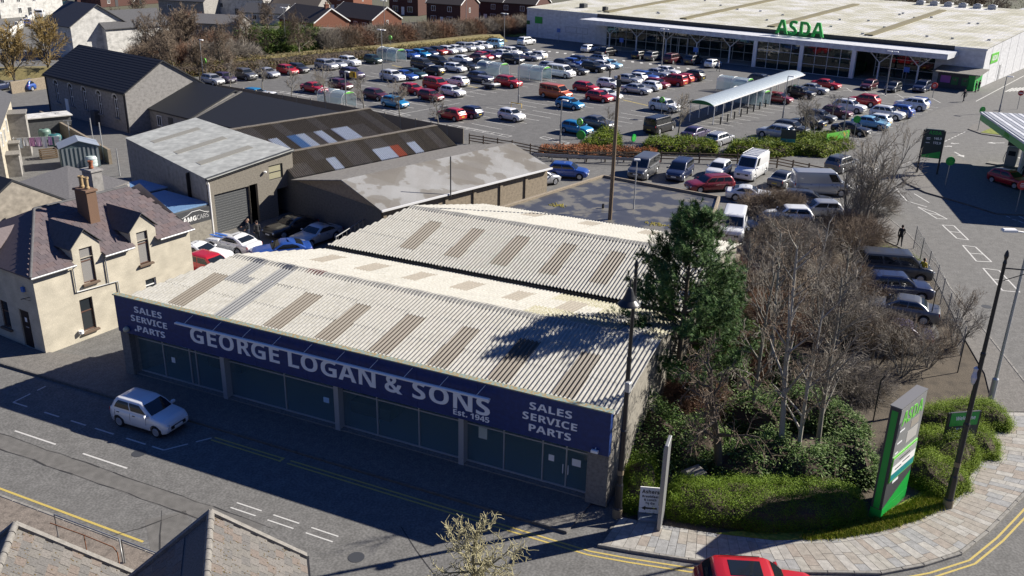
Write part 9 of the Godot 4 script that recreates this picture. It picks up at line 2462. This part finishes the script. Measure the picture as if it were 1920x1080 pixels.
	# pale lichen tree at the lower edge
	var lich := bare_tree_mesh(110, 5.4, 0.14, {n = [16, 10, 7], ratio = [0.55, 0.45, 0.42], ang = [35, 70], start = 0.15, up = 0.2, wob = 0.22, thin = 0.012})
	tree("lichen_tree", lich, Vector3(-0.51, 0.00, -25.18), M.bark_lichen, M.twig_lichen, "pale lichen covered leafless tree at the lower edge of the picture", "", 0.0, 1.0)
	# car park trees
	var park_a := bare_tree_mesh(121, 5.2, 0.09, {n = [12, 7, 5], ratio = [0.5, 0.5, 0.5], ang = [28, 50], start = 0.3, thin = 0.013})
	var park_b := bare_tree_mesh(122, 5.6, 0.1, {n = [13, 7, 5], ratio = [0.5, 0.5, 0.5], ang = [32, 58], start = 0.34, thin = 0.013})
	i = 0
	for q in [[Vector3(-41.20, 0.00, -132.30), 0.8], [Vector3(-35.56, 0.00, -128.15), 0.95], [Vector3(-30.35, 0.00, -123.42), 0.9], [Vector3(-25.02, 0.00, -119.44), 1.1], [Vector3(-19.23, 0.00, -114.73), 1.1], [Vector3(-14.30, 0.00, -111.93), 1.0], [Vector3(-9.16, 0.00, -107.14), 1.0]]:
		tree("car_park_tree", park_a if i % 2 == 0 else park_b, q[0], M.bark_pale, M.twig_grey, "leafless tree above the panel wall, %s counting from the church" % ORD[i], "trees along the panel wall", i * 50.0, q[1]); i += 1
	i = 0
	for q in [[Vector3(18.63, 0.00, -103.78), 1.15, "leafless tree at the green end of the covered walkway"], [Vector3(10.56, 0.00, -104.89), 0.7, "small leafless tree in the hedge beside the telegraph pole"], [Vector3(33.65, 0.00, -105.37), 1.1, "pale trunked tree in the shrub bed, left of two"], [Vector3(34.48, 0.00, -104.62), 1.0, "pale trunked tree in the shrub bed, right of two"], [Vector3(41.21, 0.00, -118.78), 0.7, "thin leafless tree beside the black saloon"]]:
		tree("car_park_tree", park_b if i % 2 == 0 else park_a, q[0], M.bark_pale, M.twig_grey, q[2], "trees in the car park beds", i * 70.0, q[1]); i += 1
	# hedges of the car park
	hedge("clipped_hedge", "clipped green hedge beside the telegraph pole", "hedge", [Vector2(6.93, -98.05), Vector2(11.30, -97.99), Vector2(12.01, -103.92), Vector2(9.50, -104.78)], 1.2, far_bright, 22, 0.9, 81, "clipped car park hedges")
	hedge("clipped_hedge", "clipped yellow green hedge left of the silver estate car", "hedge", [Vector2(13.86, -97.50), Vector2(21.89, -97.06), Vector2(22.30, -101.18), Vector2(15.03, -102.03)], 1.1, far_bright, 22, 0.9, 82, "clipped car park hedges")
	hedge("clipped_hedge", "clipped green hedge right of the silver estate car", "hedge", [Vector2(22.55, -96.64), Vector2(27.14, -96.12), Vector2(31.25, -98.49), Vector2(31.06, -102.08), Vector2(24.45, -100.87)], 1.2, far_bright, 22, 0.9, 83, "clipped car park hedges")
	hedge("shrub_bed", "bright rounded shrub bed around the two pale trunks", "shrubs", [Vector2(30.05, -98.37), Vector2(33.49, -97.23), Vector2(38.40, -102.30), Vector2(38.65, -106.76), Vector2(33.79, -107.40), Vector2(31.05, -103.16)], 1.0, far_bright, 22, 1.6, 84, "clipped car park hedges", 0.35)
	hedge("russet_hedge", "russet leaved low hedge behind the rail fence", "hedge", [Vector2(2.51, -95.14), Vector2(7.00, -94.39), Vector2(14.95, -94.93), Vector2(15.11, -96.88), Vector2(7.19, -97.58), Vector2(3.12, -97.16)], 0.8, russet, 26, 0.6, 85)
	hedge("boundary_hedge", "long clipped brown hedge below the grass bank", "hedge", [Vector2(-60, -133.5), Vector2(-48.5, -142.5), Vector2(-27, -165.0), Vector2(-24, -168.5), Vector2(-29, -169.0), Vector2(-52, -145), Vector2(-62, -136)], 1.7, far_brown, 12, 0.8, 86, "", 0.08)
	hedge("boundary_hedge", "clipped brown hedge along the hedge-side row of cars", "hedge", [Vector2(-22, -169.5), Vector2(-4, -190.5), Vector2(-6, -193), Vector2(-25, -172)], 1.2, far_brown, 12, 0.7, 87, "", 0.08)
	# laurel and bare shrubs on the bank
	i = 0
	for q in [[Vector2(-47.50, -170.86), 5.0, 4.0, "dark laurel clump behind the clipped hedge, left of two"], [Vector2(-40.77, -173.60), 5.5, 4.2, "dark laurel clump behind the clipped hedge, right of two"], [Vector2(-45.57, -187.70), 4.0, 3.2, "bright green bush above the laurels"], [Vector2(-53.53, -169.78), 4.5, 2.2, "russet bush left of the laurels"], [Vector2(-15.56, -201.29), 4.0, 1.6, "small green bush below the dark brick house"]]:
		var pts := []
		for k in 12: pts.append(q[0] + Vector2(cos(TAU * k / 12), sin(TAU * k / 12)) * q[1] * (1.0 + 0.2 * sin(k * 1.7 + i * 2)))
		hedge("laurel_bush", q[3], "shrub", pts, q[2], [far_green, far_green, far_bright, russet, far_green][i], 14, q[1] * 0.7, 90 + i, "evergreen bushes on the bank", 0.25); i += 1
	var fspray := twig_spray(12, 14, 2.0, 0.028)
	i = 0
	for k in 17:
		var p := Vector2(-35.06, -173.87).lerp(Vector2(1.69, -217.73), k / 16.0)
		thicket("bank_shrub", "leafless grey brown shrub on the bank, %s from the laurels" % ORD[k], "shrub", Vector3(p.x, 0, p.y), Vector3(3.0, 3.4 - k * 0.06, 3.0), fspray, 130, 300 + k, [M.twig_grey, M.twig, M.twig_red][k % 3], "leafless shrubs on the bank")
	i = 0
	for q in [Vector3(-58.44, 0.00, -149.02), Vector3(-53.98, 0.00, -148.56), Vector3(-50.66, 0.00, -150.26), Vector3(-62.18, 0.00, -166.75), Vector3(-53.42, 0.00, -164.70), Vector3(-47.48, 0.00, -155.68), Vector3(-72.53, 0.00, -189.68), Vector3(-69.58, 0.00, -200.22)]:
		thicket("bank_thicket", "brown leafless thicket behind the church hall, %s of eight" % ORD[i], "shrub", q, Vector3(4.0, 3.2, 3.5), fspray, 150, 340 + i, [M.twig, M.twig_red, M.twig_grey][i % 3], "thickets behind the church hall"); i += 1
	# larger bare trees at the top
	var big_a := bare_tree_mesh(131, 9.5, 0.2, {n = [18, 12, 10], ratio = [0.55, 0.5, 0.5], ang = [22, 48], start = 0.16, up = 0.35, thin = 0.026})
	var big_b := bare_tree_mesh(132, 9.0, 0.18, {n = [16, 10, 9], ratio = [0.55, 0.5, 0.5], ang = [32, 62], start = 0.2, thin = 0.02})
	i = 0
	for q in [[Vector3(-69.90, 0.00, -127.82), big_a, 0.95, "golden twigged tree nearest the upper picture corner"], [Vector3(-70.80, 0.00, -139.31), big_a, 0.95, "golden twigged tree beside the church hall gable"], [Vector3(-71.48, 0.00, -166.55), big_b, 0.9, "bare tree in front of the white gabled house"], [Vector3(-60.56, 0.00, -153.52), big_b, 0.95, "bare tree behind the church hall roof ridge"], [Vector3(-52.03, 0.00, -140.57), big_b, 0.8, "bare tree at the corner of the church annexe"], [Vector3(-46.28, 0.00, -161.10), big_b, 1.0, "bare tree above the laurels, left of two"], [Vector3(-38.67, 0.00, -165.15), big_b, 0.95, "bare white barked tree above the laurels, right of two"], [Vector3(-47.73, 0.00, -138.63), big_a, 0.6, "slim bare tree beside the red banner lamp"], [Vector3(-43.49, 0.00, -139.26), big_b, 0.55, "low bare tree at the first parked car"], [Vector3(-80.61, 0.00, -197.86), big_b, 1.0, "bare tree between the white house and the cottages"], [Vector3(-55.65, 0.00, -143.77), big_b, 1.1, "tall bare tree directly behind the church hall gable"], [Vector3(-54.95, 0.00, -154.45), big_a, 1.0, "tall bare tree left of the cottages"], [Vector3(-47.00, 0.00, -146.78), big_b, 0.9, "bare tree beside the lime round sign"], [Vector3(-51.46, 0.00, -193.97), big_b, 0.9, "bare tree in front of the dark roofed bungalow"]]:
		tree("bare_tree", q[1], q[0], M.bark_pale if i == 6 else M.bark, M.twig_gold if i < 2 else M.twig, q[3], "bare trees in the background", i * 33.0, q[2]); i += 1
	# conifers
	conifer(Vector3(-15.61, 0.00, -230.91), 7.5, "dark pointed conifer between the brick houses", 1)
	# wooded ridge behind the store
	var wood := []
	for k in 22: wood.append([A3(-20 + k * 7.0 + r.randf_range(-2, 2), 0, -74 + r.randf_range(-6, 4)), r.randf_range(0.9, 1.3)])
	xfs = []
	i = 0
	for q in wood:
		tree("woodland_tree", big_b if i % 2 == 0 else big_a, q[0], M.bark, M.twig, "dark bare tree in the wood behind the store, %s from its left end" % ORD[i], "woodland behind the store", i * 29.0, q[1] * 1.1); i += 1
	hedge("wood_understorey", "dark evergreen understorey behind the store roof", "hedge", [A2(40, -80), A2(150, -80), A2(150, -92), A2(40, -92)], 7.0, far_green, 4, 2.0, 99, "", 0.3)

func grass_tuft(sd: int) -> ArrayMesh:
	var r := RandomNumberGenerator.new(); r.seed = sd
	var mb := MB.new()
	for k in 14:
		mb.col = [Color(0.13, 0.19, 0.015), Color(0.2, 0.24, 0.02), Color(0.28, 0.26, 0.05), Color(0.17, 0.21, 0.015)][k % 4]
		var a := r.randf() * TAU; var p := Vector3(r.randfn(0, 0.06), 0, r.randfn(0, 0.06)); var h := r.randf_range(0.05, 0.13)
		var tip := p + Vector3(cos(a) * h * 0.5, h, sin(a) * h * 0.5); var s := Vector3(-sin(a), 0, cos(a)) * 0.012
		mb.tri(p - s, p + s, tip)
	return mb.mesh(M.leaf)

func pine(at: Vector3, h: float, label: String, sd: int) -> void:
	var r := RandomNumberGenerator.new(); r.seed = sd
	var t := thing("pine_tree", label, "tree", at)
	var mb := MB.new()
	mb.tube(PackedVector3Array([Vector3(0, -0.1, 0), Vector3(0.05, h * 0.5, 0.05), Vector3(0.1, h, 0)]), PackedFloat32Array([h * 0.02, h * 0.012, 0.02]), 8)
	var xfs := []
	var n := int(h * 11)
	for i in n:
		var f := lerpf(0.16, 0.99, pow((i + r.randf()) / n, 0.9))
		var a := r.randf() * TAU
		var ln: float = h * 0.33 * pow(1.0 - f, 0.55) * r.randf_range(0.7, 1.15) + 0.25
		var b0 := Vector3(0.05, h * f, 0.03); var d := Vector3(cos(a), lerpf(-0.05, 0.7, f), sin(a)).normalized()
		var p1 := b0 + d * ln * 0.6; var p2 := b0 + d * ln + Vector3(0, ln * 0.22, 0)
		mb.tube(PackedVector3Array([b0, p1, p2]), PackedFloat32Array([0.03, 0.02, 0.008]), 4)
		var m := int(ln * 15) + 5
		for k in m:
			var u := lerpf(0.22, 1.04, sqrt(r.randf()))
			var p := b0.lerp(p1, u / 0.6) if u < 0.6 else p1.lerp(p2, (u - 0.6) / 0.4)
			p += Vector3(r.randfn(0, 0.17), r.randfn(0.04, 0.11), r.randfn(0, 0.17)) * (0.5 + ln * 0.3)
			var dir := (d + Vector3(r.randfn(0, 0.5), r.randf_range(0.1, 0.9), r.randfn(0, 0.5))).normalized()
			xfs.append(Transform3D((Basis(Quaternion(Vector3.UP, dir)) * Basis(Vector3.UP, r.randf() * TAU)).scaled(Vector3.ONE * r.randf_range(0.9, 1.6)), p))
	part(t, "trunk", mb, M.bark)
	# a tuft of needles on a shoot
	var nb := MB.new(); var rr := RandomNumberGenerator.new(); rr.seed = 8
	for k in 26:
		nb.col = [Color(0.03, 0.07, 0.026), Color(0.05, 0.1, 0.034), Color(0.07, 0.135, 0.04), Color(0.1, 0.16, 0.05)][k % 4]
		var a := rr.randf() * TAU; var y := rr.randf_range(0.0, 0.2)
		var d := Vector3(cos(a) * 0.8, rr.randf_range(0.25, 0.9), sin(a) * 0.8).normalized()
		var p := Vector3(0, y, 0); var s := d.cross(Vector3.UP).normalized() * 0.012
		nb.tri(p - s, p + s, p + d * rr.randf_range(0.12, 0.2))
	scatter(t, "needles", nb.mesh(M.leaf), xfs).set_meta("kind", "stuff")

func conifer(at: Vector3, h: float, label: String, sd: int) -> void:
	var r := RandomNumberGenerator.new(); r.seed = sd
	var t := thing("conifer", label, "tree", at)
	var mb := MB.new(); mb.rod(Vector3.ZERO, Vector3(0, h * 0.9, 0), 0.16, 0.03, 6); part(t, "trunk", mb, M.bark)
	var cl := leaf_clump(15, 12, 0.3, [Color(0.018, 0.04, 0.015), Color(0.03, 0.06, 0.02), Color(0.05, 0.08, 0.025)], 0.6)
	var xfs := []
	for k in 900:
		var f := pow(r.randf(), 0.8); var a := r.randf() * TAU; var rad := h * 0.34 * (1.0 - f) * lerpf(0.55, 1.0, r.randf()) * (0.85 + 0.15 * sin(f * 40.0))
		xfs.append(Transform3D(Basis.from_euler(Vector3(r.randf_range(-0.4, 0.4), r.randf() * TAU, 0)), Vector3(cos(a) * rad, 0.4 + f * (h - 0.4), sin(a) * rad)))
	scatter(t, "crown", cl, xfs).set_meta("kind", "stuff")

# ---------------------------------------------------------------- people
func make_people() -> void:
	var dk := Color(0.015, 0.016, 0.02); var jeans := Color(0.03, 0.045, 0.09)
	person("person in black coat walking on the footpath by the junction", Vector3(30.11, 0.10, -67.42), 165.0, Color(0.012, 0.014, 0.015), dk, Color(0.02, 0.015, 0.012), "walk")
	person("person in dark clothes walking across the front of the cash machine kiosk", Vector3(65.68, 0.00, -135.05), -60.0, dk, Color(0.02, 0.025, 0.035), Color(0.3, 0.25, 0.2), "walk")
	person("person standing by the store corner, left of two", Vector3(71.62, 0.00, -144.14), 40.0, Color(0.03, 0.03, 0.035), dk, Color(0.03, 0.02, 0.015), "stand")
	person("person standing by the store corner, right of two", Vector3(72.64, 0.00, -145.26), 200.0, Color(0.06, 0.03, 0.035), jeans, Color(0.04, 0.025, 0.015), "stand")
	person("person in dark top leaning over the white racing coupe", Vector3(-20.04, 0.00, -65.37), -70.0, Color(0.018, 0.02, 0.03), jeans, Color(0.3, 0.2, 0.14), "reach")
	person("person standing right of the one leaning over the coupe", Vector3(-19.27, 0.00, -65.05), 210.0, Color(0.02, 0.02, 0.024), dk, Color(0.02, 0.015, 0.012), "stand")
	person("person in yellow jacket beside the mesh fence", Vector3(28.78, 0.00, -60.04), 120.0, Color(0.55, 0.4, 0.03), dk, Color(0.03, 0.02, 0.015), "stand")
	person("person in dark coat loading a white hatchback in the car park", Vector3(15.10, 0.00, -150.66), 60.0, dk, dk, Color(0.02, 0.015, 0.012), "reach")
	person("person standing beside the red hatchback at the fuel pump", Vector3(51.04, 0.00, -89.48), -60.0, Color(0.03, 0.035, 0.05), dk, Color(0.03, 0.02, 0.015), "stand")
	person("person in a white top by the store front kerb", Vector3(34.65, 0.00, -160.12), 30.0, Color(0.55, 0.55, 0.55), dk, Color(0.03, 0.02, 0.015), "walk")
